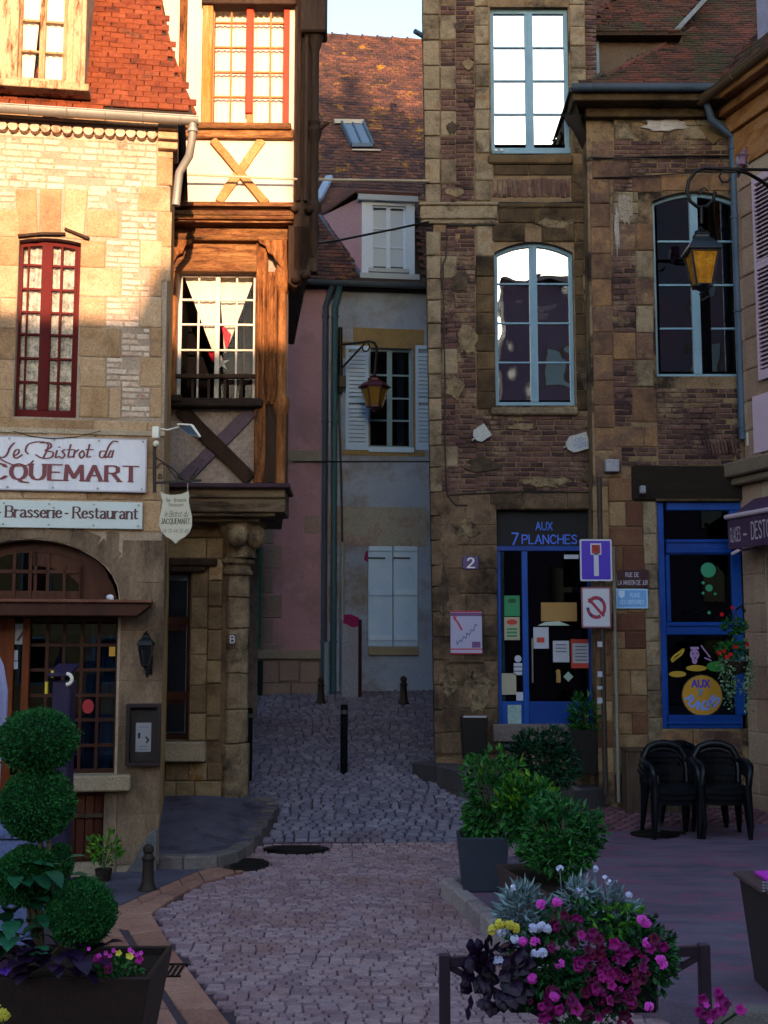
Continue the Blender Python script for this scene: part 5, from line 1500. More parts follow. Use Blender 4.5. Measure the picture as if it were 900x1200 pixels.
mb = MB(FP); q = FP.rect(576, 477, 678, 486, .07); mb.box(q[0], q[1], -.07, .1, q[2], q[3]); PL.part('sill', mb, m_quoin, bevel=.02)
bk(558, 487, 699, 576)
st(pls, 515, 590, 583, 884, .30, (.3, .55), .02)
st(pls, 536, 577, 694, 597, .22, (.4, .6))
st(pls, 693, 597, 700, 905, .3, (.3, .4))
pqc.done(); plc.done(); pq.done(); pbr.done(); pgs.done(); pls.done()
# worn patches of old render lying over brick and joints
mpat = [mat('patch of worn sandy render', ['5c5042', '74654f', '8a795f'], nmix=1, nscale=9, stain='302824', stain_scale=5, stain_lo=.5, stain_hi=.62, bump=.9), mat('patch of sooty render', ['2c2620', '423830', '564a3c'], nmix=1, nscale=8, bump=.9)]
rs = random.Random(21)
for u, v, ru, rv in ((540, 330, 12, 16), (548, 400, 14, 20), (532, 455, 12, 14), (566, 545, 22, 10), (640, 565, 34, 7), (688, 330, 6, 40), (685, 430, 7, 30), (605, 240, 22, 5), (650, 262, 26, 6), (530, 150, 8, 9), (548, 75, 7, 7), (540, 30, 8, 6), (612, 500, 18, 5), (690, 560, 8, 10), (545, 620, 18, 10), (520, 690, 9, 30), (560, 810, 18, 26), (525, 800, 10, 18), (683, 210, 8, 12), (535, 225, 14, 6)):
    pts = [(FP.x(u, v, .026) + ru * .0111 * rs.uniform(.6, 1.2) * math.cos(2 * math.pi * k / 16), FP.z(v, u, .026) + rv * .0111 * rs.uniform(.6, 1.2) * math.sin(2 * math.pi * k / 16)) for k in range(16)]
    mb = MB(FP); mb.prism(pts, -.027 - rs.uniform(0, .004), 0); PL.part('render_patch', mb, rs.choice(mpat), bevel=.004)
# windows
zz = [FP.z(v, 620, -.1) for v in (169, 134, 95, 56, 17)]
window(PL, FP, wA[0], wA[1], wA[2], wA[3], 2, 4, m_blue_frame, m_glass_top, .08, .055, .022, .11, zs=zz, name='upper_window', bottom=.09, room=.6)
mb = MB(FP); q = FP.rect(577, 173, 669, 180, .02); mb.box(q[0], q[1], -.02, .1, q[2], q[3]); PL.part('weather_bar', mb, m_blue_frame, bevel=.008)
mb = MB(FP)
for u in (581, 588): mb.ball((FP.x(u, 176, .04), -.04, FP.z(176, u, .04)), .022, .02, .022)
PL.part('hinge_knob', mb, m_white_paint, smooth=60)
zz = [FP.z(v, 626, -.1) for v in (469, 425, 379, 333, 289)]
f = window(PL, FP, wB[0], wB[1], wB[2], wB[3], 2, 4, m_blue_frame, m_glass_mirror, .08, .05, .022, .10, rise=wBh[4], zs=zz, name='arched_window', bottom=.06, room=.6)
# bar front: sign panel, frame, glass
ix0, ix1 = dP[0], dP[1]
zsb = FP.z(641, 640, -.12); ztop = dP[3]; zbot = FP.z(853, 640, -.1)
mb = MB(FP); mb.box(ix0, ix1, .11, .16, zsb, ztop); PL.part('fascia', mb, plain('black fascia board', '101016', .85))
mb = MB(FP); pn = Pen(mb, .108)
nl = -.108
pn.text('AUX', FP.x(628, 617, nl), FP.x(647, 617, nl), FP.z(621, 640, nl), FP.z(612, 640, nl) - FP.z(621, 640, nl), .4, .4)
pn.text('7', FP.x(599, 633, nl), FP.x(606, 633, nl), FP.z(638, 640, nl), FP.z(625, 640, nl) - FP.z(638, 640, nl), .42, .42, slant=.1)
pn.text('PLANCHES', FP.x(612, 633, nl), FP.x(676, 633, nl), FP.z(637, 640, nl), FP.z(627, 640, nl) - FP.z(637, 640, nl), .42, .42)
PL.part('fascia_lettering', mb, plain('blue lettering', '2458c8', .5))
mb = MB(FP)
X = lambda u: FP.x(u, 740, -.1)
Zb = lambda v: FP.z(v, 640, -.1)
mb.box(ix0, ix1, .06, .14, Zb(646), Zb(640))
fr_ = PL.part('shopfront_frame', mb, m_shop_blue, bevel=.006)
for nm, q in (('stile', (X(583), X(587), Zb(853), Zb(646))), ('stile', (X(612), X(619), Zb(853), Zb(646))), ('stile', (X(689), X(694), Zb(853), Zb(646))), ('kick_panel', (X(587), X(612), Zb(853), Zb(822))), ('kick_panel', (X(619), X(689), Zb(853), Zb(822)))):
    mb = MB(FP); mb.box(q[0], q[1], .07 if nm == 'stile' else .09, .13, q[2], q[3]); PL.part(nm, mb, m_shop_blue, parent=fr_, bevel=.006)
for a, b in ((587, 612), (619, 689)):
    mb = MB(FP); mb.box(X(a), X(b), .105, .11, Zb(822), Zb(646)); PL.part('pane', mb, m_glass_dim, parent=fr_)
mb = MB(FP)
mb.quad((ix0, 1.4, zbot - .2), (ix1, 1.4, zbot - .2), (ix1, 1.4, ztop), (ix0, 1.4, ztop))
mb.quad((ix0, .16, zbot - .2), (ix0, 1.4, zbot - .2), (ix0, 1.4, ztop), (ix0, .16, ztop)); mb.quad((ix1, .16, zbot - .2), (ix1, .16, ztop), (ix1, 1.4, ztop), (ix1, 1.4, zbot - .2))
mb.quad((ix0, .16, ztop), (ix0, 1.4, ztop), (ix1, 1.4, ztop), (ix1, .16, ztop)); mb.quad((ix0, .16, zbot - .2), (ix1, .16, zbot - .2), (ix1, 1.4, zbot - .2), (ix0, 1.4, zbot - .2))
PL.part('room', mb, m_darkroom)
mb = MB(FP); q = FP.rect(578, 851, 700, 870, .1); mb.box(q[0], q[1], -.05, .12, q[2], q[3] + .02); PL.part('door_step', mb, m_kerb, bevel=.015)
mb = MB(FP); mb.tube([(X(623), .05, Zb(800)), (X(623), .05, Zb(748))], .012, 8); mb.tube([(X(623), .05, Zb(790)), (X(623), .1, Zb(790))], .01, 6); mb.tube([(X(623), .05, Zb(756)), (X(623), .1, Zb(756))], .01, 6)
PL.part('door_handle', mb, plain('brushed steel', '8a8680', .35, .8), parent=fr_, smooth=50)
m_green = plain('green poster', '1c7048', .7); m_cream_p = plain('cream card', '8d8a78', .8); m_tan = plain('tan wooden plate', '8a6a3a', .7); m_redp = plain('red poster border', '9a3024', .7); m_white_card = plain('white card', '9a9eae', .8)
def pp(u0, v0, u1, v1, m, name='notice', y=.10, lab=None): return paper(PL, FP, u0, v0, u1, v1, m, y, name, lab=lab)
p_ = pp(591, 698, 609, 722, m_green, lab='green sticker on the side pane'); pp(591, 723, 609, 750, m_cream_p)
mb = MB(FP); yq = .095
def disc(mb, fr, u, v, r, y, sq=1.0, n=18):
    c = (fr.x(u, v, -y), fr.z(v, u, -y)); mb.add([(c[0] + r * math.cos(2 * math.pi * k / n), y, c[1] + r * sq * math.sin(2 * math.pi * k / n)) for k in range(n)], [tuple(range(n))])
disc(mb, FP, 600, 729, .07, yq, .5); PL.part('red_oval_print', mb, m_redp)
mb = MB(FP)
for v in (736, 740, 744): q = FP.rect(594, v, 606, v + 2.4, -yq); mb.box(q[0], q[1], yq - .001, yq, q[2], q[3])
PL.part('green_print_lines', mb, m_green)
mb = MB(FP); disc(mb, FP, 600, 704, .055, yq, .55); PL.part('badge_print', mb, plain('dark green print', '0e3d26', .7))
mb = MB(FP); disc(mb, FP, 607, 772, .045, .094); PL.part('round_sticker', mb, m_white_card)
for v in (777, 782, 787): pp(602, v, 612, v + 4, m_white_card)
pp(587, 789, 605, 814, m_cream_p); pp(605, 811, 613, 821, m_white_card); pp(595, 826, 611, 851, mat('pale green notice', ['7c9496', '8aa2a2'], nscale=3), y=.088)
pp(634, 706, 676, 728, m_tan, 'wooden_plate'); pp(625, 735, 643, 760, m_white_card); pp(648, 751, 667, 776, m_white_card); pp(669, 749, 693, 783, m_redp); pp(671, 754, 691, 777, m_paper, y=.095)
pp(661, 650, 678, 655, m_white_card)
mb = MB(FP)
for (u0, v0, u1, v1) in ((629, 747, 638, 753),): q = FP.rect(u0, v0, u1, v1, -yq); mb.box(q[0], q[1], yq - .001, yq, q[2], q[3])
PL.part('red_print', mb, m_redp)
mb = MB(FP)
for k in range(5): q = FP.rect(674, 757 + 4 * k, 688, 758.2 + 4 * k, -.09); mb.box(q[0], q[1], .089, .09, q[2], q[3])
for k in range(3): q = FP.rect(651, 755 + 4 * k, 664, 756 + 4 * k, -.09); mb.box(q[0], q[1], .089, .09, q[2], q[3])
PL.part('print_lines', mb, plain('grey print', '4a4a58', .7))
mb = MB(FP); q = FP.rect(630, 728, 666, 733, -.08); mb.prism([(q[0], q[2]), (q[1] + .02, q[2]), (q[1] - .12, q[3]), (q[0] + .1, q[3] - .01)], .07, .09); PL.part('letter_tray', mb, plain('pale plastic', '93a59e', .5))
mb = MB(FP); disc(mb, FP, 654, 787, .03, .1); q = FP.rect(652, 789, 657, 800, -.1); mb.box(q[0], q[1], .098, .1, q[2], q[3]); PL.part('key_sticker', mb, m_tan)
mb = MB(FP); c = (FP.x(666, 793, -.1), FP.z(793, 666, -.1)); mb.add([(c[0] - .065, .1, c[1]), (c[0], .1, c[1] - .065), (c[0] + .065, .1, c[1]), (c[0], .1, c[1] + .065)], [(0, 1, 2, 3)]); PL.part('diamond_sticker', mb, plain('pale green sticker', '7d9088', .7))
# cables on the facade
def cable(label, pts, r, m, name='cable', sag=0.0):
    pts = [Vector(p) for p in pts]
    if sag:
        a, b = pts[0], pts[-1]; pts = [a + (b - a) * (k / 16) - Vector((0, 0, sag * 4 * (k / 16) * (1 - k / 16))) for k in range(17)]
    mb = MB(); mb.tube(pts, r, 6)
    return single(name, mb, m, label, 'cable', smooth=60)
fw = lambda fr, u, v, n: fr.w(fr.x(u, v, n), -n, fr.z(v, u, n))
cable('dark cable running down the brick face from the broken string course', [fw(FP, u, v, .03) for u, v in ((690, 236), (640, 238), (585, 237), (582, 252), (580, 263), (523, 264), (523, 300), (519, 310), (521, 420), (522, 545), (524, 580), (534, 592), (548, 592))], .011, m_iron)
cable('thin black cable crossing the facade above the bar door', [fw(FP, u, v, .03) for u, v in ((524, 580), (600, 576), (693, 577), (708, 560), (714, 575), (716, 700), (716, 850))], .010, m_iron)

# number plate, poster, the two cards on the brick wall
q = FP.rect(542, 650, 561, 669, .04)
t = T('number_plate', 'violet enamel house number plate reading 2, on the stone beside the bar door', 'sign', FP.w((q[0] + q[1]) / 2, -.03, q[2]))
mb = MB(FP); mb.box(q[0], q[1], -.035, -.02, q[2] + .02, q[3] - .02); t.part('plate', mb, plain('violet enamel', '2a1c5c', .3), bevel=.006)
mb = MB(FP); Pen(mb, -.0365).text('2', FP.x(548, 660, .04), FP.x(555.5, 660, .04), FP.z(665, 551, .04), FP.z(654, 551, .04) - FP.z(665, 551, .04), .5, .4, serif=False); t.part('digit', mb, plain('white enamel digit', 'b8b8c4', .4))
q = FP.rect(528, 716, 565, 766, .05)
t = T('poster_frame', 'pale poster with a red arrow and slanting script left of the bar door', 'poster', FP.w((q[0] + q[1]) / 2, -.03, q[2]))
mb = MB(FP); mb.box(q[0], q[1], -.045, -.02, q[2], q[3]); t.part('board', mb, plain('pale violet poster paper', '8f8fae', .6), bevel=.004)
pzz = lambda v: FP.z(v, 546, .046)
pxx = lambda u: FP.x(u, 740, .046)
mb = MB(FP)
for v0, v1 in ((716, 717.5), (760, 761.5), (765, 766.5)): mb.box(q[0], q[1], -.047, -.045, pzz(v1), pzz(v0))
mb.prism([(pxx(531), pzz(722)), (pxx(536), pzz(723)), (pxx(532), pzz(727))], -.047, -.045)
pn = Pen(mb, -.048); pn.line([(pxx(533), pzz(725)), (pxx(537), pzz(730)), (pxx(541), pzz(738))], .012, .008)
t.part('red_print', mb, plain('carmine print', '9a1c3a', .6))
mb = MB(FP); mb.box(q[0], q[1], -.0465, -.045, pzz(722), pzz(718)); mb.box(pxx(553), pxx(563), -.0465, -.045, pzz(759), pzz(752)); t.part('dark_print', mb, plain('mauve print', '5a3a6a', .6))
mb = MB(FP); pn = Pen(mb, -.048)
pn.line(smooth_line([(pxx(a), pzz(b)) for a, b in ((535, 751), (536, 755), (539, 750), (541, 752), (543, 746), (546, 748), (547, 742), (550, 744), (552, 738), (555, 739), (557, 732), (559, 733))], 4), .005, .005)
t.part('script', mb, plain('grey blue script', '40506a', .6))
mb = MB(FP); mb.box(FP.x(526, 775, .05), FP.x(567, 775, .05), -.05, .0, FP.z(776, 546, .05), FP.z(773, 546, .05)); t.part('ledge', mb, m_low_stone)
def tagcard(u, v, wpx, hpx, rot, lab, words):
    cx_, cz_ = FP.x(u, v, .06), FP.z(v, u, .06); k = 15.5 / FPX
    w_, h_ = wpx * k / 2, hpx * k / 2
    t = T('wall_card', lab, 'sign', FP.w(cx_, -.05, cz_ - h_))
    Mx = Matrix.Translation((cx_, -.05, cz_)) @ Matrix.Rotation(rot, 4, 'Y')
    mb = MB(FP); mb.M = FP.M @ Mx
    c = w_ * .45
    mb.prism([(-w_ + c, -h_), (w_, -h_), (w_, h_), (-w_ + c, h_), (-w_, h_ * .4), (-w_, -h_ * .4)], -.012, .012); t.part('card', mb, mat('pale paper card', ['93989c', '9fa2a0'], nscale=3))
    mb = MB(FP); mb.M = FP.M @ Mx; mb.tube([(-w_, 0, 0), (-w_ - .05, -.01, -.01)], .012, 6); t.part('tie', mb, m_cream_p)
    if words:
        mb = MB(FP); mb.M = FP.M @ Mx; pn = Pen(mb, -.014)
        pn.text('LES', -.02, .08, .01, .05, .4, .4); pn.text('TOUPINS' if False else 'TOUDOU', -w_ * .45, w_ * .85, -.07, .06, .4, .4)
        t.part('lettering', mb, plain('faded blue lettering', '4d5f9a', .6))
tagcard(564, 508, 19, 17, -.6, 'small blank pale card pinned crooked to the brick wall, left of centre', False)
tagcard(677, 519, 27, 20, -.28, 'tilted luggage tag shaped card with blue lettering on the brick wall', True)

# ================================================================== the cafe wing
FW = Fr(700, 15.15, 0.0)
WG = T('cafe_wing', 'lower patchwork stone wing with a mossy tiled roof, arched window and blue cafe shopfront', 'house', FW.w(1, 0, 0))
wl = FW.x(696, 600); wr_ = FW.x(871, 600)
zt = FW.z(112, 760)
wW = FW.rect(767, 236, 868, 441); wWh = (wW[0], wW[1] , wW[2], wW[3], FW.z(224, 816) - wW[3])
sW = FW.rect(773, 588, 871, 854)
lW = FW.rect(740, 546, 871, 587)
HW = [wWh, (sW[0], sW[1] + .02, sW[2], sW[3], 0)]
mb = MB(FW); mb.wall(wl, wr_ + .4, -.1, zt, HW, .4); WG.part('wall', mb, m_brick_mortar)
mb = MB(FW); mb.add([(wl + .003, .41, -.1), (wl + .003, .41, zt), (wl + .003, 4, zt), (wl + .003, 4, -.1)], [(0, 1, 2, 3)]); mb.box(wl, wr_ + 3, 4, 4.1, -.1, zt + 3); WG.part('side_wall', mb, m_orange_stone)
po_ = Pieces(WG, 'stone', m_orange_stone, .03, .04, .02); pb_ = Pieces(WG, 'brick', m_brick, .06, .14, .07); pp_ = Pieces(WG, 'pier_stone', m_pier, .03, .05, .03)
pcs_ = Pieces(WG, 'cream_stone', m_quoin, .04, .05, .03)
def os(u0, v0, u1, v1, h=.33, w=(.3, .5)): fill(po_, FW, (u0, v0, u1, v1), h, w, .018, .008, HW, .15)
def wb(u0, v0, u1, v1): fill(pb_, FW, (u0, v0, u1, v1), .068, (.15, .23), .012, .013, HW, .14, rot=.03, miss=.06)
def cs(u0, v0, u1, v1, h=.3, w=(.2, .35)): fill(pcs_, FW, (u0, v0, u1, v1), h, w, .02, .01, HW, .15)
os(694, 165, 719, 187, .25, (.3, .5)); cs(719, 118, 742, 165, .18, (.12, .25)); os(694, 190, 738, 210, .3)
os(694, 210, 718, 560, .32, (.3, .5))
wb(742, 118, 868, 132); wb(719, 165, 868, 203)
cs(800, 134, 868, 164, .2, (.2, .5)); cs(722, 134, 742, 165)
os(740, 205, 775, 226, .24, (.5, .6)); os(775, 205, 868, 224, .2, (.5, .7))
wb(718, 210, 745, 225); cs(718, 225, 748, 262, .13, (.1, .2))
for k, v in enumerate(range(262, 455, 32)):
    if k % 2: cs(745, v, 766, v + 32, .35, (.3, .4)); wb(718, v, 745, v + 32)
    else: os(745, v, 766, v + 32, .35, (.3, .4)); (wb if k % 4 else os)(718, v, 745, v + 32)
wb(770, 455, 867, 545); os(740, 455, 770, 495); wb(720, 455, 740, 500); os(718, 500, 770, 524, .3)
wb(728, 524, 770, 546); os(718, 524, 728, 560)
# herringbone patch of tile on edge beside the drainpipe
x0, x1, z0, z1 = FW.rect(824, 514, 864, 534)
for k in range(10): 
    a = x0 + (x1 - x0) * k / 10; pb_.fadd(FW, a + .004, a + .035, z0 + U(-.02, .02), z1 + U(-.02, .02), .03, rot=-.15)
# big pier between the two shopfronts
fill(pp_, FW, (716, 560, 757, 940), .28, (.3, .42), .02, .01, HW, .35)
fill(pcs_, FW, (757, 588, 773, 940), .34, (.3, .4), .018, .008, HW, .2)
fill(pp_, FW, (697, 570, 716, 905), .3, (.3, .4), .012, .01, HW, .2)
fill(po_, FW, (773, 856, 871, 942), .3, (.4, .7), .015, .01, HW, .2)
po_.done(); pb_.done(); pp_.done(); pcs_.done()
# patch of broken render near the eaves
mpatch = mat('broken grey white render', ['7c7270', '96908e', 'a8a4a2'], nscale=6, bump=.6)
def blob(u, v, ru, rv, m, n=18, lab=None, seed=0, nn=.028):
    rs = random.Random(seed); pts = []
    for k in range(n):
        a = 2 * math.pi * k / n; r = rs.uniform(.65, 1.15)
        pts.append((FW.x(u + ru * r * math.cos(a), v, nn), FW.z(v - rv * r * math.sin(a), u, nn)))
    mb = MB(FW); mb.prism(pts, -nn, .0); return WG.part('render_patch', mb, m, bevel=.004)
blob(780, 146, 28, 8, mpatch, seed=3, lab=1); blob(765, 138, 24, 8, mat('grey brown render', ['5e5246', '75685a'], nscale=5, bump=.6), seed=5, nn=.024); blob(840, 150, 26, 18, mat('stained brown render', ['5c4c34', '6f5c44'], nscale=4, bump=.5), seed=7, nn=.02)
blob(723, 270, 3, 30, mpatch, seed=11); blob(733, 244, 9, 22, mat('crumbling lime patch', ['6e6458', '8d8478', '5b5046'], nmix=1, nscale=22, bump=1), seed=12)
# window of the wing
zz = [FW.z(v, 816, -.1) for v in (435, 385, 334, 283, 232)]
f = window(WG, FW, wW[0], wW[1], wW[2], wW[3], 2, 4, m_blue_frame, m_glass_half, .09, .045, .024, .10, rise=wWh[4], zs=zz, name='arched_window', bottom=.05, room=1.0,
           room_mat=mat('dim mauve room', ['2a2028', '3a2c36'], nscale=2), xs=[(FW.x(772, 330, -.1), FW.x(818, 330, -.1)), (FW.x(832, 330, -.1), FW.x(866, 330, -.1))])
mb = MB(FW)
for (u0, u1, v0, v1) in ((778, 797, 240, 275), (782, 815, 285, 345), (775, 812, 360, 384), (776, 812, 412, 434), (785, 800, 388, 412), (838, 858, 290, 330)):
    q = FW.rect(u0, v0, u1, v1, -.6); mb.box(q[0], q[1], .55, .6, q[2], q[3])
WG.part('furniture', mb, m_darkroom, parent=f)
# lintel
mb = MB(FW); mb.box(lW[0], lW[1], -.05, .1, lW[2], lW[3]); WG.part('lintel', mb, mat('sooty lintel beam', ['1e1814', '2e2620'], nscale=5, stretch=(.4, 2, 2), bump=.6), bevel=.02)
mb = MB(FW); mb.box(sW[0] - .02, sW[1], -.07, .1, sW[3], sW[3] + .03); WG.part('drip_board', mb, m_grime, bevel=.006)
# blue shopfront
wf = [('frame_member', q) for q in ((773, 781, 588, 854), (781, 871, 588, 598), (781, 871, 632, 650), (781, 871, 729, 744), (781, 871, 838, 854), (781, 786, 650, 729), (859, 871, 598, 838))]
sf = None
for nm, (u0, u1, v0, v1) in wf:
    q = FW.rect(u0, v0, u1, v1, 0); mb = MB(FW); mb.box(q[0], q[1], .0, .09, q[2], q[3])
    o = WG.part('shopfront' if sf is None else nm, mb, m_shop_blue, parent=sf, bevel=.01)
    sf = sf or o
for (u0, u1, v0, v1) in ((781, 871, 633, 636), (781, 871, 645, 648), (781, 871, 846, 849), (781, 871, 732, 734)):
    q = FW.rect(u0, v0, u1, v1, .02); mb = MB(FW); mb.box(q[0], q[1], -.02, .01, q[2], q[3]); WG.part('moulding', mb, m_shop_blue, parent=sf, bevel=.006)
for (u0, u1, v0, v1) in ((781, 859, 598, 632), (786, 859, 650, 729), (781, 859, 744, 838)):
    q = FW.rect(u0, v0, u1, v1, -.05); mb = MB(FW); mb.box(q[0] - .02, q[1] + .02, .05, .054, q[2] - .02, q[3] + .02); WG.part('pane', mb, m_glass_dim, parent=sf)
mb = MB(FW); x0, x1, z0, z1 = sW
mb.quad((x0, 1.3, z0), (x1, 1.3, z0), (x1, 1.3, z1), (x0, 1.3, z1)); mb.quad((x0, .09, z0), (x0, 1.3, z0), (x0, 1.3, z1), (x0, .09, z1)); mb.quad((x1, .09, z0), (x1, .09, z1), (x1, 1.3, z1), (x1, 1.3, z0)); mb.quad((x0, .09, z1), (x0, 1.3, z1), (x1, 1.3, z1), (x1, .09, z1)); mb.quad((x0, .09, z0), (x1, .09, z0), (x1, 1.3, z0), (x0, 1.3, z0))
WG.part('room', mb, m_darkroom)
# painted figures on the lower pane and window display
yl = .046
def wdisc(u, v, r, m, y=yl, sq=1.0, name='painted_disc'):
    mb = MB(FW); disc(mb, FW, u, v, r, y, sq, 24); return WG.part(name, mb, m, parent=sf)
wdisc(823, 815, .262, plain('dark drum rim', '3a2a10', .6), yl + .001); wdisc(823, 815, .25, plain('ochre yellow paint', 'a87a1e', .6))
mb = MB(FW); pn = Pen(mb, yl - .002); nn = -yl + .002
pn.text('AUX', FW.x(811, 802, nn), FW.x(831, 802, nn), FW.z(805, 820, nn), .085, .75, .7)
WG.part('lettering', mb, plain('violet painted letters', '3c2c9c', .6), parent=sf)
mb = MB(FW); pn = Pen(mb, yl - .002); pn.text('7', FW.x(818, 812, nn), FW.x(823, 812, nn), FW.z(815, 820, nn), .07, .7, .7)
WG.part('lettering', mb, plain('light blue painted letters', '3c78b8', .6), parent=sf)
# the word PLANCHES on an arc
mb = MB(FW); k = 0
for i, ch in enumerate('PLANCHES'):
    a = math.radians(-148 + 118 * i / 7); cx_, cz_ = FW.x(823, 815, nn), FW.z(811, 823, nn)
    px, pz = cx_ + .19 * math.cos(a), cz_ + .17 * math.sin(a)
    m_ = Matrix.Translation((px, yl - .003, pz)) @ Matrix.Rotation(-(a + math.pi / 2), 4, 'Y')
    b2 = MB(FW); b2.M = FW.M @ m_; Pen(b2, 0).text(ch, -.028, .028, -.05, .1, .75, .65)
    mb.v_n = len(mb.v); n0 = len(mb.v); mb.v += b2.v; mb.f += [tuple(q + n0 for q in f_) for f_ in b2.f]; mb.r += b2.r
WG.part('lettering', mb, plain('white blue painted letters', '6a86d0', .6), parent=sf)
wdisc(794, 790, .11, plain('brass yellow', '9a7c1c', .6), sq=.35, name='painted_cymbal'); wdisc(816, 783, .13, plain('brass yellow', '9a7c1c', .6), sq=.30, name='painted_cymbal'); wdisc(840, 781, .13, plain('leaf green paint', '1c6a24', .6), sq=.5, name='painted_leaf')
mb = MB(FW); pn = Pen(mb, yl - .001)
pn.line(smooth_line([(FW.x(a, b, nn), FW.z(b, a, nn)) for a, b in ((787, 773), (791, 768), (797, 764), (801, 761), (799, 766), (793, 771), (788, 775))]), .012, .012)
WG.part('painted_horn', mb, plain('brass yellow', '9a7c1c', .6), parent=sf)
mb = MB(FW); disc(mb, FW, 814, 767, .06, yl, 1.1); disc(mb, FW, 814, 774, .035, yl - .0005, 1.3); q = FW.rect(809, 758, 819, 761, -yl); mb.box(q[0], q[1], yl - .002, yl - .001, q[2], q[3]); WG.part('painted_face', mb, plain('pale lilac paint', '8a6c9a', .6), parent=sf)
mb = MB(FW)
for u, v in ((812, 766), (817, 766), (814.5, 771)): disc(mb, FW, u, v, .011, yl - .003)
WG.part('painted_eyes', mb, plain('dark violet paint', '2a1640', .6), parent=sf)
mb = MB(FW); pn = Pen(mb, yl - .001)
for a, b in (((822, 757), (832, 770)), ((826, 771), (833, 774))): pn.line([(FW.x(*a, nn), FW.z(a[1], a[0], nn)), (FW.x(*b, nn), FW.z(b[1], b[0], nn))], .008, .008)
WG.part('painted_sticks', mb, plain('pale lilac paint', '8a6c9a', .6), parent=sf)
mgl = plain('sea green paint', '1c7a5a', .6)
for u, v, r in ((830, 668, .095), (831, 689, .045), (824, 683, .02), (824, 695, .018), (838, 696, .018), (831, 718, .02)): wdisc(u, v, r, mgl, .044, name='painted_bubble')
# eaves, gutter
ze = FW.z(103, 760, .35)
g0 = FW.w(FW.x(669, 103, .4), -.40, ze); g1 = FW.w(FW.x(868, 103, .4), -.40, ze)
gutter(WG, g0, g1, .07, m_zinc_blue, seams=4)
mb = MB(FW); mb.box(FW.x(671, 110, .3), wr_ + .3, -.34, .1, ze - .16, ze - .01); mb.box(wl - .02, wr_ + .3, -.12, .1, ze - .28, ze - .16); WG.part('eaves_board', mb, m_grime, bevel=.01)
mb = MB(FW)
mb.add([(FW.x(671, 110, .3), -.34, ze - .05), (FW.x(671, 110, .3), 3.5, ze - .05), (wl, 3.5, ze - .55), (wl, 0, ze - .55)], [(3, 2, 1, 0)])
WG.part('eaves_soffit', mb, m_wood_dark)
rw = RoofPl(FW.w(0, -.38, ze + .05), FW.d, Vector((0, 0, 1)) * .70 + FW.into * .71)
wp = [rw.hit(*p) for p in ((664, 101), (872, 101), (980, 101), (980, -120), (826, -60), (818, -2), (806, 12), (797, 24), (793, 45), (760, 62), (728, 80), (700, 95))]
wp[0] = (wp[0][0], -.04); wp[1] = (wp[1][0], -.04); wp[2] = (wp[2][0], -.04)
polyface(WG, rw, wp, m_roof_moss, 'roof_deck')
tiles(WG, rw, wp, m_roof_moss, .17, .095, drop=.03, jit=.008)
for k, (u, v) in enumerate([(690, 97), (708, 91), (726, 82), (744, 73), (762, 63), (780, 53), (795, 44)]):
    a, b = rw.hit(u, v); a2, b2 = rw.hit(u + 17, v - 9.5)
    mb = MB(); mb.tube([rw.w(a, b, .0), rw.w(a2, b2, .01)], [.05, .04], 8); WG.part('hip_tile', mb, m_roof_moss, smooth=40)
# left slope and the dormer cheek behind the hip
A0 = FW.w(FW.x(668, 101, .38), -.38, ze + .05)
B0 = rw.w(*rw.hit(790, 46)) - Vector((0, 0, .12)); A0 = A0 - Vector((0, 0, .06)); 
mb = MB(); C0 = Vector((A0.x, A0.y + 4, A0.z)); D0 = Vector((B0.x, B0.y + 1.5, B0.z - .1)); mb.add([A0, B0, D0, C0], [(0, 1, 2, 3)]); WG.part('hip_slope', mb, m_roof_moss)
FDW = Fr(700, 15.9, 0); FDW.uz = 740
mb = MB(FDW); q = FDW.rect(702, 30, 800, 110); mb.box(q[0], q[1], 0, .05, q[2], q[3]); dm = WG.part('dormer', mb, mat('dull taupe render', ['53483f', '625549'], nscale=2, bump=.2))
q = FDW.rect(692, 38, 702, 110); mb = MB(FDW); mb.box(q[0], q[1], -.03, .1, q[2], q[3]); WG.part('corner_board', mb, mat('chalky blue board', ['6c8494', '8aa0ac'], nscale=4, bump=.2), parent=dm, bevel=.006)
rd = RoofPl(FDW.w(0, -.2, FDW.z(38, 740, .2)), FDW.d, Vector((0, 0, 1)) * .72 + FDW.into * .69)
dp = [rd.hit(*p) for p in ((681, 37), (793, 38), (806, 20), (818, 4), (830, -14), (830, -80), (760, -80), (730, -20), (712, 6))]
polyface(WG, rd, dp, m_roof_moss, 'dormer_roof_deck', parent=dm); tiles(WG, rd, dp, m_roof_moss, .17, .095, drop=.03, parent=dm, name='dormer_tile')
mb = MB(); a, b = rd.hit(793, 38), rd.hit(826, 2)
mb.bar(rd.w(a[0], a[1], .04), rd.w(b[0], b[1], .04), .07, .03); WG.part('valley_flashing', mb, m_zinc, parent=dm)
mb = MB(FDW); q = FDW.rect(683, 36, 800, 41, .2); mb.box(q[0], q[1], -.2, .05, q[2], q[3]); WG.part('dormer_eave', mb, m_wood_dark, parent=dm)
cable('black cable sagging under the eaves of the cafe wing', [fw(FW, u, v, .05) for u, v in ((687, 188), (692, 184), (715, 185), (790, 183), (862, 183))], .014, m_iron)
cable('thin pale cable stretched across the cafe wing above the arched window', [fw(FW, 694, 208, .04), fw(FW, 760, 206, .05), fw(FW, 850, 200, .06)], .008, m_iron_brown)

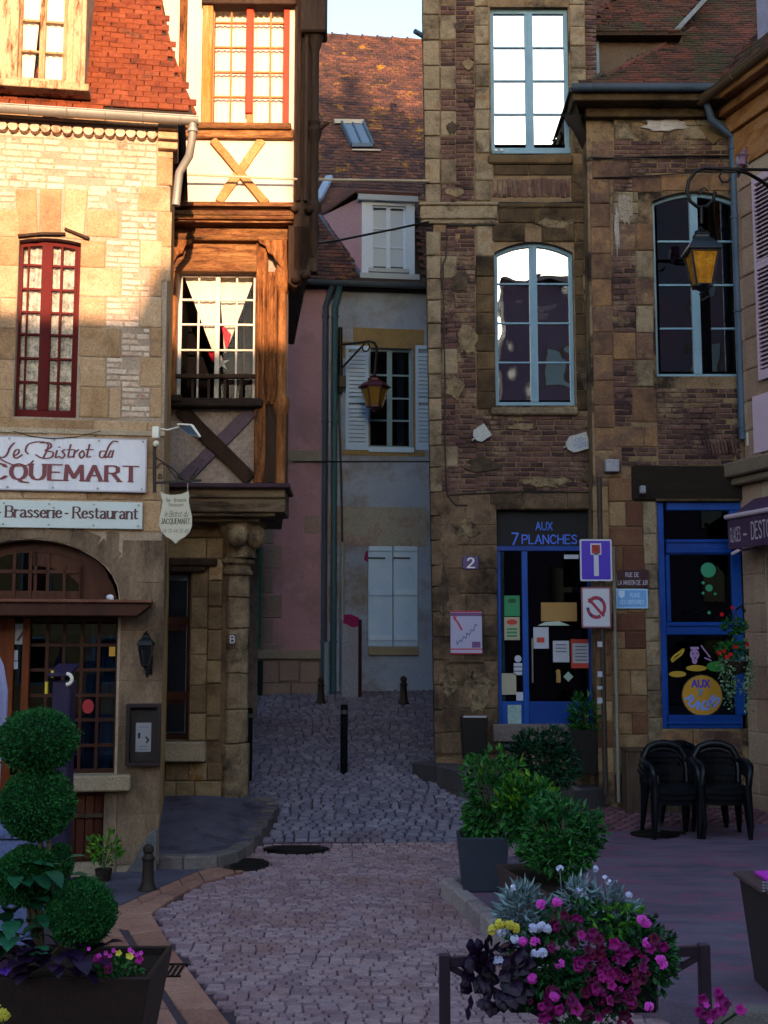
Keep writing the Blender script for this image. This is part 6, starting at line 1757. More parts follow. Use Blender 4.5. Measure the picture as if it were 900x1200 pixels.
# ================================================================== the house closing the view on the right
FRR = Fr(882, 15.02, -2.97); FRR.uz = 890
RH = T('corner_house', 'pinkish dressed stone house at the right edge with lilac shutters and a deep cornice', 'house', FRR.w(1, 0, 0))
zc = FRR.z(200, 872)
L = 6.0
sh = [FRR.x(889, 330), FRR.x(889, 330) + 1.1]
zsh0, zsh1 = FRR.z(446, 895), FRR.z(205, 893)
lz0, lz1 = FRR.z(562, 862), FRR.z(545, 862)
mb = MB(FRR); mb.wall(0, L, -.1, FRR.z(90, 880), [(.33, 3.2, -.1, FRR.z(655, 885), 0)], .4)
RH.part('wall', mb, m_mortar_pale)
mb = MB(FRR); mb.box(-.14, -.002, .0, .4, -.1, lz0); RH.part('pier', mb, m_mortar_pale)
mb = MB(FRR); mb.box(L - .1, L, .4, 5, -.1, 9); mb.quad((.33, .38, -.1), (3.2, .38, -.1), (3.2, .38, 3.4), (.33, .38, 3.4)); RH.part('inner_wall', mb, m_darkroom)
pr_ = Pieces(RH, 'stone', m_pink_stone, .02, .04, .02)
z = lz1 + .02
while z < zc:
    h = U(.36, .42)
    pr_.fadd(FRR, .0, .10, z, min(z + h, zc) - .008, .015); pr_.fadd(FRR, .11, sh[0] - .03, z, min(z + h, zc) - .008, .03)
    z += h
fill(pr_, FRR, (sh[1] + .05, L, lz1, zc), .38, (.5, .7), .02, .008, (), .1, px=False)
fill(pr_, FRR, (-.14, .31, -.1, lz0 - .1), .38, (.32, .4), .015, .008, (), .1, px=False)
fill(pr_, FRR, (sh[0] - .02, L, lz0 + .2, zsh0 - .02), .38, (.5, .7), .015, .008, (), .1, px=False)
pr_.done()
# orange band of stone and the deep moulded cornice
mb = MB(FRR)
for k, (v0, v1, n_) in enumerate(((196, 150, .04), (150, 140, .10), (140, 128, .07), (128, 116, .18), (116, 100, .3))):
    mb.box(-.1, L, -n_, .2, FRR.z(v0, 872), FRR.z(v1, 872) + .001)
RH.part('cornice', mb, mat('orange brown cornice stone', ['6a4426', '875a34', '9a6e48', '7a5a4c'], nmix=.9, nscale=3, stretch=(.7, .7, 2), bump=.5), bevel=.02, seg=2)
ze = FRR.z(113, 834, .40)
ga = FRR.w(-.05, -.48, ze); gb = FRR.w(L, -.48, ze)
gutter(RH, ga, gb, .075, mat('brown painted gutter', ['4a3c30', '5c4c3e'], nscale=3, rough=.5, bump=.05), seams=4)
rr_ = RoofPl(FRR.w(0, -.42, ze + .06), FRR.d, Vector((0, 0, 1)) * .75 + FRR.into * .66)
rpoly_ = [(-.1, 0), (L, 0), (L, 2.6), (-.1, 2.6)]
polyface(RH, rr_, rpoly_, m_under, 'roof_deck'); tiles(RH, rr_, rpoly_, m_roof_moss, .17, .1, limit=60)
mb = MB(FRR); q = FRR.rect(887, -20, 905, 62, -.1); mb.box(q[0], q[0] + 1.0, .1, 1.4, ze - .1, ze + 1.6); dq = RH.part('dormer', mb, mat('lilac dormer cheek', ['6c6a7c', '84839a'], nscale=3, bump=.1))
mb = MB(FRR); mb.tube([fw(FRR, 870, 0, .35) - Vector((0, 0, 0)), fw(FRR, 864, -2, .35)], .05, 10); RH.part('roof_vent', mb, m_zinc, parent=dq)
# drainpipe in the corner
X0 = FRR.w(-.02, -.12, 0)
pz = lambda v: FW.z(v, 865, .1)
pxp = FW.w(FW.x(863, 300, .12), -.12, 0)
pipe(RH, [FRR.w(0.0, -.42, ze - .02), FRR.w(-.02, -.34, ze - .25), (pxp.x, pxp.y, pz(160)), (pxp.x, pxp.y, pz(175)), (pxp.x, pxp.y, pz(515))], .048, m_zinc_blue, rings=[(pxp.x, pxp.y, pz(v)) for v in (175, 255, 365, 500)])
mb = MB(FW); mb.M = Matrix.Identity(4); mb.box(pxp.x + .03, pxp.x + .11, pxp.y - .09, pxp.y, pz(524), pz(508)); RH.part('junction_box', mb, m_white_paint, bevel=.006)
# shutter leaf
mb = MB(FRR); mb.box(sh[0], sh[0] + .05, -.06, -.02, zsh0, zsh1); mb.box(sh[0] + .5, sh[0] + .55, -.06, -.02, zsh0, zsh1); 
for z0_, z1_ in ((zsh0, zsh0 + .12), (zsh1 - .1, zsh1), ((zsh0 + zsh1) / 2 + .1, (zsh0 + zsh1) / 2 + .2)): mb.box(sh[0] + .05, sh[0] + .5, -.06, -.02, z0_, z1_)
s_ = RH.part('shutter', mb, m_pink_shutter, bevel=.003)
mb = MB(FRR); z = zsh0 + .14
while z < zsh1 - .12:
    mb.add([(sh[0] + .05, -.065, z), (sh[0] + .5, -.065, z), (sh[0] + .5, -.02, z + .035), (sh[0] + .05, -.02, z + .035), (sh[0] + .05, -.065, z + .012), (sh[0] + .5, -.065, z + .012), (sh[0] + .5, -.02, z + .047), (sh[0] + .05, -.02, z + .047)],
           [(0, 1, 5, 4), (4, 5, 6, 7), (1, 2, 6, 5), (3, 0, 4, 7), (2, 3, 7, 6), (0, 3, 2, 1)]); 
    RH.part('slat', mb, m_pink_shutter, parent=s_); mb = MB(FRR); z += .055
# ledge between floors and pink signboard above
mb = MB(FRR); mb.box(-.24, L, -.22, .1, lz0, lz1); mb.box(-.2, L, -.14, .1, lz0 - .1, lz0); RH.part('string_course', mb, mat('grey taupe ledge', ['66584c', '7b6c5e'], nscale=4, bump=.4), bevel=.02)
mb = MB(FRR); q = FRR.rect(882, 462, 900, 530, .05); mb.box(q[0], q[0] + 2.2, -.05, -.0, q[2], q[3]); RH.part('painted_panel', mb, m_pink_shutter, bevel=.005)
# doorway blue grey door edge behind
mb = MB(FRR); mb.box(.38, .9, .3, .36, -.05, 2.6); RH.part('shutter_box', mb, mat('blue grey metal shutter', ['2e3846', '3c4858'], nscale=3))
# awning
Z0 = FRR.z(607, 860, .9); AN = 0.42
aw = T('shop_awning', 'plum coloured shop awning with white lettering on its valance, at the right edge', 'awning', FRR.w(1.0, -AN, 2.4))
ax0 = FRR.x(853, 625, AN); av1 = FRR.z(607, 853, AN); av0 = FRR.z(644, 853, AN); aw1 = FRR.z(586, 873, .05)
mplum = mat('plum awning cloth', ['3c2b3e', '4a3650'], nscale=3, bump=.1, fine=.1)
mb = MB(FRR); mb.add([(ax0, -AN, av1), (L, -AN, av1), (L, -.02, aw1), (ax0, -.02, aw1)], [(0, 1, 2, 3)]); aw.part('canopy', mb, mplum)
mb = MB(FRR); mb.add([(ax0, -AN, av0), (L, -AN, av0), (L, -AN, av1), (ax0, -AN, av1)], [(0, 1, 2, 3)]); mb.add([(ax0, -AN, av0), (ax0, -AN, av1), (ax0, -.02, aw1), (ax0, -.02, aw1 - .3)], [(0, 1, 2, 3)]); aw.part('valance', mb, mplum)
mb = MB(FRR); mb.tube([(ax0 - .02, -AN - .01, av1 + .01), (L, -AN - .01, av1 + .01)], .032, 10); aw.part('front_bar', mb, plain('pinkish white bar', 'a898a4', .4), smooth=50)
mb = MB(FRR); pn = Pen(mb, -AN - .004)
ch = (av1 - av0) * .42; lb = av0 + .09
pn.text('GLACES', ax0 + .05, FRR.x(868, 630, AN), lb, ch, .45, .35); pn.text('-', FRR.x(872, 630, AN), FRR.x(875, 630, AN), lb, ch, .4, .4); pn.text('DESTOU', FRR.x(881, 630, AN), FRR.x(908, 630, AN), lb, ch * 1.2, .45, .35)
aw.part('lettering', mb, plain('pale lilac lettering', '9a8c9c', .6))
mb = MB(FRR); q = fw(FRR, 858, 649, .42); 
mb.M = Matrix.Identity(4); mb.tube([q, q + FRR.d * .12 + Vector((0, 0, .03)), FRR.w(.2, 0, q.z + .08)], [.02, .02, .012], 8); aw.part('awning_arm', mb, plain('pinkish white bar', 'a898a4', .4), smooth=50)
# ================================================================== roof of the bar house above the frame
mb = MB(FP); zr = FP.z(-60, 590)
mb.add([(pl0 - .1, -.3, zr), (pl1 + .1, -.3, zr), (pl1 + .1, 6.2, zr), (pl0 + .6, 6.2, zr), (pl0 + .5, 2.6, zr + 2.1), (pl1 + .0, 2.6, zr + 1.7)],
       [(0, 1, 5, 4), (1, 2, 5), (2, 3, 4, 5), (3, 0, 4), (0, 3, 2, 1)])
PL.part('roof', mb, m_roof_old)
mb = MB(FP); mb.box(pl0 + .55, pl0 + .95, 2.3, 2.8, zr + 1.2, zr + 3.0); mb.lathe([(.09, 0), (.08, .3)], (pl0 + .75, 2.55, zr + 3.0), 10)
PL.part('chimney', mb, m_brick)
mb = MB(FP); q = FP.rect(486, 33, 500, 40, .1); mb.tube([(q[0], -.1, (q[2] + q[3]) / 2), (q[1] + .05, .1, (q[2] + q[3]) / 2 - .02)], .035, 8); PL.part('waste_spout', mb, m_zinc_blue, smooth=40)

# ================================================================== the pink and grey house at the far end
FF = Fr(385, 21.2, 0.12)
FH = T('street_end_house', 'pink and grey rendered house closing the lane, with pale blue shutters', 'house', FF.w(0, 0, 1.2))
zt = FF.z(333, 430)
fx0, fx1 = FF.x(265, 600), FF.x(560, 600)
xs_ = FF.x(385, 600)
wU = FF.rect(434, 408, 483, 524); wL = FF.rect(431, 635, 490, 757)
mb = MB(FF); mb.wall(xs_, fx1, 0, zt, [(wU[0], wU[1], wU[2], wU[3], 0), (wL[0], wL[1], wL[2], wL[3], 0)], .35); FH.part('grey_wall', mb, m_grey_wall)
mb = MB(FF); mb.box(fx0 - 1.5, xs_, -.06, .3, 0, zt); FH.part('pink_wall', mb, m_pink)
mb = MB(FF); mb.box(fx0 - 1.5, fx0 - 1.4, .3, 7, 0, zt + 1); mb.box(fx1 - .1, fx1, .35, 7, 0, zt + 1); mb.box(fx0 - 1.5, fx1, 6.9, 7, 0, zt + 1); FH.part('side_wall', mb, m_grey_wall)
def fb(name, u0, v0, u1, v1, n, m, bv=.006, parent=None, lab=None, th=None):
    q = FF.rect(u0, v0, u1, v1, n); b_ = MB(FF); b_.box(q[0], q[1], -n, 0 if th is None else -n + th, q[2], q[3]); return FH.part(name, b_, m, parent=parent, bevel=bv, label=lab)
fb('string_course', 250, 762, 380, 772, .12, m_band)
fb('string_course', 250, 527, 380, 540, .10, m_band)
fb('plinth', 250, 773, 380, 830, .09, mat('dull pinkish plinth', ['6b5450', '7c6460'], nscale=2, stain='5c5654', stain_scale=2))
mqs = Pieces(FH, 'edge_stone', mat('pale pinkish edge stone', ['80706a', '8e7f78'], nscale=3, bump=.25), .03, .03)
for k, v in enumerate(range(610, 760, 29)):
    q = FF.rect(302, v, 330 if k % 2 else 320, v + 27, .06); mqs.fadd(FF, q[0], q[1], q[2], q[3], .012, -.06)
q = FF.rect(357, 605, 374, 625, .06); mqs.fadd(FF, q[0], q[1], q[2], q[3], .008, -.06)
for u0, u1, v0, v1 in ((304, 326, 775, 800), (328, 350, 775, 798), (352, 374, 776, 800), (305, 340, 801, 818), (342, 376, 801, 818)):
    q = FF.rect(u0, v0, u1, v1, .09); mqs.fadd(FF, q[0], q[1], q[2], q[3], .01, -.09)
mqs.done()
# stone surrounds and render patches on the grey wall
for q in ((414, 385, 497, 408), (484, 408, 492, 527), (398, 528, 498, 534)): fb('window_surround', q[0], q[1], q[2], q[3], .02, m_trim)
fb('render_patch', 400, 400, 412, 420, .012, m_trim); fb('render_patch', 384, 594, 500, 640, .008, mat('bluish patch render', ['7c8088', '8c8e8c', '989488'], nscale=2, stain='847478', stain_scale=2))
fb('sill', 432, 758, 491, 768, .06, m_band); fb('sill', 432, 524, 485, 530, .05, m_pale_blue)
zz = [FF.z(v, 470, -.1) for v in (520, 493, 467, 440, 412)]
f = window(FH, FF, FF.x(431, 470, -.1), FF.x(482, 470, -.1), wU[2], wU[3], 2, 4, m_blue_frame, m_glass_dim, .1, .04, .03, .09, zs=zz, name='casement', room=.8)
cloth(FH, FF, [(FF.x(468), wU[3]), (FF.x(476), wU[3]), (FF.x(476), wU[2] + .1), (FF.x(468), wU[2] + .1)], .25, m_curtain_blue, f, amp=.01, waves=2)
def louvre(u0, u1, v0, v1, n, m):
    q = FF.rect(u0, v0, u1, v1, n); a, b, z0, z1 = q; mb = MB(FF); fwd = .055
    mb.box(a, a + fwd, -n, -n + .035, z0, z1); mb.box(b - fwd, b, -n, -n + .035, z0, z1); zm = z0 + (z1 - z0) * .47
    for y0_, y1_ in ((z0, z0 + .1), (zm - .04, zm + .04), (z1 - .07, z1)): mb.box(a + fwd, b - fwd, -n, -n + .035, y0_, y1_)
    s = FH.part('shutter', mb, m, bevel=.003)
    z = z0 + .11
    while z < z1 - .1:
        if abs(z - zm) > .06:
            mb = MB(FF); mb.bar((a + fwd, -n + .018, z), (b - fwd, -n + .018, z), .012, .055); FH.part('slat', mb, m, parent=s)
        z += .075
louvre(405, 432, 405, 527, .04, m_pale_blue); louvre(487, 515, 405, 527, .04, m_pale_blue)
# closed board shutters below
for u0, u1 in ((431.5, 460), (461, 489.5)):
    q = FF.rect(u0, 635, u1, 757, -.02); mb = MB(FF); mb.box(q[0], q[1], .02, .055, q[2], q[3]); s = FH.part('board_shutter', mb, m_pale_blue, bevel=.006)
    for v in (643, 695, 748):
        r = FF.rect(u0 + 1, v - 3, u1 - 1, v + 3, .01); mb = MB(FF); mb.box(r[0], r[1], -.015, .025, r[2], r[3]); FH.part('shutter_batten', mb, m_pale_blue, parent=s, bevel=.01, seg=2)
    r = FF.rect(u0, 653, u0 + 20, 655, .0); mb = MB(FF); mb.box(r[0], r[1], .0, .02, r[2], r[3]); FH.part('strap_hinge', mb, m_zinc_blue, parent=s)
mb = MB(FF); mb.box(wL[0] - .05, wL[1] + .05, .06, .1, wL[2], wL[3]); FH.part('shutter_backing', mb, m_darkroom)
# green shutter and dark green door at the left
fb('green_shutter', 289, 640, 306, 759, .12, mat('faded sea green paint', ['1f5a4c', '2a6e5c'], nscale=3, stretch=(3, 3, .4)), th=.04)
fb('green_shutter_rail', 289, 742, 306, 746, .14, mat('faded sea green paint', ['1f5a4c', '2a6e5c']), th=.03); fb('green_shutter_rail', 289, 660, 306, 664, .14, mat('faded sea green paint', ['1f5a4c', '2a6e5c']), th=.03)
fb('door', 280, 774, 308, 822, .13, mat('dark bottle green paint', ['0c2224', '12302f'], nscale=3), th=.04)
# gutters and pipes
ga = FF.w(FF.x(330, 330, .25), -.28, FF.z(331, 400, .25)); gb = FF.w(FF.x(560, 336, .25), -.28, FF.z(331, 400, .25))
gutter(FH, ga, gb, .075, m_zinc_blue, seams=4)
mb = MB(FF); mb.box(fx0 - 1.5, fx1, -.18, .1, FF.z(341, 400), FF.z(334, 400)); FH.part('eaves_board', mb, m_wood_dark)
for u, vb, n_ in ((381, 812, .10), (392, 812, .08)):
    X = FF.x(u, 500, n_ + .06)
    pipe(FH, [FF.w(X + .12 * (1 if u < 385 else .6), -.27, FF.z(335, u, .25)), FF.w(X + .05, -.2, FF.z(347, u, .2)), FF.w(X, -n_ - .06, FF.z(360, u, .1)), FF.w(X, -n_ - .06, FF.z(vb, u, .1))], .055, m_zinc_blue if u < 385 else mat('teal zinc pipe', ['33505a', '3e5e68'], nscale=2, rough=.5, bump=.05),
         rings=[FF.w(X, -n_ - .06, FF.z(v, u, .1)) for v in (372, 495, 752)])
X = FF.x(382, 790, .17); mb = MB(FF); mb.tube([(X, -.16, FF.z(815, 381, .1)), (X, -.16, FF.z(752, 381, .1))], .065, 10); FH.part('pipe_shoe', mb, mat('pale blue grey pipe shoe', ['6c8090', '7c90a0'], nscale=3), smooth=50)
X = FF.x(401, 700, .08); mb = MB(FF); mb.tube([(X, -.08, FF.z(820, 401, .1)), (X, -.08, FF.z(635, 401, .1))], .04, 10); FH.part('cable_conduit', mb, mat('pale conduit', ['7f8a90', '929ca0'], nscale=3), smooth=50)
mb = MB(FF); mb.tube([(FF.x(u, v, .05), -.05, FF.z(v, u, .05)) for u, v in ((401, 636), (400, 560), (398, 500), (397, 440), (396, 385))], .022, 8); FH.part('wall_cable', mb, m_black, smooth=50)
mb = MB(FF); q = FF.rect(401, 726, 420, 822, .45); mb.box(q[0], q[1], -.45, 0, q[2] - .1, q[3]); FH.part('buttress', mb, mat('smooth grey pillar render', ['767c8c', '868c9c'], nscale=2, bump=.15), bevel=.01)
fb('post_edge', 420, 726, 424, 824, .47, mat('dark plum post', ['2a1a26', '38242f'], nscale=3))
q = FF.rect(402, 720, 421, 735, .46); mb = MB(FF)
pts = [(q[0], q[2] + .07), (q[0] + .06, q[2] + .05), (q[0] + .16, q[2]), (q[1] - .01, q[2] + .01), (q[1], q[3] - .06), (q[0] + .15, q[3]), (q[0] + .02, q[3])]
mb.prism(pts, -.455, -.45); FH.part('paint_splash', mb, mat('magenta paint', ['7a1c50', '8c2c60'], nscale=8))
mb = MB(FF); q = FF.rect(426.5, 645, 431, 659, .01); mb.prism([(q[0], q[2] + .05), (q[1], q[2]), (q[1], q[3]), (q[0] + .03, q[3] - .03)], -.01, 0); FH.part('paint_splash', mb, mat('magenta paint', ['7a1c50', '8c2c60']))
# roof
eave_z = FF.z(327, 400, .25)
rf = RoofPl(FF.w(0, -.22, eave_z), FF.d, Vector((0, 0, 1)) * .80 + FF.into * .60)
ra = [rf.hit(u, v) for u, v in ((500, 49), (368, 41))]
rb_top = (ra[0][1] + ra[1][1]) / 2
rp2 = [(fx0 - 1.5, -.03), (fx1 + .2, -.03), (fx1 + .2, rb_top), (fx0 - 1.5, rb_top)]
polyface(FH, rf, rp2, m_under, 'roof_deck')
dh = [rf.hit(*p) for p in ((416, 330), (495, 330), (495, 226), (416, 236))]
vis = [(rf.hit(330, 330)[0], -.03), (dh[0][0], -.03), (dh[0][0], dh[3][1]), (dh[1][0], dh[2][1]), (dh[1][0], -.03), (fx1, -.03), (fx1, rb_top), (rf.hit(330, 60)[0], rb_top)]
tiles(FH, rf, vis, m_roof_old, .16, .115, drop=.025, jit=.012, limit=300)
k = 0; a = rf.hit(335, 41)[0]
while a < fx1:
    mb = MB(); mb.tube([rf.w(a, rb_top, -.02), rf.w(a + .34, rb_top, -.02)], [.09, .075], 8); mb.tube([rf.w(a - .01, rb_top, -.01), rf.w(a + .03, rb_top, -.01)], .105, 8); FH.part('ridge_tile', mb, m_roof_old, smooth=40); a += .36
mb = MB(FF); pk = rf.w(0, rb_top, 0); 
yy = (pk - FF.o).dot(FF.into); mb.add([(fx0 - 1.5, yy, pk.z), (fx1 + .2, yy, pk.z), (fx1 + .2, yy + 4, pk.z - 4), (fx0 - 1.5, yy + 4, pk.z - 4)], [(0, 1, 2, 3)]); FH.part('rear_roof', mb, m_roof_old)
# skylight
sk = [rf.hit(u, v, .06) for u, v in ((412, 171), (437, 171), (425, 144), (400, 144))]
mb = MB(); cs_ = [rf.w(a, b, .07) for a, b in sk]; 
a0, b0 = sk[0]; wsk = sk[1][0] - sk[0][0]; hsk = sk[2][1] - sk[1][1]
sx0 = (sk[0][0] + sk[3][0]) / 2 ; sy0 = b0
FHs = sk
mb = MB()
ring = [rf.w(a, b, .0) for a, b in FHs]; ring2 = [rf.w(a, b, .08) for a, b in FHs]
for i in range(4): mb.bar(ring2[i], ring2[(i + 1) % 4], .05, .08)
mb.bar((ring2[0] + ring2[1]) / 2, (ring2[2] + ring2[3]) / 2, .035, .05)
s = FH.part('skylight', mb, m_zinc_blue)
for k in range(2):
    lo, hi = [ring2[0] + (ring2[1] - ring2[0]) * (k + e) / 2 for e in (0, 1)], [ring2[3] + (ring2[2] - ring2[3]) * (k + e) / 2 for e in (0, 1)]; mb = MB(); mb.add([lo[0], lo[1], hi[1], hi[0]], [(0, 1, 2, 3)])
    FH.part('pane', mb, glass('skylight glass', 'b0b8d8', refl=.5), parent=s)
mb = MB(); mb.bar(ring2[3] - rf.ex * .15, ring2[2] + rf.ex * .02, .08, .09); FH.part('flashing', mb, m_zinc, parent=s); mb = MB(); mb.bar(ring[0] - rf.up * .14 + rf.n * .03, ring[1] - rf.up * .14 + rf.n * .03 + rf.ex * .15, .12, .03); FH.part('flashing', mb, m_zinc, parent=s)
# dormer with grey blue front and pink render cheek
FO = Fr(455, 21.25, 0.12)
q = FO.rect(424, 232, 486, 324)
wq = FO.rect(436, 241, 475, 316)
mb = MB(FO); mb.wall(q[0], q[1], q[2], q[3], [(wq[0], wq[1], wq[2], wq[3], 0)], .12)
dm = FH.part('dormer', mb, mat('light grey blue dormer front', ['a4bcdc', 'b4c8e4'], nscale=2, bump=.05, fine=.1))
zz = [FO.z(v, 455, -.05) for v in (312, 290, 268, 246)]
window(FH, FO, wq[0], wq[1], wq[2], wq[3], 2, 3, mat('light grey blue dormer front', ['9cacc0']), plain('pale curtained pane', 'a0b4cc', .12), .05, .03, .02, .08, zs=zz, name='dormer_casement', room=.11, room_mat=mat('pale net behind glass', ['a4b0c0', 'b4c0cc']))
mb = MB(FO); r = FO.rect(420, 228, 490, 235, .1); mb.box(r[0], r[1], -.1, .3, r[2], r[3]); r2 = FO.rect(432, 314, 480, 319, .06); mb.box(r2[0], r2[1], -.06, .02, r2[2], r2[3]); r3 = FO.rect(422, 320, 492, 327, .08); mb.box(r3[0], r3[1], -.08, .05, r3[2], r3[3])
FH.part('dormer_trim', mb, mat('pale blue trim', ['93a0b0'], bump=.05, fine=.1), parent=dm, bevel=.008)
# cheek: triangle from the front post back to the roof
ft = Vector(FO.w(q[0], .0, q[3])); fb_ = Vector(FO.w(q[0], .0, q[2]))
def back(p):  # run backwards (skewed to the left as the dormer flares) until the roof plane
    d = (FO.into + FO.d * -.62).normalized(); t = (rf.o - p).dot(rf.n) / d.dot(rf.n); return p + d * t
bt = back(ft)
mb = MB(); mb.add([fb_, ft, bt], [(0, 1, 2)]); FH.part('dormer_cheek', mb, mat('dusty pink render', ['8a6c78', '9c7e88'], nscale=2), parent=dm)
mb = MB(); mb.bar(fb_ + rf.n * .02 - FO.d * .03, bt + rf.n * .02 - FO.d * .03, .08, .03); FH.part('cheek_flashing', mb, mat('blue grey lead', ['4c5a74', '5a6880'], nscale=3), parent=dm)
tr_ = Vector(FO.w(q[1] + .1, -.1, q[3] + .05)); tl_ = Vector(FO.w(q[0] - .12, -.1, q[3] + .05))
du = (FO.into * .92 + Vector((0, 0, .38))).normalized()
def up(p):
    t = (rf.o - p).dot(rf.n) / du.dot(rf.n); return p + du * (t + .05)
b1 = up(tr_); b0_ = up(tl_) - FO.d * .55
mb = MB(); off_ = Vector((0, 0, .03)); mb.add([tl_ + off_, tr_ + off_, b1 + off_, b0_ + off_, bt + off_ * 1.5], [(0, 1, 2, 3, 4)]); mb.add([tl_, tl_ + off_, bt + off_, bt], [(0, 1, 2, 3)]); mb.add([tl_ - off_, tr_ - off_, tr_ + off_, tl_ + off_], [(0, 1, 2, 3)])
FH.part('dormer_roof', mb, m_roof_old, parent=dm)
mb = MB(); p1 = rf.w(*rf.hit(372, 237, .05), .08); p2 = rf.w(*rf.hit(386, 209, .05), .08); mb.bar(p1, p2, .16, .10); FH.part('roof_vent', mb, mat('pale blue roof vent', ['8093ac'], nscale=4), bevel=.02)

# ================================================================== cables across the lane
cable('pale cable strung across the lane from the timber house to the bar house', [P(203, 204, 13.4), P(345, 210, 13.5), P(502, 212, 15.45)], .015, mat('pale sheathed cable', ['b0a48c'], nscale=5))
cable('black cable rising from the timber house across the lane to the bar house', [P(352, 283, 13.6), P(365, 286, 13.8), P(380, 284, 14.0), P(400, 281, 14.3), P(430, 275, 14.7), P(460, 269, 15.1), P(502, 260, 15.45)], .014, m_iron)
cable('black cable between the timber house and the bar house at first floor height', [P(344, 541, 13.8), P(420, 541, 14.6), P(503, 541, 15.5)], .010, m_iron)

# ================================================================== unseen houses behind the camera, rooflines shaped for the shadows they cast
def block(name, label, x0, x1, y0, y1, h, m, roof=2.5, group=None, hip=.4):
    t = T(name, label, 'house', ((x0 + x1) / 2, y1, 0), group=group)
    mb = MB(); mb.box(x0, x1, y0, y1, -.1, h); t.part('wall', mb, m)
    mb = MB(); ym = (y0 + y1) / 2
    mb.add([(x0 - .2, y1 + .3, h), (x1 + .2, y1 + .3, h), (x1 + .2, y0 - .3, h), (x0 - .2, y0 - .3, h), (x0 + hip, ym, h + roof), (x1 - hip, ym, h + roof)], [(0, 1, 5, 4), (1, 2, 5), (2, 3, 4, 5), (3, 0, 4), (0, 3, 2, 1)])
    t.part('roof', mb, m_roof_old)
    nx = max(1, int((x1 - x0) / 2.4)); nz = max(1, int(h / 3.1))
    for i in range(nx):
        for j in range(nz):
            cx_ = x0 + (i + .5) * (x1 - x0) / nx; cz_ = 1.7 + j * 3.0
            if cz_ + .9 > h: continue
            mb = MB(); mb.box(cx_ - .5, cx_ + .5, y1 - .02, y1 + .03, cz_ - .8, cz_ + .8); w_ = t.part('window', mb, m_wood_dark if h > 15 else m_blue_frame)
            mb = MB(); mb.box(cx_ - .42, cx_ + .42, y1 + .03, y1 + .04, cz_ - .72, cz_ + .72); t.part('pane', mb, plain('dark pane', '14161c', .08), parent=w_)
    return t
YB = -18
lows = block('square_house', 'low pale house across the square behind the viewer', -9.0, 3.1, YB - 4, YB, 8.75, m_plaster_gold, 1.0, hip=-.1)
block('square_house', 'narrow grey block added between the low and the tall house to raise the shadow edge', 3.15, 4.95, YB - 4, YB, 9.35, m_grey_wall, 1.0, hip=-.02)  # added unseen block; its ridge sets the shadow edge on the timber house
block('square_house', 'lower stone house further left across the square', -22, -9.0, YB - 4, YB, 9.2, m_pink, 1.1)
block('reflection_block', 'very tall plum block added behind the viewer to darken the cafe wing window', 9.7, 17, YB - 4, YB, 21.6, mat('dark plum render'[:], ['3c2c38', '4a3844', '2c3a42'], nscale=.4), 1.0)  # added unseen block that keeps bright sky out of the wing window reflection
tall = block('tall_house', 'tall plum plastered house across the square behind the viewer', 4.98, 9.65, YB - 4, YB, 17.4, mat('dark plum render', ['3c2c38', '4a3844', '2c3a42'], nscale=.4), 1.0)
mb = MB(); mb.box(6.6, 7.0, YB - 3, YB - 2.4, 16.5, 18.7); tall.part('chimney', mb, m_brick)
block('tall_house', 'tall brick house at the right end across the square', 17.1, 34, YB - 10, YB + 3, 16.0, m_pier, 2.5)
# houses flanking the square outside the picture
block('side_house', 'ochre house continuing the row left of the bistro', -16, -7.2, 9.2, 16, 8.2, m_plaster_gold, 2.5)

far = T('shadow_block', 'high roofed hall added behind the houses across the square to shade the far roof', 'occluder', (11, -40, 0))  # added unseen mass; ridge and chimney shaped to shadow the far roof
mb = MB(); mb.box(9.1, 16, -46, -40, 0, 20.5); far.part('wall', mb, m_plaster_gold)
mb = MB(); mb.add([(8.8, -39.7, 20.5), (16.2, -39.7, 20.5), (16.2, -46.3, 20.5), (8.8, -46.3, 20.5), (8.9, -43, 24.1), (16, -43, 22.0)], [(0, 1, 5, 4), (1, 2, 5), (2, 3, 4, 5), (3, 0, 4), (0, 3, 2, 1)]); far.part('roof', mb, m_roof_old)
mb = MB(); mb.box(10.7, 11.1, -43.3, -42.7, 21, 24.6); far.part('chimney', mb, m_brick)
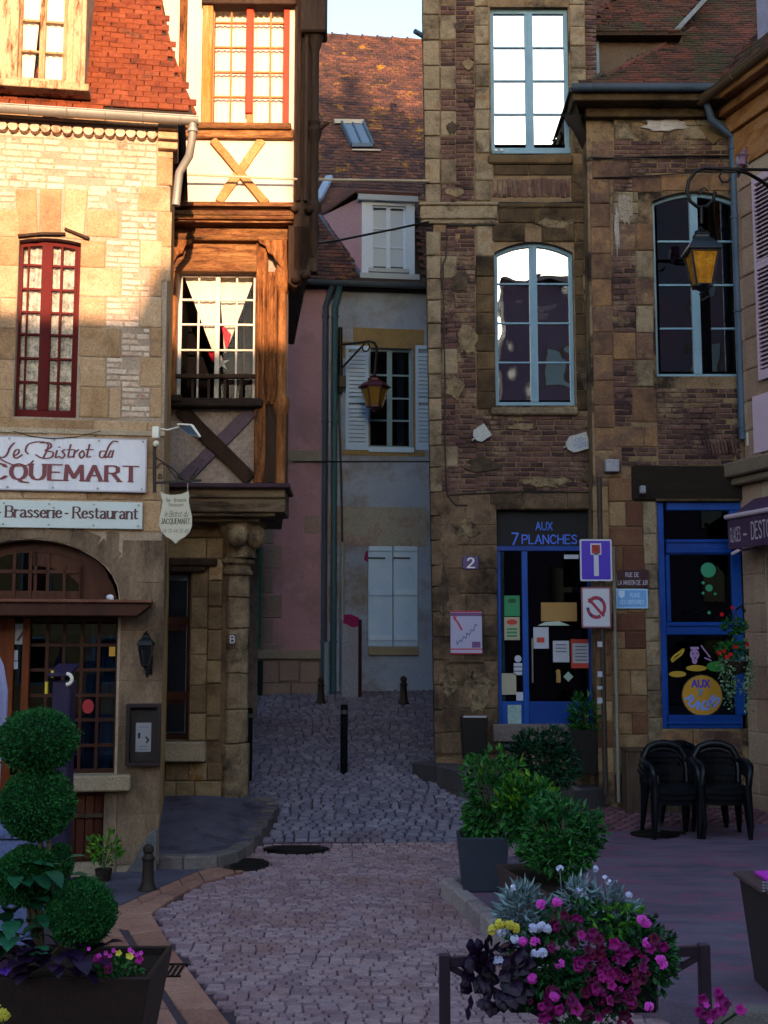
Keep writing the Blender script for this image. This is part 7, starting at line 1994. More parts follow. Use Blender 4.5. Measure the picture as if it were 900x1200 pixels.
# ================================================================== lanterns
m_amber = plain('dull yellow lantern glass', '74601a', .25)
m_lgl = glass('smoky lantern glass', '707680', refl=.12)
m_roof_lan = plain('dark blue grey lantern metal', '22262e', .35, .5)
def lantern(t, c, rt, rb, h, rh, m, gm, n=4, a0=math.pi / 4, cup=True):
    """c = centre of the top edge of the glass; tapering glazed cage under a pyramidal hood"""
    c = Vector(c)
    def ring(r, z): return [c + Vector((r * math.cos(a0 + 2 * math.pi * k / n), r * math.sin(a0 + 2 * math.pi * k / n), z)) for k in range(n)]
    A, B = ring(rt, 0), ring(rb, -h)
    mb = MB()
    for k in range(n):
        j = (k + 1) % n
        mb.bar(A[k], B[k], rt * .10, rt * .10); mb.bar(A[k], A[j], rt * .12, rt * .12); mb.bar(B[k], B[j], rt * .12, rt * .12)
    fr = t.part('frame', mb, m)
    for k in range(n):
        j = (k + 1) % n; q = MB(); q.add([A[k] * .98 + c * .02, A[j] * .98 + c * .02, B[j] * .98 + (c - Vector((0, 0, h))) * .02, B[k] * .98 + (c - Vector((0, 0, h))) * .02], [(0, 1, 2, 3)]); t.part('pane', q, gm, parent=fr)
    mb = MB(); mb.lathe([(rt * 1.22, 0), (rt * 1.24, rh * .08), (rt * .95, rh * .45), (rt * .55, rh * .78), (rt * .5, rh * .80), (rt * .5, rh * .95), (rt * .56, rh * 1.0), (rt * .3, rh * 1.12), (rt * .12, rh * 1.16)], tuple(c), n, a0=a0)
    t.part('hood', mb, m, bevel=.003)
    mb = MB(); mb.lathe([(.3 * rt, rh * 1.1), (.34 * rt, rh * 1.2), (.12 * rt, rh * 1.28), (.16 * rt, rh * 1.36), (.04 * rt, rh * 1.5)], tuple(c), 10); t.part('finial', mb, m, smooth=50)
    mb = MB(); mb.lathe([(.03 * rt, -h * 1.28), (.2 * rt, -h * 1.24), (.10 * rt, -h * 1.16), (rb * .7, -h * 1.06), (rb * 1.05, -h * 1.0)], tuple(c), 10 if n > 4 else 10); t.part('base_cup', mb, m, smooth=40)
    mb = MB(); mb.lathe([(.12 * rt, -h), (.12 * rt, -h * .55), (.2 * rt, -h * .5), (.2 * rt, -h * .2)], tuple(c), 8); t.part('lamp_holder', mb, plain('grey lamp holder', '5a5a5a', .5), smooth=50)

c = FB.w(FB.x(171, 755, .2), -.2, FB.z(756, 171, .2))
t = T('wall_lantern', 'small black lantern with smoky glass on the bistro wall above the menu case', 'lantern', c)
lantern(t, c, .088, .045, .19, .09, plain('black lantern metal', '121216', .4, .5), m_lgl)
mb = MB(); mb.tube([c + Vector((0, 0, -.26)), c + Vector((0, .1, -.3)), c + Vector((0, .2, -.2))], .010, 6); mb.box(c.x - .03, c.x + .03, c.y + .18, c.y + .21, c.z - .28, c.z - .1); t.part('bracket', mb, m_iron)

# far bracket lamp
q = FF.w(FF.x(439, 452, .8), -.8, FF.z(455, 439, .8))
t = T('street_lantern', 'plum hooded lantern with yellow glass on a bracket over the far lane', 'street lamp', FF.w(FF.x(398, 430, .1), -.1, FF.z(460, 398, .1)))
lantern(t, q, .235, .13, .33, .17, mat('plum lantern metal', ['3a1622', '521c2c'], nscale=3, rough=.35, bump=0), m_amber, n=6, a0=0)
W = lambda u, v, n: FF.w(FF.x(u, v, n), -n, FF.z(v, u, n))
mb = MB(); mb.tube([W(399, 460, .12), W(399, 384, .12)], .04, 8)
mb.tube([W(399, 404, .12), W(420, 402, .5), W(433, 400, .7), W(439, 402, .8), W(442, 408, .8), W(441, 418, .8), W(439, 440, .8)], .025, 8)
mb.tube([W(400, 432, .12), W(428, 402, .6)], .02, 6)
sc = [W(428 + 5 * math.cos(a) * (1 - a / 9), 407 + 6 * math.sin(a) * (1 - a / 9), .6) for a in [k * .5 - 1.5 for k in range(13)]]
mb.tube(sc, .014, 6); t.part('bracket', mb, m_iron, smooth=50)
mb = MB(); mb.box(*(lambda a: (a.x - .05, a.x + .07, a.y - .1, a.y + .02, a.z - .1, a.z + .1))(W(401, 448, .1))); t.part('junction_box', mb, m_iron)

# large lantern on the right
YL = 13.6
q = P(822, 297, YL)
t = T('street_lantern', 'large dark hooded lantern with amber glass hanging in front of the cafe wing window', 'street lamp', P(880, 215, YL))
mL = m_roof_lan
lantern(t, q, .225, .125, .40, .22, mL, mat('amber cast glass', ['8a5a0c', 'a86e10', 'c08418'], nmix=1, nscale=14, rough=.2, bump=.6, bscale=90), n=4, a0=math.pi / 4)
mb = MB()
arm = [P(910, 226, YL + .2), P(892, 212, YL + .1), P(876, 203, YL), P(862, 199, YL), P(845, 198, YL), P(825, 197, YL), P(815, 201, YL), P(807, 212, YL), P(805, 224, YL), P(809, 236, YL), P(818, 243, YL), P(828, 242, YL), P(836, 234, YL), P(838, 225, YL)]
mb.tube(arm, .022, 8)
mb.tube([P(900, 199, YL), P(850, 198, YL)], .02, 8)
mb.tube([P(862, 201, YL), P(856, 202, YL), P(847, 200, YL), P(843, 207, YL), P(846, 213, YL), P(853, 213, YL), P(856, 209, YL)], .016, 6)
mb.tube([P(820, 228, YL), P(821, 222, YL), P(826, 220, YL), P(830, 224, YL)], .012, 6)
mb.tube([P(822, 243, YL), P(822, 262, YL)], .022, 8)
mb.tube([P(829, 338, YL), P(832, 346, YL), P(826, 350, YL), P(822, 352, YL)], .014, 6)
t.part('bracket', mb, m_iron, smooth=50)

# pigeon perched on the lamp bracket
b = P(871, 199, YL); b.z += .02
t = T('pigeon', 'grey pigeon with a violet breast perched on the lantern bracket', 'bird', b)
def skin_body(name, pts, rad, edges, m):
    me = bpy.data.meshes.new(name); me.from_pydata([tuple(Vector(p)) for p in pts], edges, [])
    o = link(name, me, m, t.o); md = o.modifiers.new('skin', 'SKIN'); 
    for v, r in zip(me.skin_vertices[0].data, rad): v.radius = r
    me.skin_vertices[0].data[0].use_root = True
    s_ = o.modifiers.new('sub', 'SUBSURF'); s_.levels = 2; s_.render_levels = 2; md.use_smooth_shade = True
    return o
skin_body('body', [(0, 0, .10), (-.012, .01, .05), (.0, -.015, .15), (.012, -.03, .195), (.018, -.045, .225), (-.03, .05, -.02), (-.045, .08, -.09)],
          [(.062, .062), (.055, .055), (.052, .052), (.03, .03), (.033, .031), (.03, .024), (.028, .008)], [(0, 1), (0, 2), (2, 3), (3, 4), (1, 5), (5, 6)], mat('pigeon plumage', ['4a3c46', '6a5262', '7a6276'], nscale=9, bump=.1))
mb = MB(); mb.lathe([(.010, 0), (.001, .03)], (0, 0, 0), 8, M=Matrix.Translation((b.x + .022, b.y - .075, b.z + .222)) @ Matrix.Rotation(math.pi / 2, 4, 'X')); t.part('beak', mb, plain('dark beak', '2a2420', .5))
for sx in (-1, 1):
    mb = MB(); mb.ball((b.x + sx * .055 - .006, b.y + .02, b.z + .07), .014, .05, .085, 10, 8); t.part('wing', mb, mat('pigeon wing', ['6c6a72', '8a8a92', '3a3640'], nmix=1, nscale=16, bump=.1), smooth=60)
    mb = MB(); mb.tube([(b.x + sx * .02, b.y, b.z + .05), (b.x + sx * .022, b.y - .01, b.z + .0)], .006, 6); t.part('foot', mb, plain('pink foot', '8a4a44', .6))
    mb = MB(); mb.ball((b.x + .018 + sx * .03, b.y - .05, b.z + .232), .006, .006, .006, 8, 6); t.part('eye', mb, plain('orange eye', 'a04a10', .3), smooth=60)

# ================================================================== fittings on the left buildings
q = FB.rect(147, 825, 188, 898, .12)
t = T('menu_case', 'dark wall mounted menu case with a white sheet inside, on the bistro corner', 'display case', FB.w((q[0] + q[1]) / 2, -.06, q[2]))
mb = MB(FB); e = .035
mb.box(q[0], q[1], -.03, -.005, q[2], q[3]); t.part('back', mb, plain('dark case back', '0d0b12', .6))
mb = MB(FB)
for r in ((q[0], q[0] + e, q[2], q[3]), (q[1] - e, q[1], q[2], q[3]), (q[0] + e, q[1] - e, q[2], q[2] + e), (q[0] + e, q[1] - e, q[3] - e, q[3])): mb.box(r[0], r[1], -.11, -.005, r[2], r[3])
t.part('case_frame', mb, mat('dark plum brown case', ['241a1c', '33262a'], nscale=4, rough=.5), bevel=.004)
r = FB.rect(159, 847, 177, 881, .04); mb = MB(FB); mb.box(r[0], r[1], -.04, -.032, r[2], r[3]); sh_ = t.part('sheet', mb, m_paper)
mb = MB(FB); pn = Pen(mb, -.042); xx = lambda u: FB.x(u, 865, .04); zz_ = lambda v: FB.z(v, 168, .04)
pn.line([(xx(163), zz_(860)), (xx(163), zz_(864))], .012, .012); pn.line([(xx(171), zz_(864)), (xx(174), zz_(867)), (xx(172), zz_(870))], .008, .008)
for v in (852, 875, 878): pn.line([(xx(163), zz_(v)), (xx(173), zz_(v))], .001, .002)
t.part('print', mb, plain('black print', '101014', .6), parent=sh_)
mb = MB(FB); mb.box(q[0] + e, q[1] - e, -.095, -.092, q[2] + e, q[3] - e); t.part('glass_door', mb, m_glass)

# white flood light on its arm
YS = 11.35
t = T('flood_light', 'white flood light on a jointed arm fixed beside the large sign board', 'lamp', P(183, 515, YS))
w_ = m_white_paint
a = P(178.5, 514, YS); b_ = P(187, 500, YS)
mb = MB(); mb.box(a.x, b_.x, YS - .03, YS + .05, a.z, b_.z); t.part('box', mb, w_, bevel=.008)
mb = MB(); mb.ball(tuple(P(183, 520, YS)), .03, .03, .032); t.part('sensor', mb, w_, smooth=60)
mb = MB(); mb.tube([P(186, 503, YS), P(192, 503, YS), P(196, 504, YS), P(208, 501, YS), P(213, 499, YS)], .008, 6); t.part('arm', mb, w_, smooth=50)
mb = MB(); pts = [P(209, 498, YS), P(224, 499, YS), P(233, 512, YS - .05), P(221, 510, YS - .12), P(211, 503, YS - .1)]
tp2 = [p + Vector((0, 0, .012)) for p in pts]
mb.add([*pts, *tp2], [(4, 3, 2, 1, 0), (5, 6, 7, 8, 9)] + [(i, (i + 1) % 5, (i + 1) % 5 + 5, i + 5) for i in range(5)]); t.part('head', mb, plain('dark flood light glass', '202028', .2))
mb = MB(); mb.bar(P(208, 497.5, YS), P(225, 498.5, YS), .03, .02); mb.bar(P(225, 498.5, YS), P(234, 512, YS - .04), .03, .02); t.part('rim', mb, w_)

# shield sign on a wrought bracket
YB2 = 11.4
B_ = lambda u, v, d=0: P(u, v, YB2 + d)
t = T('hanging_sign', 'cream shield shaped sign hanging from a scrolled black bracket at the bistro corner', 'sign', B_(206, 637))
mb = MB(); mb.bar(B_(181, 577), B_(181, 523), .03, .03); mb.bar(B_(181, 566), B_(236, 563), .022, .022); mb.lathe([(.0, -.03), (.02, -.02), (.006, .02)], tuple(B_(181, 523)), 8)
br = t.part('bracket', mb, m_iron)
def spiral(u, v, r, turns=1.3, a0=0, fl=1): return [B_(u + fl * r * (1 - k / 18) * math.cos(a0 + turns * 6.283 * k / 14), v + r * (1 - k / 18) * math.sin(a0 + turns * 6.283 * k / 14)) for k in range(15)]
mb = MB()
mb.tube([B_(182, 536), B_(190, 541), B_(202, 549), B_(215, 561)], .008, 6); mb.tube([B_(183, 548), B_(188, 543), B_(195, 545), B_(203, 556), B_(208, 563)], .007, 6)
mb.tube([B_(232, 549), B_(226, 556), B_(222, 563)], .008, 6)
for u in (187, 210, 226): mb.tube(spiral(u, 559, 3.4, 1.2, -2.2), .007, 6)
t.part('scrollwork', mb, m_iron, parent=br, smooth=50)
mb = MB(); 
for u in (192, 220): mb.tube([B_(u, 565), B_(u, 578)], .005, 6)
t.part('hanger', mb, m_zinc, parent=br)
sh_pts = [(188.5, 576), (192, 578.5), (199, 580), (206, 580), (213, 579), (219, 576.5), (221, 575.5), (222, 582), (221, 587), (222.5, 595), (225, 605), (225, 617), (222, 624), (217, 629), (210, 633), (206, 637.5), (202, 633), (195, 629), (190, 624), (187, 617), (187, 607), (190, 595), (191, 587), (189, 582)]
out = [(P(u, v, YB2).x, P(u, v, YB2).z) for u, v in sh_pts][::-1]
mb = MB(); mb.prism(out, YB2 - .01, YB2 + .01)
t.part('shield', mb, mat('cream enamel', ['a5a090', 'b0ab9a'], nscale=2, rough=.4, bump=.02, fine=.05))
class YF: 
    M = Matrix.Translation((0, YB2, 0))
xx = lambda u: P(u, 600, YB2).x
zz_ = lambda v: P(206, v, YB2).z
mb = MB(YF()); pn = Pen(mb, -.0115)
pn.text('Bar - Brasserie', xx(195), xx(218), zz_(588), .032, .35, .3, serif=False, lw=1.0); pn.text('Restaurant', xx(198), xx(215), zz_(593.5), .03, .35, .3, lw=1.0)
pn.text('JACQUEMART', xx(189.5), xx(223), zz_(614), .05, .5, .3, serif=True, lw=1.1); pn.text('04 70 44 55 45', xx(191), xx(221), zz_(624.5), .036, .25, .25, slant=.3)
pn.text('le Bistrot du', xx(193), xx(220), zz_(605.5), .055, .25, .25, slant=.35, lw=.8)
t.part('lettering', mb, plain('dark ink', '1c1420', .5))

# ================================================================== signs in front of the bar
GTZ = lambda x: terz(x)
YP = 14.95
pb_ = P(705, 926, YP); 
t = T('sign_pole', 'dark metal pole carrying two road signs beside the bar door', 'pole', (P(705, 700, YP).x, YP, GTZ(2.7) - .01))
mb = MB(); X = P(705, 700, YP).x; mb.tube([(X, YP, GTZ(2.7) - .02), (X, YP, P(705, 560, YP).z)], .032, 12); t.part('pole', mb, mat('dark grey brown pole', ['2e2826', '3c3432'], nscale=3, rough=.5), smooth=60)
for v in (755, 790, 806, 821):
    mb = MB(); r_ = .034 if v != 806 else .02; c = P(703, v, YP - .034); mb.box(c.x - .03, c.x + .03, YP - .036, YP - .033, c.z - r_, c.z + r_); t.part('sticker', mb, m_paper)
def board(name, lab, cat, u0, v0, u1, v1, Y, m, rim=None, th=.012, bev=.0, rr=.02):
    p0, p1 = P(u0, (v0 + v1) / 2, Y), P(u1, (v0 + v1) / 2, Y); z0, z1 = P((u0 + u1) / 2, v1, Y).z, P((u0 + u1) / 2, v0, Y).z
    t = T(name, lab, cat, ((p0.x + p1.x) / 2, Y, z0))
    def rrect(e, r):
        pts = []
        for cx_, cz_, a in ((p1.x - e - r, z0 + e + r, -90), (p1.x - e - r, z1 - e - r, 0), (p0.x + e + r, z1 - e - r, 90), (p0.x + e + r, z0 + e + r, 180)):
            for k in range(5): an = math.radians(a + 90 * k / 4); pts.append((cx_ + r * math.cos(an), cz_ + r * math.sin(an)))
        return pts
    mb = MB(); mb.prism(rrect(0, rr), Y - th, Y); t.part('plate', mb, rim or m)
    if rim: mb = MB(); mb.prism(rrect(.02, rr * .7), Y - th - .0015, Y - th); t.part('face', mb, m)
    return t, p0.x, p1.x, z0, z1
m_refl_white = plain('white reflective sheet', 'a2a6b4', .4)
YS2 = YP - .05
t, a, b, c, d = board('dead_end_sign', 'violet blue dead end road sign with white stem and red bar', 'road sign', 679.5, 632, 717, 681, YS2, plain('violet reflective sheet', '3414a0', .4), m_refl_white)
w_ = b - a; h_ = d - c
mb = MB(); mb.box(a + w_ * .43, a + w_ * .58, YS2 - .0155, YS2 - .0140, c + h_ * .12, c + h_ * .66); mb.box(a + w_ * .33, a + w_ * .67, YS2 - .0155, YS2 - .0140, c + h_ * .63, c + h_ * .9); t.part('white_stem', mb, m_refl_white)
mb = MB(); mb.box(a + w_ * .37, a + w_ * .63, YS2 - .017, YS2 - .016, c + h_ * .665, c + h_ * .865); t.part('red_bar', mb, plain('dark red sheet', '7a0c14', .4))
t, a, b, c, d = board('no_stopping_sign', 'white square road sign with a worn red crossed ring, under the violet sign', 'road sign', 681, 688, 716, 736, YS2, m_refl_white, plain('dull red rim', '6a3a4c', .5))
cx_, cz_ = (a + b) / 2, (c + d) / 2
mb = MB(); R0, R1 = .125, .085
rs = random.Random(4)
for k in range(24):
    if k in (3, 10, 11, 12, 15, 20): continue
    a0_, a1_ = 2 * math.pi * k / 24, 2 * math.pi * (k + 1) / 24
    mb.add([(cx_ + r_ * math.cos(q_), YS2 - .015, cz_ + r_ * 1.15 * math.sin(q_)) for r_, q_ in ((R1, a0_), (R0, a0_), (R0, a1_), (R1, a1_))], [(0, 1, 2, 3)])
Pen(mb, YS2 - .016).line([(cx_ - .085, cz_ + .1), (cx_ + .085, cz_ - .1)], .018, .014)
t.part('red_ring', mb, plain('worn crimson sheet', '7c1434', .5))
mb = MB(); 
for k in (3, 12, 15): 
    a0_, a1_ = 2 * math.pi * k / 24, 2 * math.pi * (k + 1) / 24
    mb.add([(cx_ + r_ * math.cos(q_), YS2 - .015, cz_ + r_ * 1.15 * math.sin(q_)) for r_, q_ in ((R1, a0_), (R0, a0_), (R0, a1_), (R1, a1_))], [(0, 1, 2, 3)])
t.part('blue_remnant', mb, plain('dark blue sheet', '1c1c4c', .5))
YW = 15.10
t, a, b, c, d = board('street_plaque', 'dark brown street name plaque with two lines of white capitals', 'street sign', 723, 668, 760, 688, YW, mat('dark brown plaque', ['38222a', '442a30'], nscale=2, rough=.4), rr=.006)
mb = MB(); mb.M = Matrix.Identity(4); pn = Pen(mb, YW - .0135); w_ = b - a; h_ = d - c
pn.text('RUE DE', a + w_ * .27, a + w_ * .68, c + h_ * .6, h_ * .24, .5, .45); pn.text('LA MAISON DE JUR', a + w_ * .03, a + w_ * .96, c + h_ * .14, h_ * .25, .5, .45)
t.part('lettering', mb, plain('pale lettering', '9a94a4', .5))
t, a, b, c, d = board('place_plaque', 'light blue enamel plaque with a small white shield, under the brown one', 'street sign', 721.5, 690, 759, 713, YW, plain('light blue enamel', '5c8ec4', .3), plain('pale blue rim', '8ab0d4', .3), rr=.012)
mb = MB(); pn = Pen(mb, YW - .0145); w_ = b - a; h_ = d - c
pn.text('PLACE', a + w_ * .45, a + w_ * .76, c + h_ * .58, h_ * .2, .45, .4); pn.text('DES ORFEVRES', a + w_ * .12, a + w_ * .88, c + h_ * .22, h_ * .2, .45, .4)
mb.add([(a + w_ * .08 + x * w_ * .2, YW - .0145, c + h_ * (.5 + .4 * z)) for x, z in ((.5, 0), (1, .35), (1, 1), (0, 1), (0, .35))], [(0, 1, 2, 3, 4)])
t.part('lettering', mb, plain('white enamel lettering', 'a8c0dc', .4))
# pale pipe beside the pole
mb = MB(); X = P(722, 780, 15.0).x; mb.tube([(X, 15.02, .22), (X, 15.02, P(722, 640, 15.0).z)], .022, 8)
single('wall_pipe', mb, mat('pale grey pipe', ['6a6862', '7c7972'], nscale=3), 'thin pale grey pipe running down the pier under the street plaques', 'pipe', smooth=50)

# bin, door planter, wooden crate
def tapered(name, lab, cat, u0, u1, v0, v1, Y, m, taper=.86, rimm=None, depth=None, soil=True, zb=None, group=None):
    """square tapered pot: u at its top edge"""
    xl, xr = P(u0, v0, Y).x, P(u1, v0, Y).x; zt_ = P((u0 + u1) / 2, v0, Y).z; zb = P((u0 + u1) / 2, v1, Y).z if zb is None else zb
    w_ = xr - xl; D = depth or w_; cx_ = (xl + xr) / 2
    t = T(name, lab, cat, (cx_, Y + D / 2, zb), group)
    b = w_ * taper / 2; bd = D * taper / 2; cy = Y + D / 2; e = min(.03, w_ * .06)
    mb = MB()
    O = [(cx_ - b, cy - bd, zb), (cx_ + b, cy - bd, zb), (cx_ + b, cy + bd, zb), (cx_ - b, cy + bd, zb)]
    Tt = [(cx_ - w_ / 2, cy - D / 2, zt_), (cx_ + w_ / 2, cy - D / 2, zt_), (cx_ + w_ / 2, cy + D / 2, zt_), (cx_ - w_ / 2, cy + D / 2, zt_)]
    I = [(cx_ - w_ / 2 + e, cy - D / 2 + e, zt_), (cx_ + w_ / 2 - e, cy - D / 2 + e, zt_), (cx_ + w_ / 2 - e, cy + D / 2 - e, zt_), (cx_ - w_ / 2 + e, cy + D / 2 - e, zt_)]
    J = [(p[0], p[1], zt_ - .06) for p in I]
    mb.add(O + Tt + I + J, [(3, 2, 1, 0)] + [(i, (i + 1) % 4, 4 + (i + 1) % 4, 4 + i) for i in range(4)] + [(4 + i, 4 + (i + 1) % 4, 8 + (i + 1) % 4, 8 + i) for i in range(4)] + [(8 + i, 8 + (i + 1) % 4, 12 + (i + 1) % 4, 12 + i) for i in range(4)] + [(12, 13, 14, 15)])
    t.part('pot', mb, m, bevel=.006)
    if soil: mb = MB(); mb.box(I[0][0] - .0, I[1][0], I[0][1], I[2][1], zt_ - .1, zt_ - .045); t.part('soil', mb, m_earth)
    if rimm:
        mb = MB()
        for i in range(4): mb.bar(Tt[i], Tt[(i + 1) % 4], .03, .02)
        t.part('rim', mb, rimm)
    return t, (cx_, cy, zt_)
t, _ = tapered('litter_bin', 'black tapered bin with a pale top edge standing at the corner of the bar', 'bin', 540, 572, 840, 890, 15.05, m_black, .84, None, .26, soil=False)
mb = MB(); q0, q1 = P(543, 840, 15.05), P(570, 840, 15.05); mb.box(q0.x, q1.x, 15.04, 15.07, q0.z - .01, q0.z + .012); t.part('top_edge', mb, plain('pale steel edge', '8a8f94', .4))
tapDP, cDP = tapered('door_planter', 'black square pot with a feathery shrub beside the bar door', 'planter', 671, 700, 855, 908, 14.98, m_black, .9, None, .3)

# ------------------------------------------------------------------ foliage helpers
def leaf_mesh(pts, size, nrm=None, aspect=.45, fold=.15, seed=0, rndz=1.0):
    rs = np.random.RandomState(seed); n = len(pts)
    P0 = np.array([list(p) for p in pts])
    d = rs.normal(size=(n, 3)); d[:, 2] += .25
    if nrm is not None: d = d * .75 + np.array(nrm)
    d /= np.linalg.norm(d, axis=1)[:, None]
    r = rs.normal(size=(n, 3)); s = np.cross(d, r); s /= np.linalg.norm(s, axis=1)[:, None]; u = np.cross(s, d)
    L = (size * rs.uniform(.6, 1.3, n))[:, None]; Wd = L * aspect
    A = P0; Bm = P0 + d * L * .5; C = P0 + d * L
    v = np.stack([A, Bm + s * Wd * .5 + u * L * fold, C, Bm - s * Wd * .5 + u * L * fold, Bm], 1).reshape(-1, 3)
    f = []
    for i in range(n): k = 5 * i; f += [(k, k + 1, k + 4), (k + 1, k + 2, k + 4), (k, k + 4, k + 3), (k + 4, k + 2, k + 3)]
    mb = MB(); mb.v = [tuple(x) for x in v.tolist()]; mb.f = f
    rr_ = rs.uniform(0.001, 1, n); mb.r = [float(x) for x in np.repeat(rr_, 4)]
    return mb
def crown_pts(c, rx, ry, rz, n, seed, lump=.25, hollow=.55, sq=2.0):
    rs = np.random.RandomState(seed); out = []; nr = []
    lobes = rs.normal(size=(9, 3)); lobes /= np.linalg.norm(lobes, axis=1)[:, None]; lobes *= .62
    while len(out) < n:
        if rs.rand() < .75:
            l = lobes[rs.randint(9)]; q = rs.normal(size=3); q /= np.linalg.norm(q); q = l + q * .42 * rs.uniform(.8, 1.05)
        else:
            q = rs.normal(size=3); q /= np.linalg.norm(q); q *= rs.uniform(hollow, 1 - lump * rs.rand())
        if np.abs(q).max() > 1.15: continue
        out.append((c[0] + q[0] * rx, c[1] + q[1] * ry, c[2] + q[2] * rz)); qq = q / max(1e-6, np.linalg.norm(q)); nr.append(qq)
    return out, nr
def bush(t, c, rx, ry, rz, n, size, m, seed, young=None, aspect=.42, stems=6):
    pts, nr = crown_pts(c, rx, ry, rz, n, seed)
    t.part('foliage', leaf_mesh(pts, size, nr, aspect, seed=seed), m, kind='stuff')
    if young:
        rs = np.random.RandomState(seed + 9); sel = [i for i in range(len(pts)) if (pts[i][2] > c[2] + rz * .1 or rs.rand() < .15) and nr[i][2] > .1 and rs.rand() < young[1]]
        tips = [tuple(np.array(pts[i]) + np.array(nr[i]) * size * .3) for i in sel]
        t.part('young_shoots', leaf_mesh(tips, size * 1.05, [nr[i] + np.array([0, 0, .8]) for i in sel], aspect, seed=seed + 5), young[0], kind='stuff')
    mb = MB(); rs = random.Random(seed)
    for k in range(stems):
        a = rs.uniform(0, 6.28); r = rs.uniform(.2, .7)
        mb.tube([(c[0] + rs.uniform(-.05, .05), c[1], c[2] - rz * 1.05), (c[0] + rx * r * .5 * math.cos(a), c[1] + ry * r * .5 * math.sin(a), c[2] - rz * .3), (c[0] + rx * r * math.cos(a), c[1] + ry * r * math.sin(a), c[2] + rz * .4)], [.014, .01, .004], 5)
    t.part('stem', mb, m_stem, kind='stuff')
def plant_in(name, lab, c, rx, ry, rz, n, size, m, seed, young=None, group=None, aspect=.42, cat='shrub', stems=6):
    t = T(name, lab, cat, (c[0], c[1], c[2] - rz), group); bush(t, c, rx, ry, rz, n, size, m, seed, young, aspect, stems); return t
c = P(686, 838, 15.1)
plant_in('feathery_shrub', 'dark feathery shrub in the black pot beside the bar door', (c.x, 15.13, c.z), .22, .16, .27, 500, .10, m_leaf, 31, aspect=.2)

# wooden crate planter against the pier
p0, p1 = P(736, 910, 14.75), P(811, 910, 14.75); z0, z1 = .11, P(770, 878, 14.75).z
t = T('wooden_planter', 'weathered wooden trough standing behind the stacked chairs', 'planter', ((p0.x + p1.x) / 2, 14.95, z0))
mpl = mat('grey brown plank', ['3c3028', '54453a', '66564a'], nscale=5, stretch=(2, 2, .3), bump=.5)
k = 5
for i in range(k):
    a = p0.x + (p1.x - p0.x) * i / k; mb = MB(); mb.box(a + .004, a + (p1.x - p0.x) / k - .004, 14.75, 14.78, z0, z1 - .02); t.part('plank', mb, mpl, bevel=.003)
mb = MB(); mb.box(p0.x - .02, p1.x + .02, 14.73, 15.1, z1 - .03, z1); t.part('lid', mb, mpl, bevel=.006)
for X in (p0.x, p1.x): mb = MB(); mb.box(X - .012, X + .012, 14.76, 15.08, z0, z1 - .03); t.part('side_board', mb, mpl)

# ================================================================== chairs
def make_chair(lab):
    t = T('armchair', lab, 'chair', (0, 0, 0), 'stacked black plastic armchairs')
    m = mat('black blue resin', ['0d1014', '14191f'], nscale=5, rough=.32, bump=.02, fine=.1)
    # seat: dished slab, front towards -y
    mb = MB(); nx, ny = 8, 7; V = []
    for j in range(ny + 1):
        y = -.24 + .46 * j / ny
        for i in range(nx + 1):
            s = i / nx * 2 - 1; hw_ = .235 - .03 * (j / ny)
            rnd_ = .03 * (abs(s) ** 4) * (1 if j < 2 else .2)
            V.append((s * hw_, y + rnd_ * (1 if j == 0 else 0), .435 - .018 * (1 - s * s) + (-.02 if j == 0 else 0) - .012 * j / ny))
    F_ = [(j * (nx + 1) + i, j * (nx + 1) + i + 1, (j + 1) * (nx + 1) + i + 1, (j + 1) * (nx + 1) + i) for j in range(ny) for i in range(nx)]
    V2 = [(x, y, z - (.055 if y < -.2 else .026)) for x, y, z in V]; N0 = len(V)
    mb.add(V + V2, F_ + [tuple(N0 + q for q in f[::-1]) for f in F_] + [(i, i + N0, i + 1 + N0, i + 1) for i in range(nx)])
    t.part('seat', mb, m, smooth=50)
    # back: hoop with a broad lower band and two splats
    hoop = [(-.225, .20, .42), (-.235, .235, .56), (-.225, .26, .70), (-.17, .275, .79), (-.08, .285, .825), (0, .288, .832), (.08, .285, .825), (.17, .275, .79), (.225, .26, .70), (.235, .235, .56), (.225, .20, .42)]
    mb = MB(); mb.tube(hoop, [.032, .034, .036, .038, .040, .04, .04, .038, .036, .034, .032], 8); bk_ = t.part('backrest', mb, m, smooth=50)
    mb = MB()
    for zz0_, hh in ((.735, .05), (.545, .045)):
        for k in range(8):
            s0, s1 = -1 + k * .25, -1 + (k + 1) * .25
            f = lambda s: (.225 * s, .245 + .045 * (1 - s * s) + (zz0_ - .6) * .12)
            a, b = f(s0), f(s1); mb.bar((a[0], a[1], zz0_), (b[0], b[1], zz0_), .014, hh * 2)
    t.part('back_band', mb, m, parent=bk_)
    for s in (-1, 1):
        mb = MB(); mb.tube([(s * .228, .235, .66), (s * .275, .16, .665), (s * .29, .02, .65), (s * .285, -.14, .63), (s * .27, -.215, .60), (s * .262, -.235, .54), (s * .25, -.235, .44)], [.026, .034, .038, .038, .036, .032, .03], 8); t.part('armrest', mb, m, smooth=50)
        mb = MB(); mb.tube([(s * .235, -.22, .44), (s * .262, -.255, .0)], [.046, .024], 8); t.part('leg', mb, m, smooth=50)
        mb = MB(); mb.tube([(s * .215, .20, .44), (s * .245, .275, .0)], [.042, .022], 8); t.part('leg', mb, m, smooth=50)
    return t
first = make_chair('lowest black armchair of the stack on the left, its legs on the plaza')
words3 = ['lowest', 'second', 'third', 'topmost']
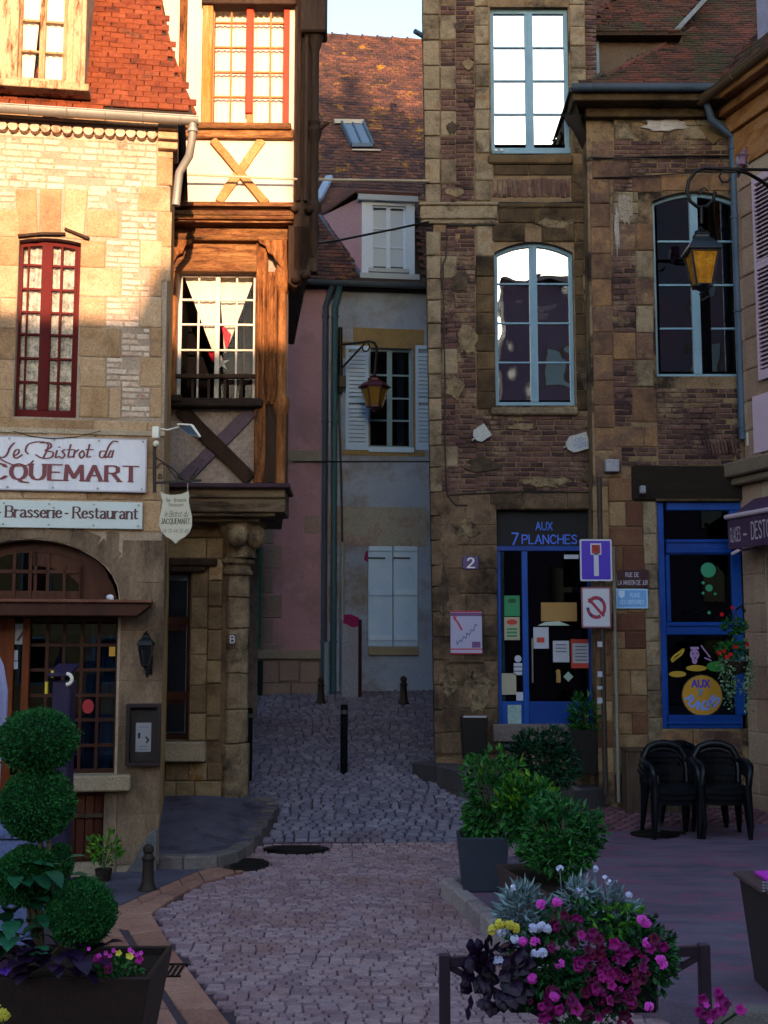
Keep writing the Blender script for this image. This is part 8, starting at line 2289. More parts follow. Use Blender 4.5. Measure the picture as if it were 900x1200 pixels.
def stack(u, v, rz, n, where, start=None):
    g = G(u, v, .12); s = 0
    for k in range(n):
        lab = '%s black armchair of the %s' % ('lowest' if k == 0 else ('topmost' if k == n - 1 else words3[k]), where)
        c_, s_ = math.cos(rz), math.sin(rz); dy = -.035 * k
        loc = (g.x - s_ * dy, g.y + .26 + c_ * dy,   .12 + .06 * k)
        if start and k == 0: start.o.location = loc; start.o.rotation_euler = (0, 0, rz); start.o['label'] = lab
        else: dup(first.o, loc, rz, lab)
stack(794, 984, .06, 3, 'chair stack on the left, over the round table foot', first)
stack(853, 984, -.10, 3, 'chair stack on the right, beside the stone pilaster')
# a further stack half hidden between the two
g = G(828, 976, .12)
dup(first.o, (g.x, g.y + .55, .12), .3, 'black armchair half hidden behind and between the two chair stacks')
dup(first.o, (g.x, g.y + .52, .18), .3, 'black armchair on top of the half hidden one between the stacks')
g = G(772, 980, .12)
t = T('bistro_table_base', 'round dark iron table foot with a short column, under the left chair stack', 'table base', (g.x, g.y + .12, .12))
mb = MB(); mb.lathe([(.26, 0), (.26, .012), (.23, .02), (.06, .03)], (g.x - .02, g.y + .1, .12), 28); t.part('foot', mb, m_iron, smooth=40)
mb = MB(); mb.tube([(g.x + .02, g.y + .1, .14), (g.x + .02, g.y + .1, .74)], .022, 8); t.part('column', mb, plain('worn steel', '5a5c60', .35, .7), smooth=50)
mb = MB(); 
for a in (.1, 1.7, 3.2, 4.8): mb.bar((g.x, g.y + .1, .15), (g.x + .3 * math.cos(a) + .02, g.y + .1 + .3 * math.sin(a), .135), .03, .02)
t.part('spoke', mb, m_iron, kind='stuff')
# small boxes fixed on the walls
for u, v, Y, lab in ((717, 546, 15.1, 'small pale junction box on the pier, left of the sooty lintel'), (753, 574, 15.0, 'tiny pale lamp box fixed on the sooty lintel over the blue shopfront')):
    c = P(u, v, Y); mb = MB(); mb.box(c.x - .09 if u < 730 else c.x - .035, c.x + .09 if u < 730 else c.x + .035, Y - .05, Y + .05, c.z - .08 if u < 730 else c.z - .05, c.z + .08 if u < 730 else c.z + .05)
    single('wall_box', mb, mat('pale grey box', ['7c7c88', '8e8e98'], nscale=3), lab, 'box', bevel=.01)
# ================================================================== bollards and posts
def bollard(u, v0, v1, wpx, lab, m, group, knob=True, dz=0.0):
    g = G(u, v1, dz); s = FPX / g.y; h = (v1 - v0) / s; r = wpx / 2 / s
    t = T('bollard', lab, 'bollard', tuple(g), group)
    mb = MB()
    if knob: prof = [(r * 1.7, -.03), (r * 1.7, .02), (r * 1.35, h * .1), (r * 1.1, h * .22), (r * .95, h * .62), (r * 1.05, h * .66), (r * 1.25, h * .70), (r * .9, h * .74), (r * .7, h * .80), (r * 1.0, h * .86), (r * .95, h * .94), (r * .4, h)]
    else: prof = [(r, -.03), (r, h - .02), (r * .8, h)]
    mb.lathe(prof, tuple(g), 16); t.part('shaft', mb, m, smooth=35)
    if not knob: mb = MB(); mb.lathe([(r * 1.04, h - .12), (r * 1.04, h - .07)], tuple(g), 16); t.part('band', mb, plain('dull grey band', '3a3c44', .4), smooth=35)
    return t
GB = 'low cast iron bollards'
bollard(173, 992, 1045, 13, 'low brown cast iron bollard with a knob, at the edge of the forecourt', m_iron_brown, GB)
bollard(161, 982, 1014, 11, 'dark low bollard close to the bistro corner', m_iron, GB)
bollard(376, 794, 824, 8, 'small dark bollard before the blue drainpipes at the end of the lane', m_iron_brown, GB)
bollard(473, 793, 825, 8, 'small dark bollard below the closed blue shutters at the end of the lane', m_iron_brown, GB)
bollard(403, 828, 906, 8.5, 'slim black post standing alone in the middle of the cobbled lane', plain('black painted post', '0e0f14', .85, spec=.1), 'slim black street posts', False)
bollard(292, 832, 912, 6.5, 'slim black post beside the corner column', plain('black painted post', '0e0f14', .85, spec=.1), 'slim black street posts', False, .1)
g = G(279, 934, .12)
t = T('guard_stone', 'worn brownish guard stone at the foot of the corner column', 'stone', tuple(g)); mb = MB(); mb.lathe([(.05, -.05), (.055, .2), (.05, .42), (.03, .5)], tuple(g), 9); t.part('shaft', mb, m_grime, smooth=50)
mb = MB(); g2 = G(271, 936, .12); mb.box(g2.x - .04, g2.x + .05, g2.y + .04, g2.y + .06, g2.z, g2.z + .22); t.part('painted_patch', mb, mat('bluish patch', ['4a5468', '5c667a'], nscale=5))

# ================================================================== hanging flower basket at the corner
YH = 14.2
c = P(862, 775, YH)
t = T('hanging_basket', 'hanging basket with trailing pale green plant and red flowers beside the blue shopfront', 'hanging basket', P(864, 800, YH))
mb = MB(); mb.lathe([(.02, -.16), (.1, -.13), (.15, -.02), (.155, 0)], (c.x, YH, c.z), 14); t.part('basket', mb, m_iron_brown, smooth=40)
mb = MB()
for k in range(3): a = k * 2.1; mb.tube([(c.x + .15 * math.cos(a), YH + .15 * math.sin(a), c.z), (c.x + .02, YH, c.z + .62)], .004, 5)
mb.tube([(c.x + .02, YH, c.z + .6), (c.x + .15, YH + .2, c.z + .66), (c.x + .26, YH + .42, c.z + .6)], .012, 6)
t.part('hanger', mb, m_iron)
rs = np.random.RandomState(5); pts = []
for k in range(46):
    a = rs.uniform(0, 6.28); r0 = .15; x, y = c.x + r0 * math.cos(a), YH + r0 * math.sin(a) * .8; L_ = rs.uniform(.15, .72) if rs.rand() < .7 else .1
    n = int(L_ * 38)
    for j in range(n): q = j / max(1, n); pts.append((x + .05 * math.sin(q * 3 + k) + rs.normal() * .012, y + rs.normal() * .012, c.z + .04 - L_ * q))
t.part('trailing_foliage', leaf_mesh(pts, .045, None, .6, seed=3), mat('pale sage leaf', ['3c5a40', '58785a', '8aa688'], nscale=6, bump=0), kind='stuff')
pts, nr = crown_pts((c.x - .02, YH, c.z + .14), .2, .16, .13, 420, 17); t.part('foliage', leaf_mesh(pts, .05, nr, .6, seed=4), m_leaf, kind='stuff')
pts, nr = crown_pts((c.x - .02, YH, c.z + .42), .16, .12, .12, 260, 18); t.part('upper_foliage', leaf_mesh(pts, .05, nr, .5, seed=5), m_leaf, kind='stuff')

# ================================================================== flowers
def flower_mesh(name, r, lobes, depth, m, seed=0, ruffle=.28):
    rs = random.Random(seed); V = [(0, 0, -depth)]; n = lobes * 4
    for ring, (f, z) in enumerate(((.3, -depth * .35), (.75, 0), (1.0, -depth * .15))):
        for k in range(n):
            a = 2 * math.pi * k / n; rr_ = r * f * (1 - (ruffle if f > .5 else 0) * (.5 + .5 * math.cos(lobes * a + math.pi)) * f)
            V.append((rr_ * math.cos(a), rr_ * math.sin(a), z + rs.uniform(-1, 1) * r * .13 * f))
    F_ = [(0, 1 + k, 1 + (k + 1) % n) for k in range(n)]
    for j in range(2): F_ += [(1 + j * n + k, 1 + (j + 1) * n + k, 1 + (j + 1) * n + (k + 1) % n, 1 + j * n + (k + 1) % n) for k in range(n)]
    me = bpy.data.meshes.new(name); me.from_pydata(V, [], F_); me.materials.append(m); me.polygons.foreach_set('use_smooth', [True] * len(F_)); me.update(); return me
m_mag = mat('magenta petal', ['5c0a44', '78105c', '961a70'], nmix=.15, nscale=20, bump=0, fine=.1, rough=.6)
m_magd = mat('deep crimson petal', ['3c0826', '520b32', '68103e'], nmix=.2, nscale=20, bump=0, fine=.1, rough=.6)
m_pinkf = mat('bright pink petal', ['b42c9c', 'cc48b4'], nmix=.2, nscale=20, bump=0, fine=.1, rough=.6)
m_whitef = mat('bluish white petal', ['9c9cc0', 'b8b8d4'], nmix=.2, nscale=20, bump=0, fine=.1, rough=.6)
m_yel = mat('pale yellow petal', ['a89a30', 'c4b848'], nmix=.2, nscale=20, bump=0, fine=.1, rough=.6)
m_redf = mat('scarlet petal', ['8c0c14', 'a8141c'], nmix=.2, nscale=20, bump=0, fine=.1)
fmP = [flower_mesh('petunia', .03, 5, .022, m_mag, s) for s in range(3)]
fmD = [flower_mesh('petunia', .03, 5, .022, m_magd, s) for s in range(2)]
fmK = [flower_mesh('pink_flower', .017, 5, .006, m_pinkf, s, .35) for s in range(2)]
fmW = [flower_mesh('white_flower', .015, 5, .005, m_whitef, s, .3) for s in range(2)]
fmY = [flower_mesh('yellow_flower', .018, 5, .006, m_yel, s, .3) for s in range(2)]
fmR = [flower_mesh('red_flower', .03, 5, .01, m_redf, s, .3) for s in range(2)]
def put_flower(t, meshes, p, facing, sc=1.0, name=None):
    me = random.choice(meshes); o = bpy.data.objects.new(name or me.name.split('.')[0], me); COL.objects.link(o); o.parent = t.o
    q = Vector(facing).normalized().to_track_quat('Z', 'Y'); o.rotation_mode = 'QUATERNION'; o.rotation_quaternion = q
    o.location = Vector(p) - t.off; o.scale = (sc,) * 3; return o
def cluster(t, meshes, p, n, r, sc=1.0):
    for k in range(n):
        d = Vector((U(-1, 1), U(-1.2, -.1), U(-.5, 1))).normalized(); put_flower(t, meshes, Vector(p) + d * r, d, sc * U(.8, 1.15))
for u, v in ((846, 720), (858, 712), (849, 763), (856, 767), (862, 758), (876, 755), (852, 770), (843, 765)): put_flower(t, fmR, P(u, v, YH - .17), (U(-.3, .3), -1, U(-.2, .5)), 1.0)

# ================================================================== planters and shrubs at the head of the plaza
m_pot_grey = mat('slate grey pot', ['2a2e38', '343a46'], nscale=2, rough=.5, bump=.05, fine=.1)
m_pot_brown = mat('taupe brown trough', ['3a2e2e', '4a3c3c'], nscale=2, rough=.55, bump=.05, fine=.1)
tA, cA = tapered('square_planter', 'slate grey square planter at the tip of the raised kerb', 'planter', 538, 597, 982, 1045, 10.0, m_pot_grey, .82, None, .42, zb=.125)
c = cA; q = P(578, 935, 10.2)
plant_in('laurel_shrub', 'tall dark laurel shrub in the slate grey square planter', (q.x, c[1], q.z), .28, .26, .42, 1800, .07, m_leaf, 41, (m_leaf_light, .12))
q = P(634, 893, 11.6)
t2, c2 = tapered('rear_planter', 'dark planter hidden under the rearmost dark shrub', 'planter', 606, 660, 945, 990, 11.5, m_pot_grey, .85, None, .45, zb=.12)
plant_in('laurel_shrub', 'rearmost dark rounded shrub in front of the bar door', (q.x, c2[1], q.z), .38, .30, .34, 2000, .07, mat('deep blue green leaf', ['0a221a', '10301f', '183e28'], nmix=.25, nscale=4, rough=.5, bump=0, fine=.15), 42)
# two brown troughs running towards the viewer
def trough(u0, v0, u1, v1, Y0, Y1, lab, w=.40):
    """long trough seen obliquely: left top edge from (u0,v0) at depth Y0 (far) to (u1,v1) at depth Y1 (near)"""
    a = P(u0, v0, Y0); b = P(u1, v1, Y1); d = Vector((b.x - a.x, b.y - a.y, 0)).normalized(); nr = Vector((-d.y, d.x, 0))
    if nr.x < 0: nr = -nr
    zt_ = (a.z + b.z) / 2; zb = .12
    a = Vector((a.x, a.y, 0)); b = Vector((b.x, b.y, 0))
    O = [a, b, b + nr * w, a + nr * w]; cc = sum(O, Vector()) / 4
    t = T('trough_planter', lab, 'planter', (cc.x, cc.y, zb))
    mb = MB(); lo = [cc + (p - cc) * .88 for p in O]; inn = [cc + (p - cc) * .93 for p in O]
    f = lambda p, z: (p.x, p.y, z)
    mb.add([f(p, zb) for p in lo] + [f(p, zt_) for p in O] + [f(p, zt_) for p in inn] + [f(p, zt_ - .05) for p in inn], [(3, 2, 1, 0)] + [(i, (i + 1) % 4, 4 + (i + 1) % 4, 4 + i) for i in range(4)] + [(4 + i, 4 + (i + 1) % 4, 8 + (i + 1) % 4, 8 + i) for i in range(4)] + [(8 + i, 8 + (i + 1) % 4, 12 + (i + 1) % 4, 12 + i) for i in range(4)])
    t.part('pot', mb, m_pot_brown, bevel=.006)
    mb = MB(); mb.add([f(p, zt_ - .04) for p in inn], [(0, 1, 2, 3)]); t.part('soil', mb, m_earth)
    return t, cc, zt_
tB, cB, zB = trough(581, 1012, 650, 1052, 9.6, 8.35, 'brown trough planter behind the flower railing')
q = P(626, 958, 9.2); plant_in('laurel_shrub', 'yellow green shrub between the grey planter and the front shrub', (q.x, 9.4, q.z), .25, .25, .33, 1500, .07, m_leaf, 43, (m_leaf_light, .55))
q = P(654, 985, 8.9); plant_in('laurel_shrub', 'wide dark green shrub nearest the flower railing', (q.x + .03, 9.05, q.z + .03), .32, .30, .31, 2500, .062, m_leaf, 44, (mat('mid green leaf', ['1a4a28', '28603a'], nscale=5, bump=0, rough=.45), .3))

# ================================================================== topiary trough at the lower left
YT1 = 5.85
zt_ = P(80, 1146, YT1).z
x0, x1 = -2.9, P(176, 1146, YT1).x
t = T('topiary_trough', 'dark brown tapered trough holding the clipped topiary at the lower left', 'planter', (-2.0, YT1 + .3, 0))
mb = MB(); d_ = .62; tp_in = .10
O = [(x0 + tp_in, YT1 + .06, 0), (x1 - tp_in, YT1 + .06, 0), (x1 - tp_in, YT1 + d_ - .06, 0), (x0 + tp_in, YT1 + d_ - .06, 0)]
Tt = [(x0, YT1, zt_), (x1, YT1, zt_), (x1, YT1 + d_, zt_), (x0, YT1 + d_, zt_)]
I = [(x0 + .03, YT1 + .03, zt_), (x1 - .03, YT1 + .03, zt_), (x1 - .03, YT1 + d_ - .03, zt_), (x0 + .03, YT1 + d_ - .03, zt_)]
J = [(p[0], p[1], zt_ - .05) for p in I]
mb.add(O + Tt + I + J, [(3, 2, 1, 0)] + [(i, (i + 1) % 4, 4 + (i + 1) % 4, 4 + i) for i in range(4)] + [(4 + i, 4 + (i + 1) % 4, 8 + (i + 1) % 4, 8 + i) for i in range(4)] + [(8 + i, 8 + (i + 1) % 4, 12 + (i + 1) % 4, 12 + i) for i in range(4)])
t.part('pot', mb, mat('dark brown corten trough', ['1c1615', '2a201e', '342826'], nscale=2, rough=.6, bump=.1), bevel=.006)
mb = MB(); mb.add([(p[0], p[1], zt_ - .04) for p in I], [(0, 1, 2, 3)]); t.part('soil', mb, m_earth)
tt = T('topiary', 'box topiary clipped into stacked green balls on twisted stems', 'topiary', (P(60, 1100, 6.1).x, 6.15, zt_ - .04))
def ball_crown(u, v, ru, rv, Y, seed, n=9000):
    c = P(u, v, Y); s = FPX / Y; rx, rz = ru / s, rv / s
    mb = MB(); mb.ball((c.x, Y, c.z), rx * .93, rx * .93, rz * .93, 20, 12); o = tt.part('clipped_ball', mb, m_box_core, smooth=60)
    rs = np.random.RandomState(seed); q = rs.normal(size=(n, 3)); q /= np.linalg.norm(q, axis=1)[:, None]
    q = q[q[:, 1] < .35]; nn_ = len(q); rad = rs.uniform(.88, .98, nn_) + .03 * np.sin(q[:, 0] * 7 + seed) * np.sin(q[:, 2] * 6 + seed) + (rs.rand(nn_) < .03) * rs.uniform(0, .12, nn_)
    pts = np.stack([c.x + q[:, 0] * rx * rad, Y + q[:, 1] * rx * rad, c.z + q[:, 2] * rz * rad], 1)
    tt.part('leaves', leaf_mesh(pts, .017, q * 1.2, .6, seed=seed), m_box_leaf, parent=o, kind='stuff')
    return Vector((c.x, Y, c.z))
b1 = ball_crown(44, 868, 46, 36, 6.1, 1); b2 = ball_crown(44, 942, 43, 41, 6.1, 2); b3 = ball_crown(33, 1026, 36, 33, 6.1, 3); b4 = ball_crown(68, 1011, 17, 21, 6.25, 4, 1800); b5 = ball_crown(96, 1069, 38, 37, 6.0, 5)
base = P(50, 1130, 6.15)
for k, (pa_, pb2) in enumerate(((base, b5), (base, b3))):
    mb = MB(); mid = (pa_ + pb2) / 2 + Vector((.03 * (-1) ** k, 0, 0)); mb.tube([pa_, mid, pb2], [.016, .013, .01], 7); tt.part('trunk', mb, m_stem, smooth=50)
for dx in (-.02, .03): mb = MB(); mb.tube([base, b3 + Vector((dx + .02, .0, 0)), P(52 + dx * 200, 990, 6.1), b2], [.016, .014, .012, .01], 7); tt.part('trunk', mb, m_stem, smooth=50)
mb = MB(); mb.tube([b2, b1], .012, 7); tt.part('trunk', mb, m_stem, smooth=50)
# broad leaved plants along the trough
def rosette(name, lab, cat, c, n, size, m, seed, spread=.2, up=.5, aspect=.6):
    t = T(name, lab, cat, tuple(c)); rs = random.Random(seed)
    for k in range(n):
        a = rs.uniform(0, 6.283); r = spread * rs.uniform(.15, 1); z = rs.uniform(0, up)
        d = Vector((math.cos(a), math.sin(a) - .4, rs.uniform(-.5, .6))).normalized(); s_ = d.cross(Vector((0, 0, 1))).normalized(); u_ = s_.cross(d).normalized(); L = size * rs.uniform(.6, 1.2); W_ = L * aspect * .5
        p = Vector(c) + Vector((math.cos(a) * r, math.sin(a) * r * .6, z))
        V = []; 
        for j, (q, wd, dr) in enumerate(((0, .05, 0), (.25, .8, .06), (.55, 1, .05), (.8, .65, -.05), (1, .03, -.18))):
            b = p + d * L * q + u_ * L * dr
            V += [b - s_ * W_ * wd + u_ * L * .05 * wd, b, b + s_ * W_ * wd + u_ * L * .05 * wd]
        F_ = []
        for j in range(4): F_ += [(3 * j, 3 * j + 1, 3 * j + 4, 3 * j + 3), (3 * j + 1, 3 * j + 2, 3 * j + 5, 3 * j + 4)]
        mb = MB(); mb.add(V, F_); t.part('leaf', mb, m, smooth=60)
    return t
rosette('leafy_plant', 'broad leaved green plant at the far left of the trough', 'plant', P(12, 1120, 6.0), 70, .14, mat('mid blue green leaf', ['123824', '1c4c34', '2a6048'], nmix=.2, nscale=4, bump=0, rough=.5), 4, .24, .42)
rosette('purple_plant', 'purple black sweet potato vine trailing over the trough rim', 'plant', P(62, 1136, 5.86), 46, .12, m_purple_leaf, 6, .22, .10, .75)
rosette('leafy_plant', 'mid green leaves between the topiary balls', 'plant', P(60, 1085, 6.2), 60, .09, m_leaf, 7, .22, .22)
pt_ = T('petunia_plant', 'magenta and yellow flowers at the right end of the topiary trough', 'plant', P(135, 1143, 5.95))
pts, nr = crown_pts(tuple(P(140, 1132, 5.95)), .13, .1, .05, 260, 77); pt_.part('foliage', leaf_mesh(pts, .035, nr, .5, seed=8), m_leaf, kind='stuff')
for u, v in ((124, 1117), (129, 1120), (121, 1126), (126, 1130), (127, 1136), (133, 1114), (116, 1120), (113, 1123), (155, 1116), (160, 1119), (165, 1117), (163, 1124), (152, 1113)): put_flower(pt_, fmK if v < 1121 else fmP, P(u, v, 5.86), (U(-.4, .4), -1, U(-.1, .6)), .8)
for u, v in ((151, 1120), (153, 1121), (139, 1117)): put_flower(pt_, fmY, P(u, v, 5.85), (U(-.3, .3), -1, U(0, .5)), .95)
put_flower(pt_, fmK, P(104, 1112, 5.8), (0, -1, .4), .6)
vio = T('viola', 'single violet flower over the trough rim at far left', 'flower', P(6, 1140, 5.8)); put_flower(vio, [flower_mesh('petal_ring', .03, 5, .01, mat('violet petal', ['4a2496', '6a3ab4'], nscale=9, bump=0), 3)], P(6, 1136, 5.8), (0, -1, .3)); mb = MB(); mb.tube([P(6, 1138, 5.82), P(8, 1150, 5.88)], .003, 5); vio.part('stem', mb, m_leaf)
# small young tree shoots near the hatch
g = G(121, 1034)
sp = T('young_plant', 'small leafy green plant in a pot by the cellar hatch', 'plant', tuple(g)); mb = MB(); mb.lathe([(.06, 0), (.08, .12)], tuple(g), 10); sp.part('pot', mb, m_iron_brown)
for k in range(4): mb = MB(); mb.tube([(g.x, g.y, g.z + .1), (g.x + .05 * math.cos(k * 1.7), g.y, g.z + .25), (g.x + .12 * math.cos(k * 1.7), g.y, g.z + .42)], .004, 5); sp.part('stem', mb, m_leaf)
pts, nr = crown_pts((g.x, g.y, g.z + .3), .14, .1, .17, 130, 61); sp.part('foliage', leaf_mesh(pts, .07, nr, .5, seed=10), m_leaf_light, kind='stuff')

# ================================================================== folded parasol and waiter's post at the left edge
YU = 9.4
c0 = P(-6, 770, YU)
t = T('parasol', 'folded lilac grey parasol at the left edge of the picture', 'parasol', (c0.x, YU, 0))
mb = MB(); n = 28; V = []; prof = [(.02, 765), (.06, 780), (.095, 810), (.10, 840), (.07, 870), (.06, 940), (.10, 985)]
for j, (r, v) in enumerate(prof):
    z = P(0, v, YU).z
    for k in range(n): a = 2 * math.pi * k / n; rr_ = r * (1 + .22 * math.cos(7 * a + j * .3)); V.append((c0.x + rr_ * math.cos(a), YU + rr_ * math.sin(a), z))
mb.add(V, [(j * n + k, (j + 1) * n + k, (j + 1) * n + (k + 1) % n, j * n + (k + 1) % n) for j in range(len(prof) - 1) for k in range(n)])
t.part('canopy', mb, mat('lilac grey canvas', ['6c6c90', '8080a4', '9090b4'], nscale=2, bump=.15, fine=.1), smooth=60)
mb = MB(); mb.tube([(c0.x, YU, 0), (c0.x, YU, P(0, 755, YU).z)], .025, 10); t.part('pole', mb, m_zinc, smooth=50)
mb = MB(); mb.lathe([(.3, 0), (.3, .05), (.08, .08)], (c0.x, YU, 0), 20); t.part('base', mb, m_iron)
YQ = 10.2
a, b = P(61, 800, YQ), P(82, 800, YQ); zt1 = P(70, 794, YQ).z
t = T('menu_lectern', 'dark standing lectern with a white round handle in front of the bistro window', 'lectern', ((a.x + b.x) / 2, YQ + .1, 0))
mb = MB(); mb.box(a.x, b.x, YQ, YQ + .22, .0, zt1 - .03); t.part('body', mb, mat('dark plum cabinet', ['1c1830', '2a2240'], nscale=3, rough=.4), bevel=.01)
mb = MB(); q0, q1 = P(58, 785, YQ), P(84, 781, YQ); mb.add([(q0.x, YQ - .06, q0.z - .03), (q1.x, YQ - .06, q0.z - .03), (q1.x, YQ + .26, q0.z + .05), (q0.x, YQ + .26, q0.z + .05), (q0.x, YQ - .06, q0.z - .055), (q1.x, YQ - .06, q0.z - .055), (q1.x, YQ + .26, q0.z + .02), (q0.x, YQ + .26, q0.z + .02)], [(0, 1, 2, 3), (7, 6, 5, 4), (0, 4, 5, 1), (1, 5, 6, 2), (2, 6, 7, 3), (3, 7, 4, 0)]); t.part('sloping_top', mb, mat('dark plum cabinet', ['1c1830']), bevel=.004)
mb = MB(); pc_ = P(78, 796, YQ - .05); mb.tube([pc_ + Vector((.045 * math.sin(k * .35), 0, .045 * math.cos(k * .35))) for k in range(0, 10)], .016, 8); t.part('handle', mb, m_white_paint, smooth=50)
mb = MB(); e = P(60, 790, YQ - .03); mb.box(e.x, e.x + .02, YQ - .04, YQ - .01, e.z - .03, e.z + .03); e = P(53, 806, YQ - .03); mb.box(e.x, e.x + .02, YQ - .04, YQ - .01, e.z - .05, e.z + .05); t.part('yellow_tag', mb, plain('yellow tag', 'b8a020', .5), kind='stuff')
# pale chair cushions seen behind the balls
g = P(15, 990, 8.6)
t = T('cushion_stack', 'pale blue folded cover lying behind the topiary at the left edge', 'cushion', (g.x, 8.6, 0))
mb = MB(); mb.box(g.x - .3, g.x + .16, 8.5, 8.9, 0, g.z + .05); mb.box(g.x - .3, g.x + .2, 8.48, 8.92, g.z + .052, g.z + .12); t.part('cover', mb, mat('pale blue grey cloth', ['4c5478', '68709a'], nscale=5, bump=.3), bevel=.03, seg=2, smooth=50)

# ================================================================== litter bin with a magenta tray at the right edge
YR = 6.9
t, c = tapered('tall_planter', 'tall dark tapered stand with a rim and a magenta tray, cut by the right edge', 'stand', 902, 1010, 1046, 1260, YR, mat('dark grey brown metal stand', ['2a2524', '363030'], nscale=3, rough=.5, bump=.05), .78, mat('brown rim metal', ['4a3c3c', '5a4a4a'], nscale=3, rough=.4), .6, soil=False, zb=.12)
mb = MB(); cx_, cy, cz_ = c; mb.box(cx_ - .30, cx_ + .30, cy - .27, cy + .27, cz_ - .01, cz_ + .015); t.part('top', mb, mat('brown rim metal', ['4a3c3c', '5a4a4a']), bevel=.004)
a = P(905, 1000, YR + .1); mb = MB(); mb.box(a.x, a.x + .5, YR + .1, YR + .45, cz_ + .016, cz_ + .04); t.part('tray', mb, plain('magenta tray', 'b02cb0', .35), bevel=.006)
mb = MB()
for i in range(3):
    for j in range(4): q = P(896 + i * 3.5, 1036 + j * 3.4, YR - .01); mb.box(q.x, q.x + .008, YR + .01, YR + .03, q.z, q.z + .008)
t.part('perforation', mb, plain('pale holes', '7a7a80', .6), kind='stuff')

# ================================================================== flower railing in the foreground
YF_ = 4.7
m_rail = mat('dark plum painted rail', ['2a2028', '382c36'], nscale=4, rough=.5, bump=.03, fine=.12)
xl, xr = P(521, 1160, YF_).x, P(826, 1160, YF_).x; zt1 = P(521, 1118, YF_).z; zt2 = P(826, 1106, YF_).z
t = T('flower_railing', 'dark plum metal railing with crossed braces carrying the flower box in the foreground', 'railing', ((xl + xr) / 2, YF_, 0))
for X, z in ((xl, zt1), (xr, zt2)): mb = MB(); mb.box(X - .021, X + .021, YF_ - .021, YF_ + .021, 0, z); t.part('post', mb, m_rail, bevel=.003)
mb = MB(); za, zb_ = P(530, 1127, YF_).z, P(818, 1114, YF_).z; mb.bar((xl + .02, YF_, za), (xr - .02, YF_, zb_), .03, .035); t.part('top_rail', mb, m_rail)
mb = MB(); mb.bar((xl + .02, YF_, .12), (xr - .02, YF_, .12), .03, .035); t.part('bottom_rail', mb, m_rail)
mb = MB(); mb.bar((xl + .02, YF_, za - .02), (xr - .02, YF_, .42), .014, .022); t.part('brace', mb, m_rail)
mb = MB(); mb.bar((xl + .02, YF_ - .006, .42), (xr - .02, YF_ - .006, zb_ - .02), .014, .022); t.part('brace', mb, m_rail)
# window box hung on the rail
bx = T('flower_box', 'dark flower box overflowing with magenta petunias, white and yellow blooms and purple leaves', 'flower box', ((xl + xr) / 2, YF_ - .12, za - .22))
mb = MB(); X0, X1 = P(575, 1140, YF_).x, P(775, 1140, YF_).x; mb.box(X0 + .05, X1 - .05, YF_ - .17, YF_ - .03, za - .14, za - .02); bx.part('box', mb, m_black, bevel=.01)
mb = MB(); mb.box(X0 + .06, X1 - .06, YF_ - .16, YF_ - .04, za - .03, za - .012); bx.part('soil', mb, m_earth)
def P2(u, v, d=0.0): return P(u, v, YF_ - .15 + d)
def foliage(u, v, ru, rv, n, size, m, seed, d=0.0, dy=.12, asp=.5):
    s = FPX / YF_; c = P2(u, v, d); pts, nr = crown_pts(tuple(c), ru / s, dy, rv / s, n, seed); bx.part('foliage', leaf_mesh(pts, size, nr, asp, seed=seed), m, kind='stuff')
mgf = mat('fresh flower leaf', ['14301c', '1e4426', '2c5a30'], nmix=.2, nscale=6, bump=0, rough=.5)
foliage(690, 1115, 95, 55, 2100, .032, mgf, 1); foliage(640, 1130, 55, 45, 700, .032, mgf, 2, -.03); foliage(755, 1120, 38, 45, 600, .032, mgf, 3, .0); foliage(690, 1165, 60, 35, 600, .03, mgf, 12, -.02)
foliage(715, 1078, 40, 16, 260, .035, mat('lime leaf', ['2a5a1c', '4a7a24'], nmix=.2, nscale=6, bump=0), 4, .0)
# silver foliage: thin curling leaves
foliage(612, 1070, 26, 26, 420, .06, m_silver_leaf, 5, .02, .06, .12); foliage(676, 1058, 18, 30, 160, .055, m_silver_leaf, 6, .04, .05, .14); foliage(712, 1062, 30, 22, 150, .05, m_silver_leaf, 7, .06, .05, .3)
def blossoms(lst, meshes, sc=1.0, jit=4.0):
    sc = sc * .78
    for u, v in lst: put_flower(bx, meshes, P2(u + U(-jit, jit), v + U(-jit, jit), -.13 + U(-.01, .02)), (U(-.5, .5), -1, U(-.3, .6)), sc * U(.6, 1.2))
mag = [(662, 1075), (668, 1080), (656, 1083), (672, 1073), (680, 1077), (650, 1088), (648, 1110), (646, 1104), (681, 1095), (690, 1100), (695, 1090), (674, 1106), (686, 1110), (700, 1103), (706, 1096), (722, 1108), (731, 1110), (738, 1117), (726, 1120), (729, 1126), (712, 1128), (700, 1120), (684, 1122), (680, 1130), (692, 1135), (704, 1137), (717, 1141), (724, 1147), (723, 1139), (711, 1150), (702, 1146), (706, 1165), (696, 1158), (722, 1160), (734, 1152), (744, 1158), (738, 1168), (728, 1172), (716, 1170), (757, 1140), (758, 1128), (752, 1133), (640, 1170), (650, 1166), (644, 1178), (636, 1180), (676, 1176), (686, 1168), (668, 1170), (676, 1184), (690, 1188), (716, 1186), (730, 1190), (703, 1192), (655, 1188), (640, 1192), (742, 1180), (764, 1110), (770, 1100), (775, 1112)]
blossoms(mag, fmP + fmD); blossoms([(u + U(-14, 14), v + U(-10, 10)) for u, v in mag[20:55]], fmD, .75); blossoms([(u + U(-9, 9), v + U(-9, 9)) for u, v in mag[16:40]], fmP, .8)
def ball_cluster(u, v, meshes, n=10, r=.017, sc=.66, rd=0.0):
    c = P2(u, v, -.14 + rd); cluster(bx, meshes, c, n, r, sc)
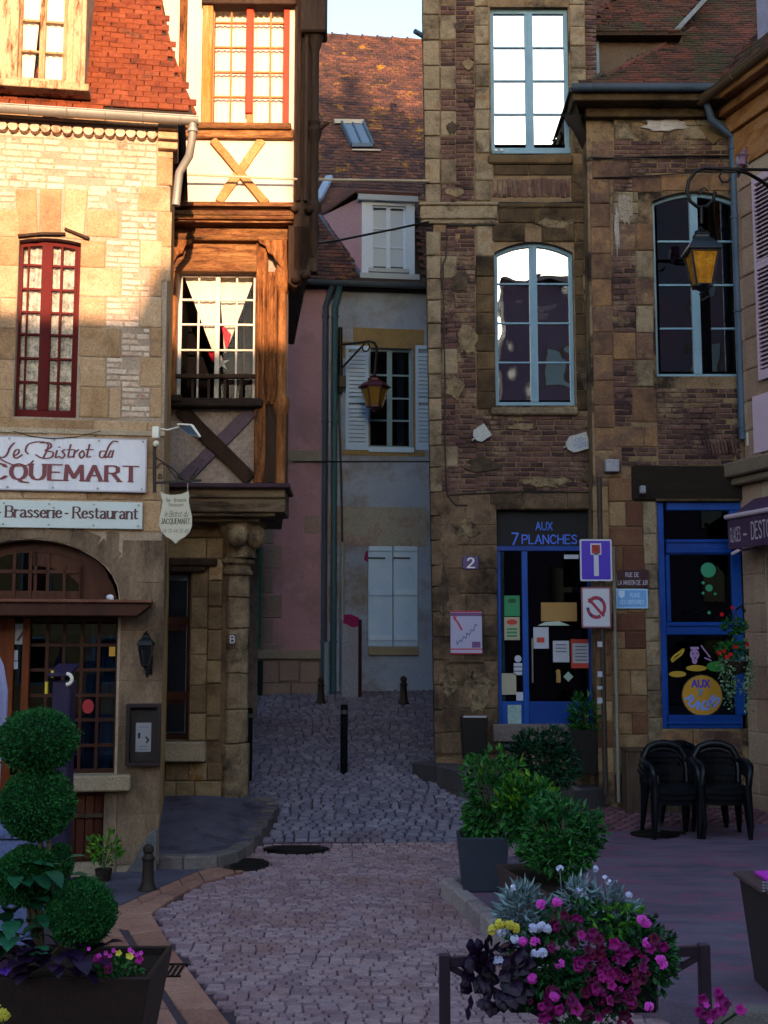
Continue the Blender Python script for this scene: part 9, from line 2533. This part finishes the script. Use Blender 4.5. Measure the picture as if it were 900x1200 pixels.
for u, v in ((656, 1130), (624, 1147), (612, 1103), (627, 1104), (653, 1058), (634, 1060), (774, 1125), (759, 1105), (757, 1082), (650, 1168), (760, 1180), (752, 1078), (777, 1131)): ball_cluster(u, v, fmK)
for u, v in ((587, 1093), (584, 1126), (628, 1118), (603, 1101), (634, 1085), (641, 1088), (625, 1088), (636, 1117)): ball_cluster(u, v, fmW)
for u, v in ((586, 1083), (577, 1090), (598, 1084), (603, 1088)): ball_cluster(u, v, fmY, 9)
for u, v, k in ((602, 1041, 6), (737, 1049, 8), (656, 1018, 5), (697, 1018, 5), (709, 1030, 3), (714, 1034, 3), (697, 1070, 4), (704, 1067, 3), (676, 1044, 4), (684, 1045, 3)):
    mb = MB(); mb.tube([P2(u, v, .0), P2(u + U(-4, 4), (v + 1090) / 2, .02), P2(u + U(-8, 8), 1100, .03)], .0018, 4); bx.part('flower_stem', mb, m_silver_leaf)
    cluster(bx, fmW, P2(u, v, 0), k, .012, .6)
for k in range(7):
    c_ = P2(715 + k * 9, 1072 - 3 * math.sin(k), .0); mb = MB(); mb.ball(tuple(c_), .010, .010, .010, 8, 6); bx.part('seed_head', mb, plain('dark seed head', '1c1420', .8), smooth=60); mb = MB(); mb.tube([c_, P2(705 + k * 5, 1100, .02)], .0015, 4); bx.part('flower_stem', mb, mgf)
# purple black leaves as separate leaves
rs = random.Random(12)
for k in range(110):
    a = rs.uniform(0, 6.283); r = math.sqrt(rs.random()); u, v = 583 + 34 * r * math.cos(a), 1135 + 40 * r * math.sin(a)
    p = P2(u, v, -.10 + rs.uniform(-.04, .06)); d = Vector((math.cos(a) * .7, -.6, -math.sin(a) * .5 - .35 + rs.uniform(-.3, .3))).normalized(); s_ = d.cross(Vector((.2, -1, .3))).normalized(); L = rs.uniform(.04, .065); W_ = L * .42; n_ = s_.cross(d)
    mb = MB(); mb.add([p, p + d * L * .3 - s_ * W_, p + d * L * .65 - s_ * W_ * .9, p + d * L, p + d * L * .65 + s_ * W_ * .9, p + d * L * .3 + s_ * W_, p + d * L * .45 + n_ * L * .12], [(0, 1, 6), (1, 2, 6), (2, 3, 6), (3, 4, 6), (4, 5, 6), (5, 0, 6)]); bx.part('purple_leaf', mb, m_purple_leaf)
for u, v in ((552, 1165), (549, 1178)): 
    p = P2(u, v, -.1); mb = MB(); mb.add([p, p + Vector((-.012, 0, -.02)), p + Vector((-.008, 0, -.045)), p + Vector((0, 0, -.055)), p + Vector((.01, 0, -.03))], [(0, 1, 2, 3, 4)]); bx.part('purple_leaf', mb, m_purple_leaf)
# cyclamen in the near foreground
nf = T('pink_flower_plant', 'bright pink flowers at the bottom edge in front of the right railing post', 'plant', P(838, 1230, 3.6))
for u, v in ((824, 1172), (828, 1178), (820, 1186), (826, 1190), (842, 1163), (845, 1172), (840, 1178), (850, 1176), (838, 1188), (846, 1184), (832, 1196), (872, 1184), (868, 1183)): put_flower(nf, fmK + fmP, P(u, v, 3.55 + U(0, .05)), (U(-.5, .5), -1, U(-.2, .6)), U(.5, .7))
mb = MB(); mb.tube([P(868, 1184, 3.6), P(845, 1200, 3.62), P(838, 1235, 3.6)], .004, 6); mb.tube([P(834, 1185, 3.6), P(838, 1235, 3.6)], .005, 6); nf.part('stem', mb, mgf)
ny = T('yellow_bloom', 'yellow flower at the lower left corner in front of the trough', 'flower', P(4, 1215, 4.2)); cluster(ny, fmY, P(3, 1187, 4.2), 14, .026, 1.0); mb = MB(); mb.tube([P(3, 1190, 4.2), P(4, 1230, 4.2)], .004, 5); ny.part('stem', mb, mgf)
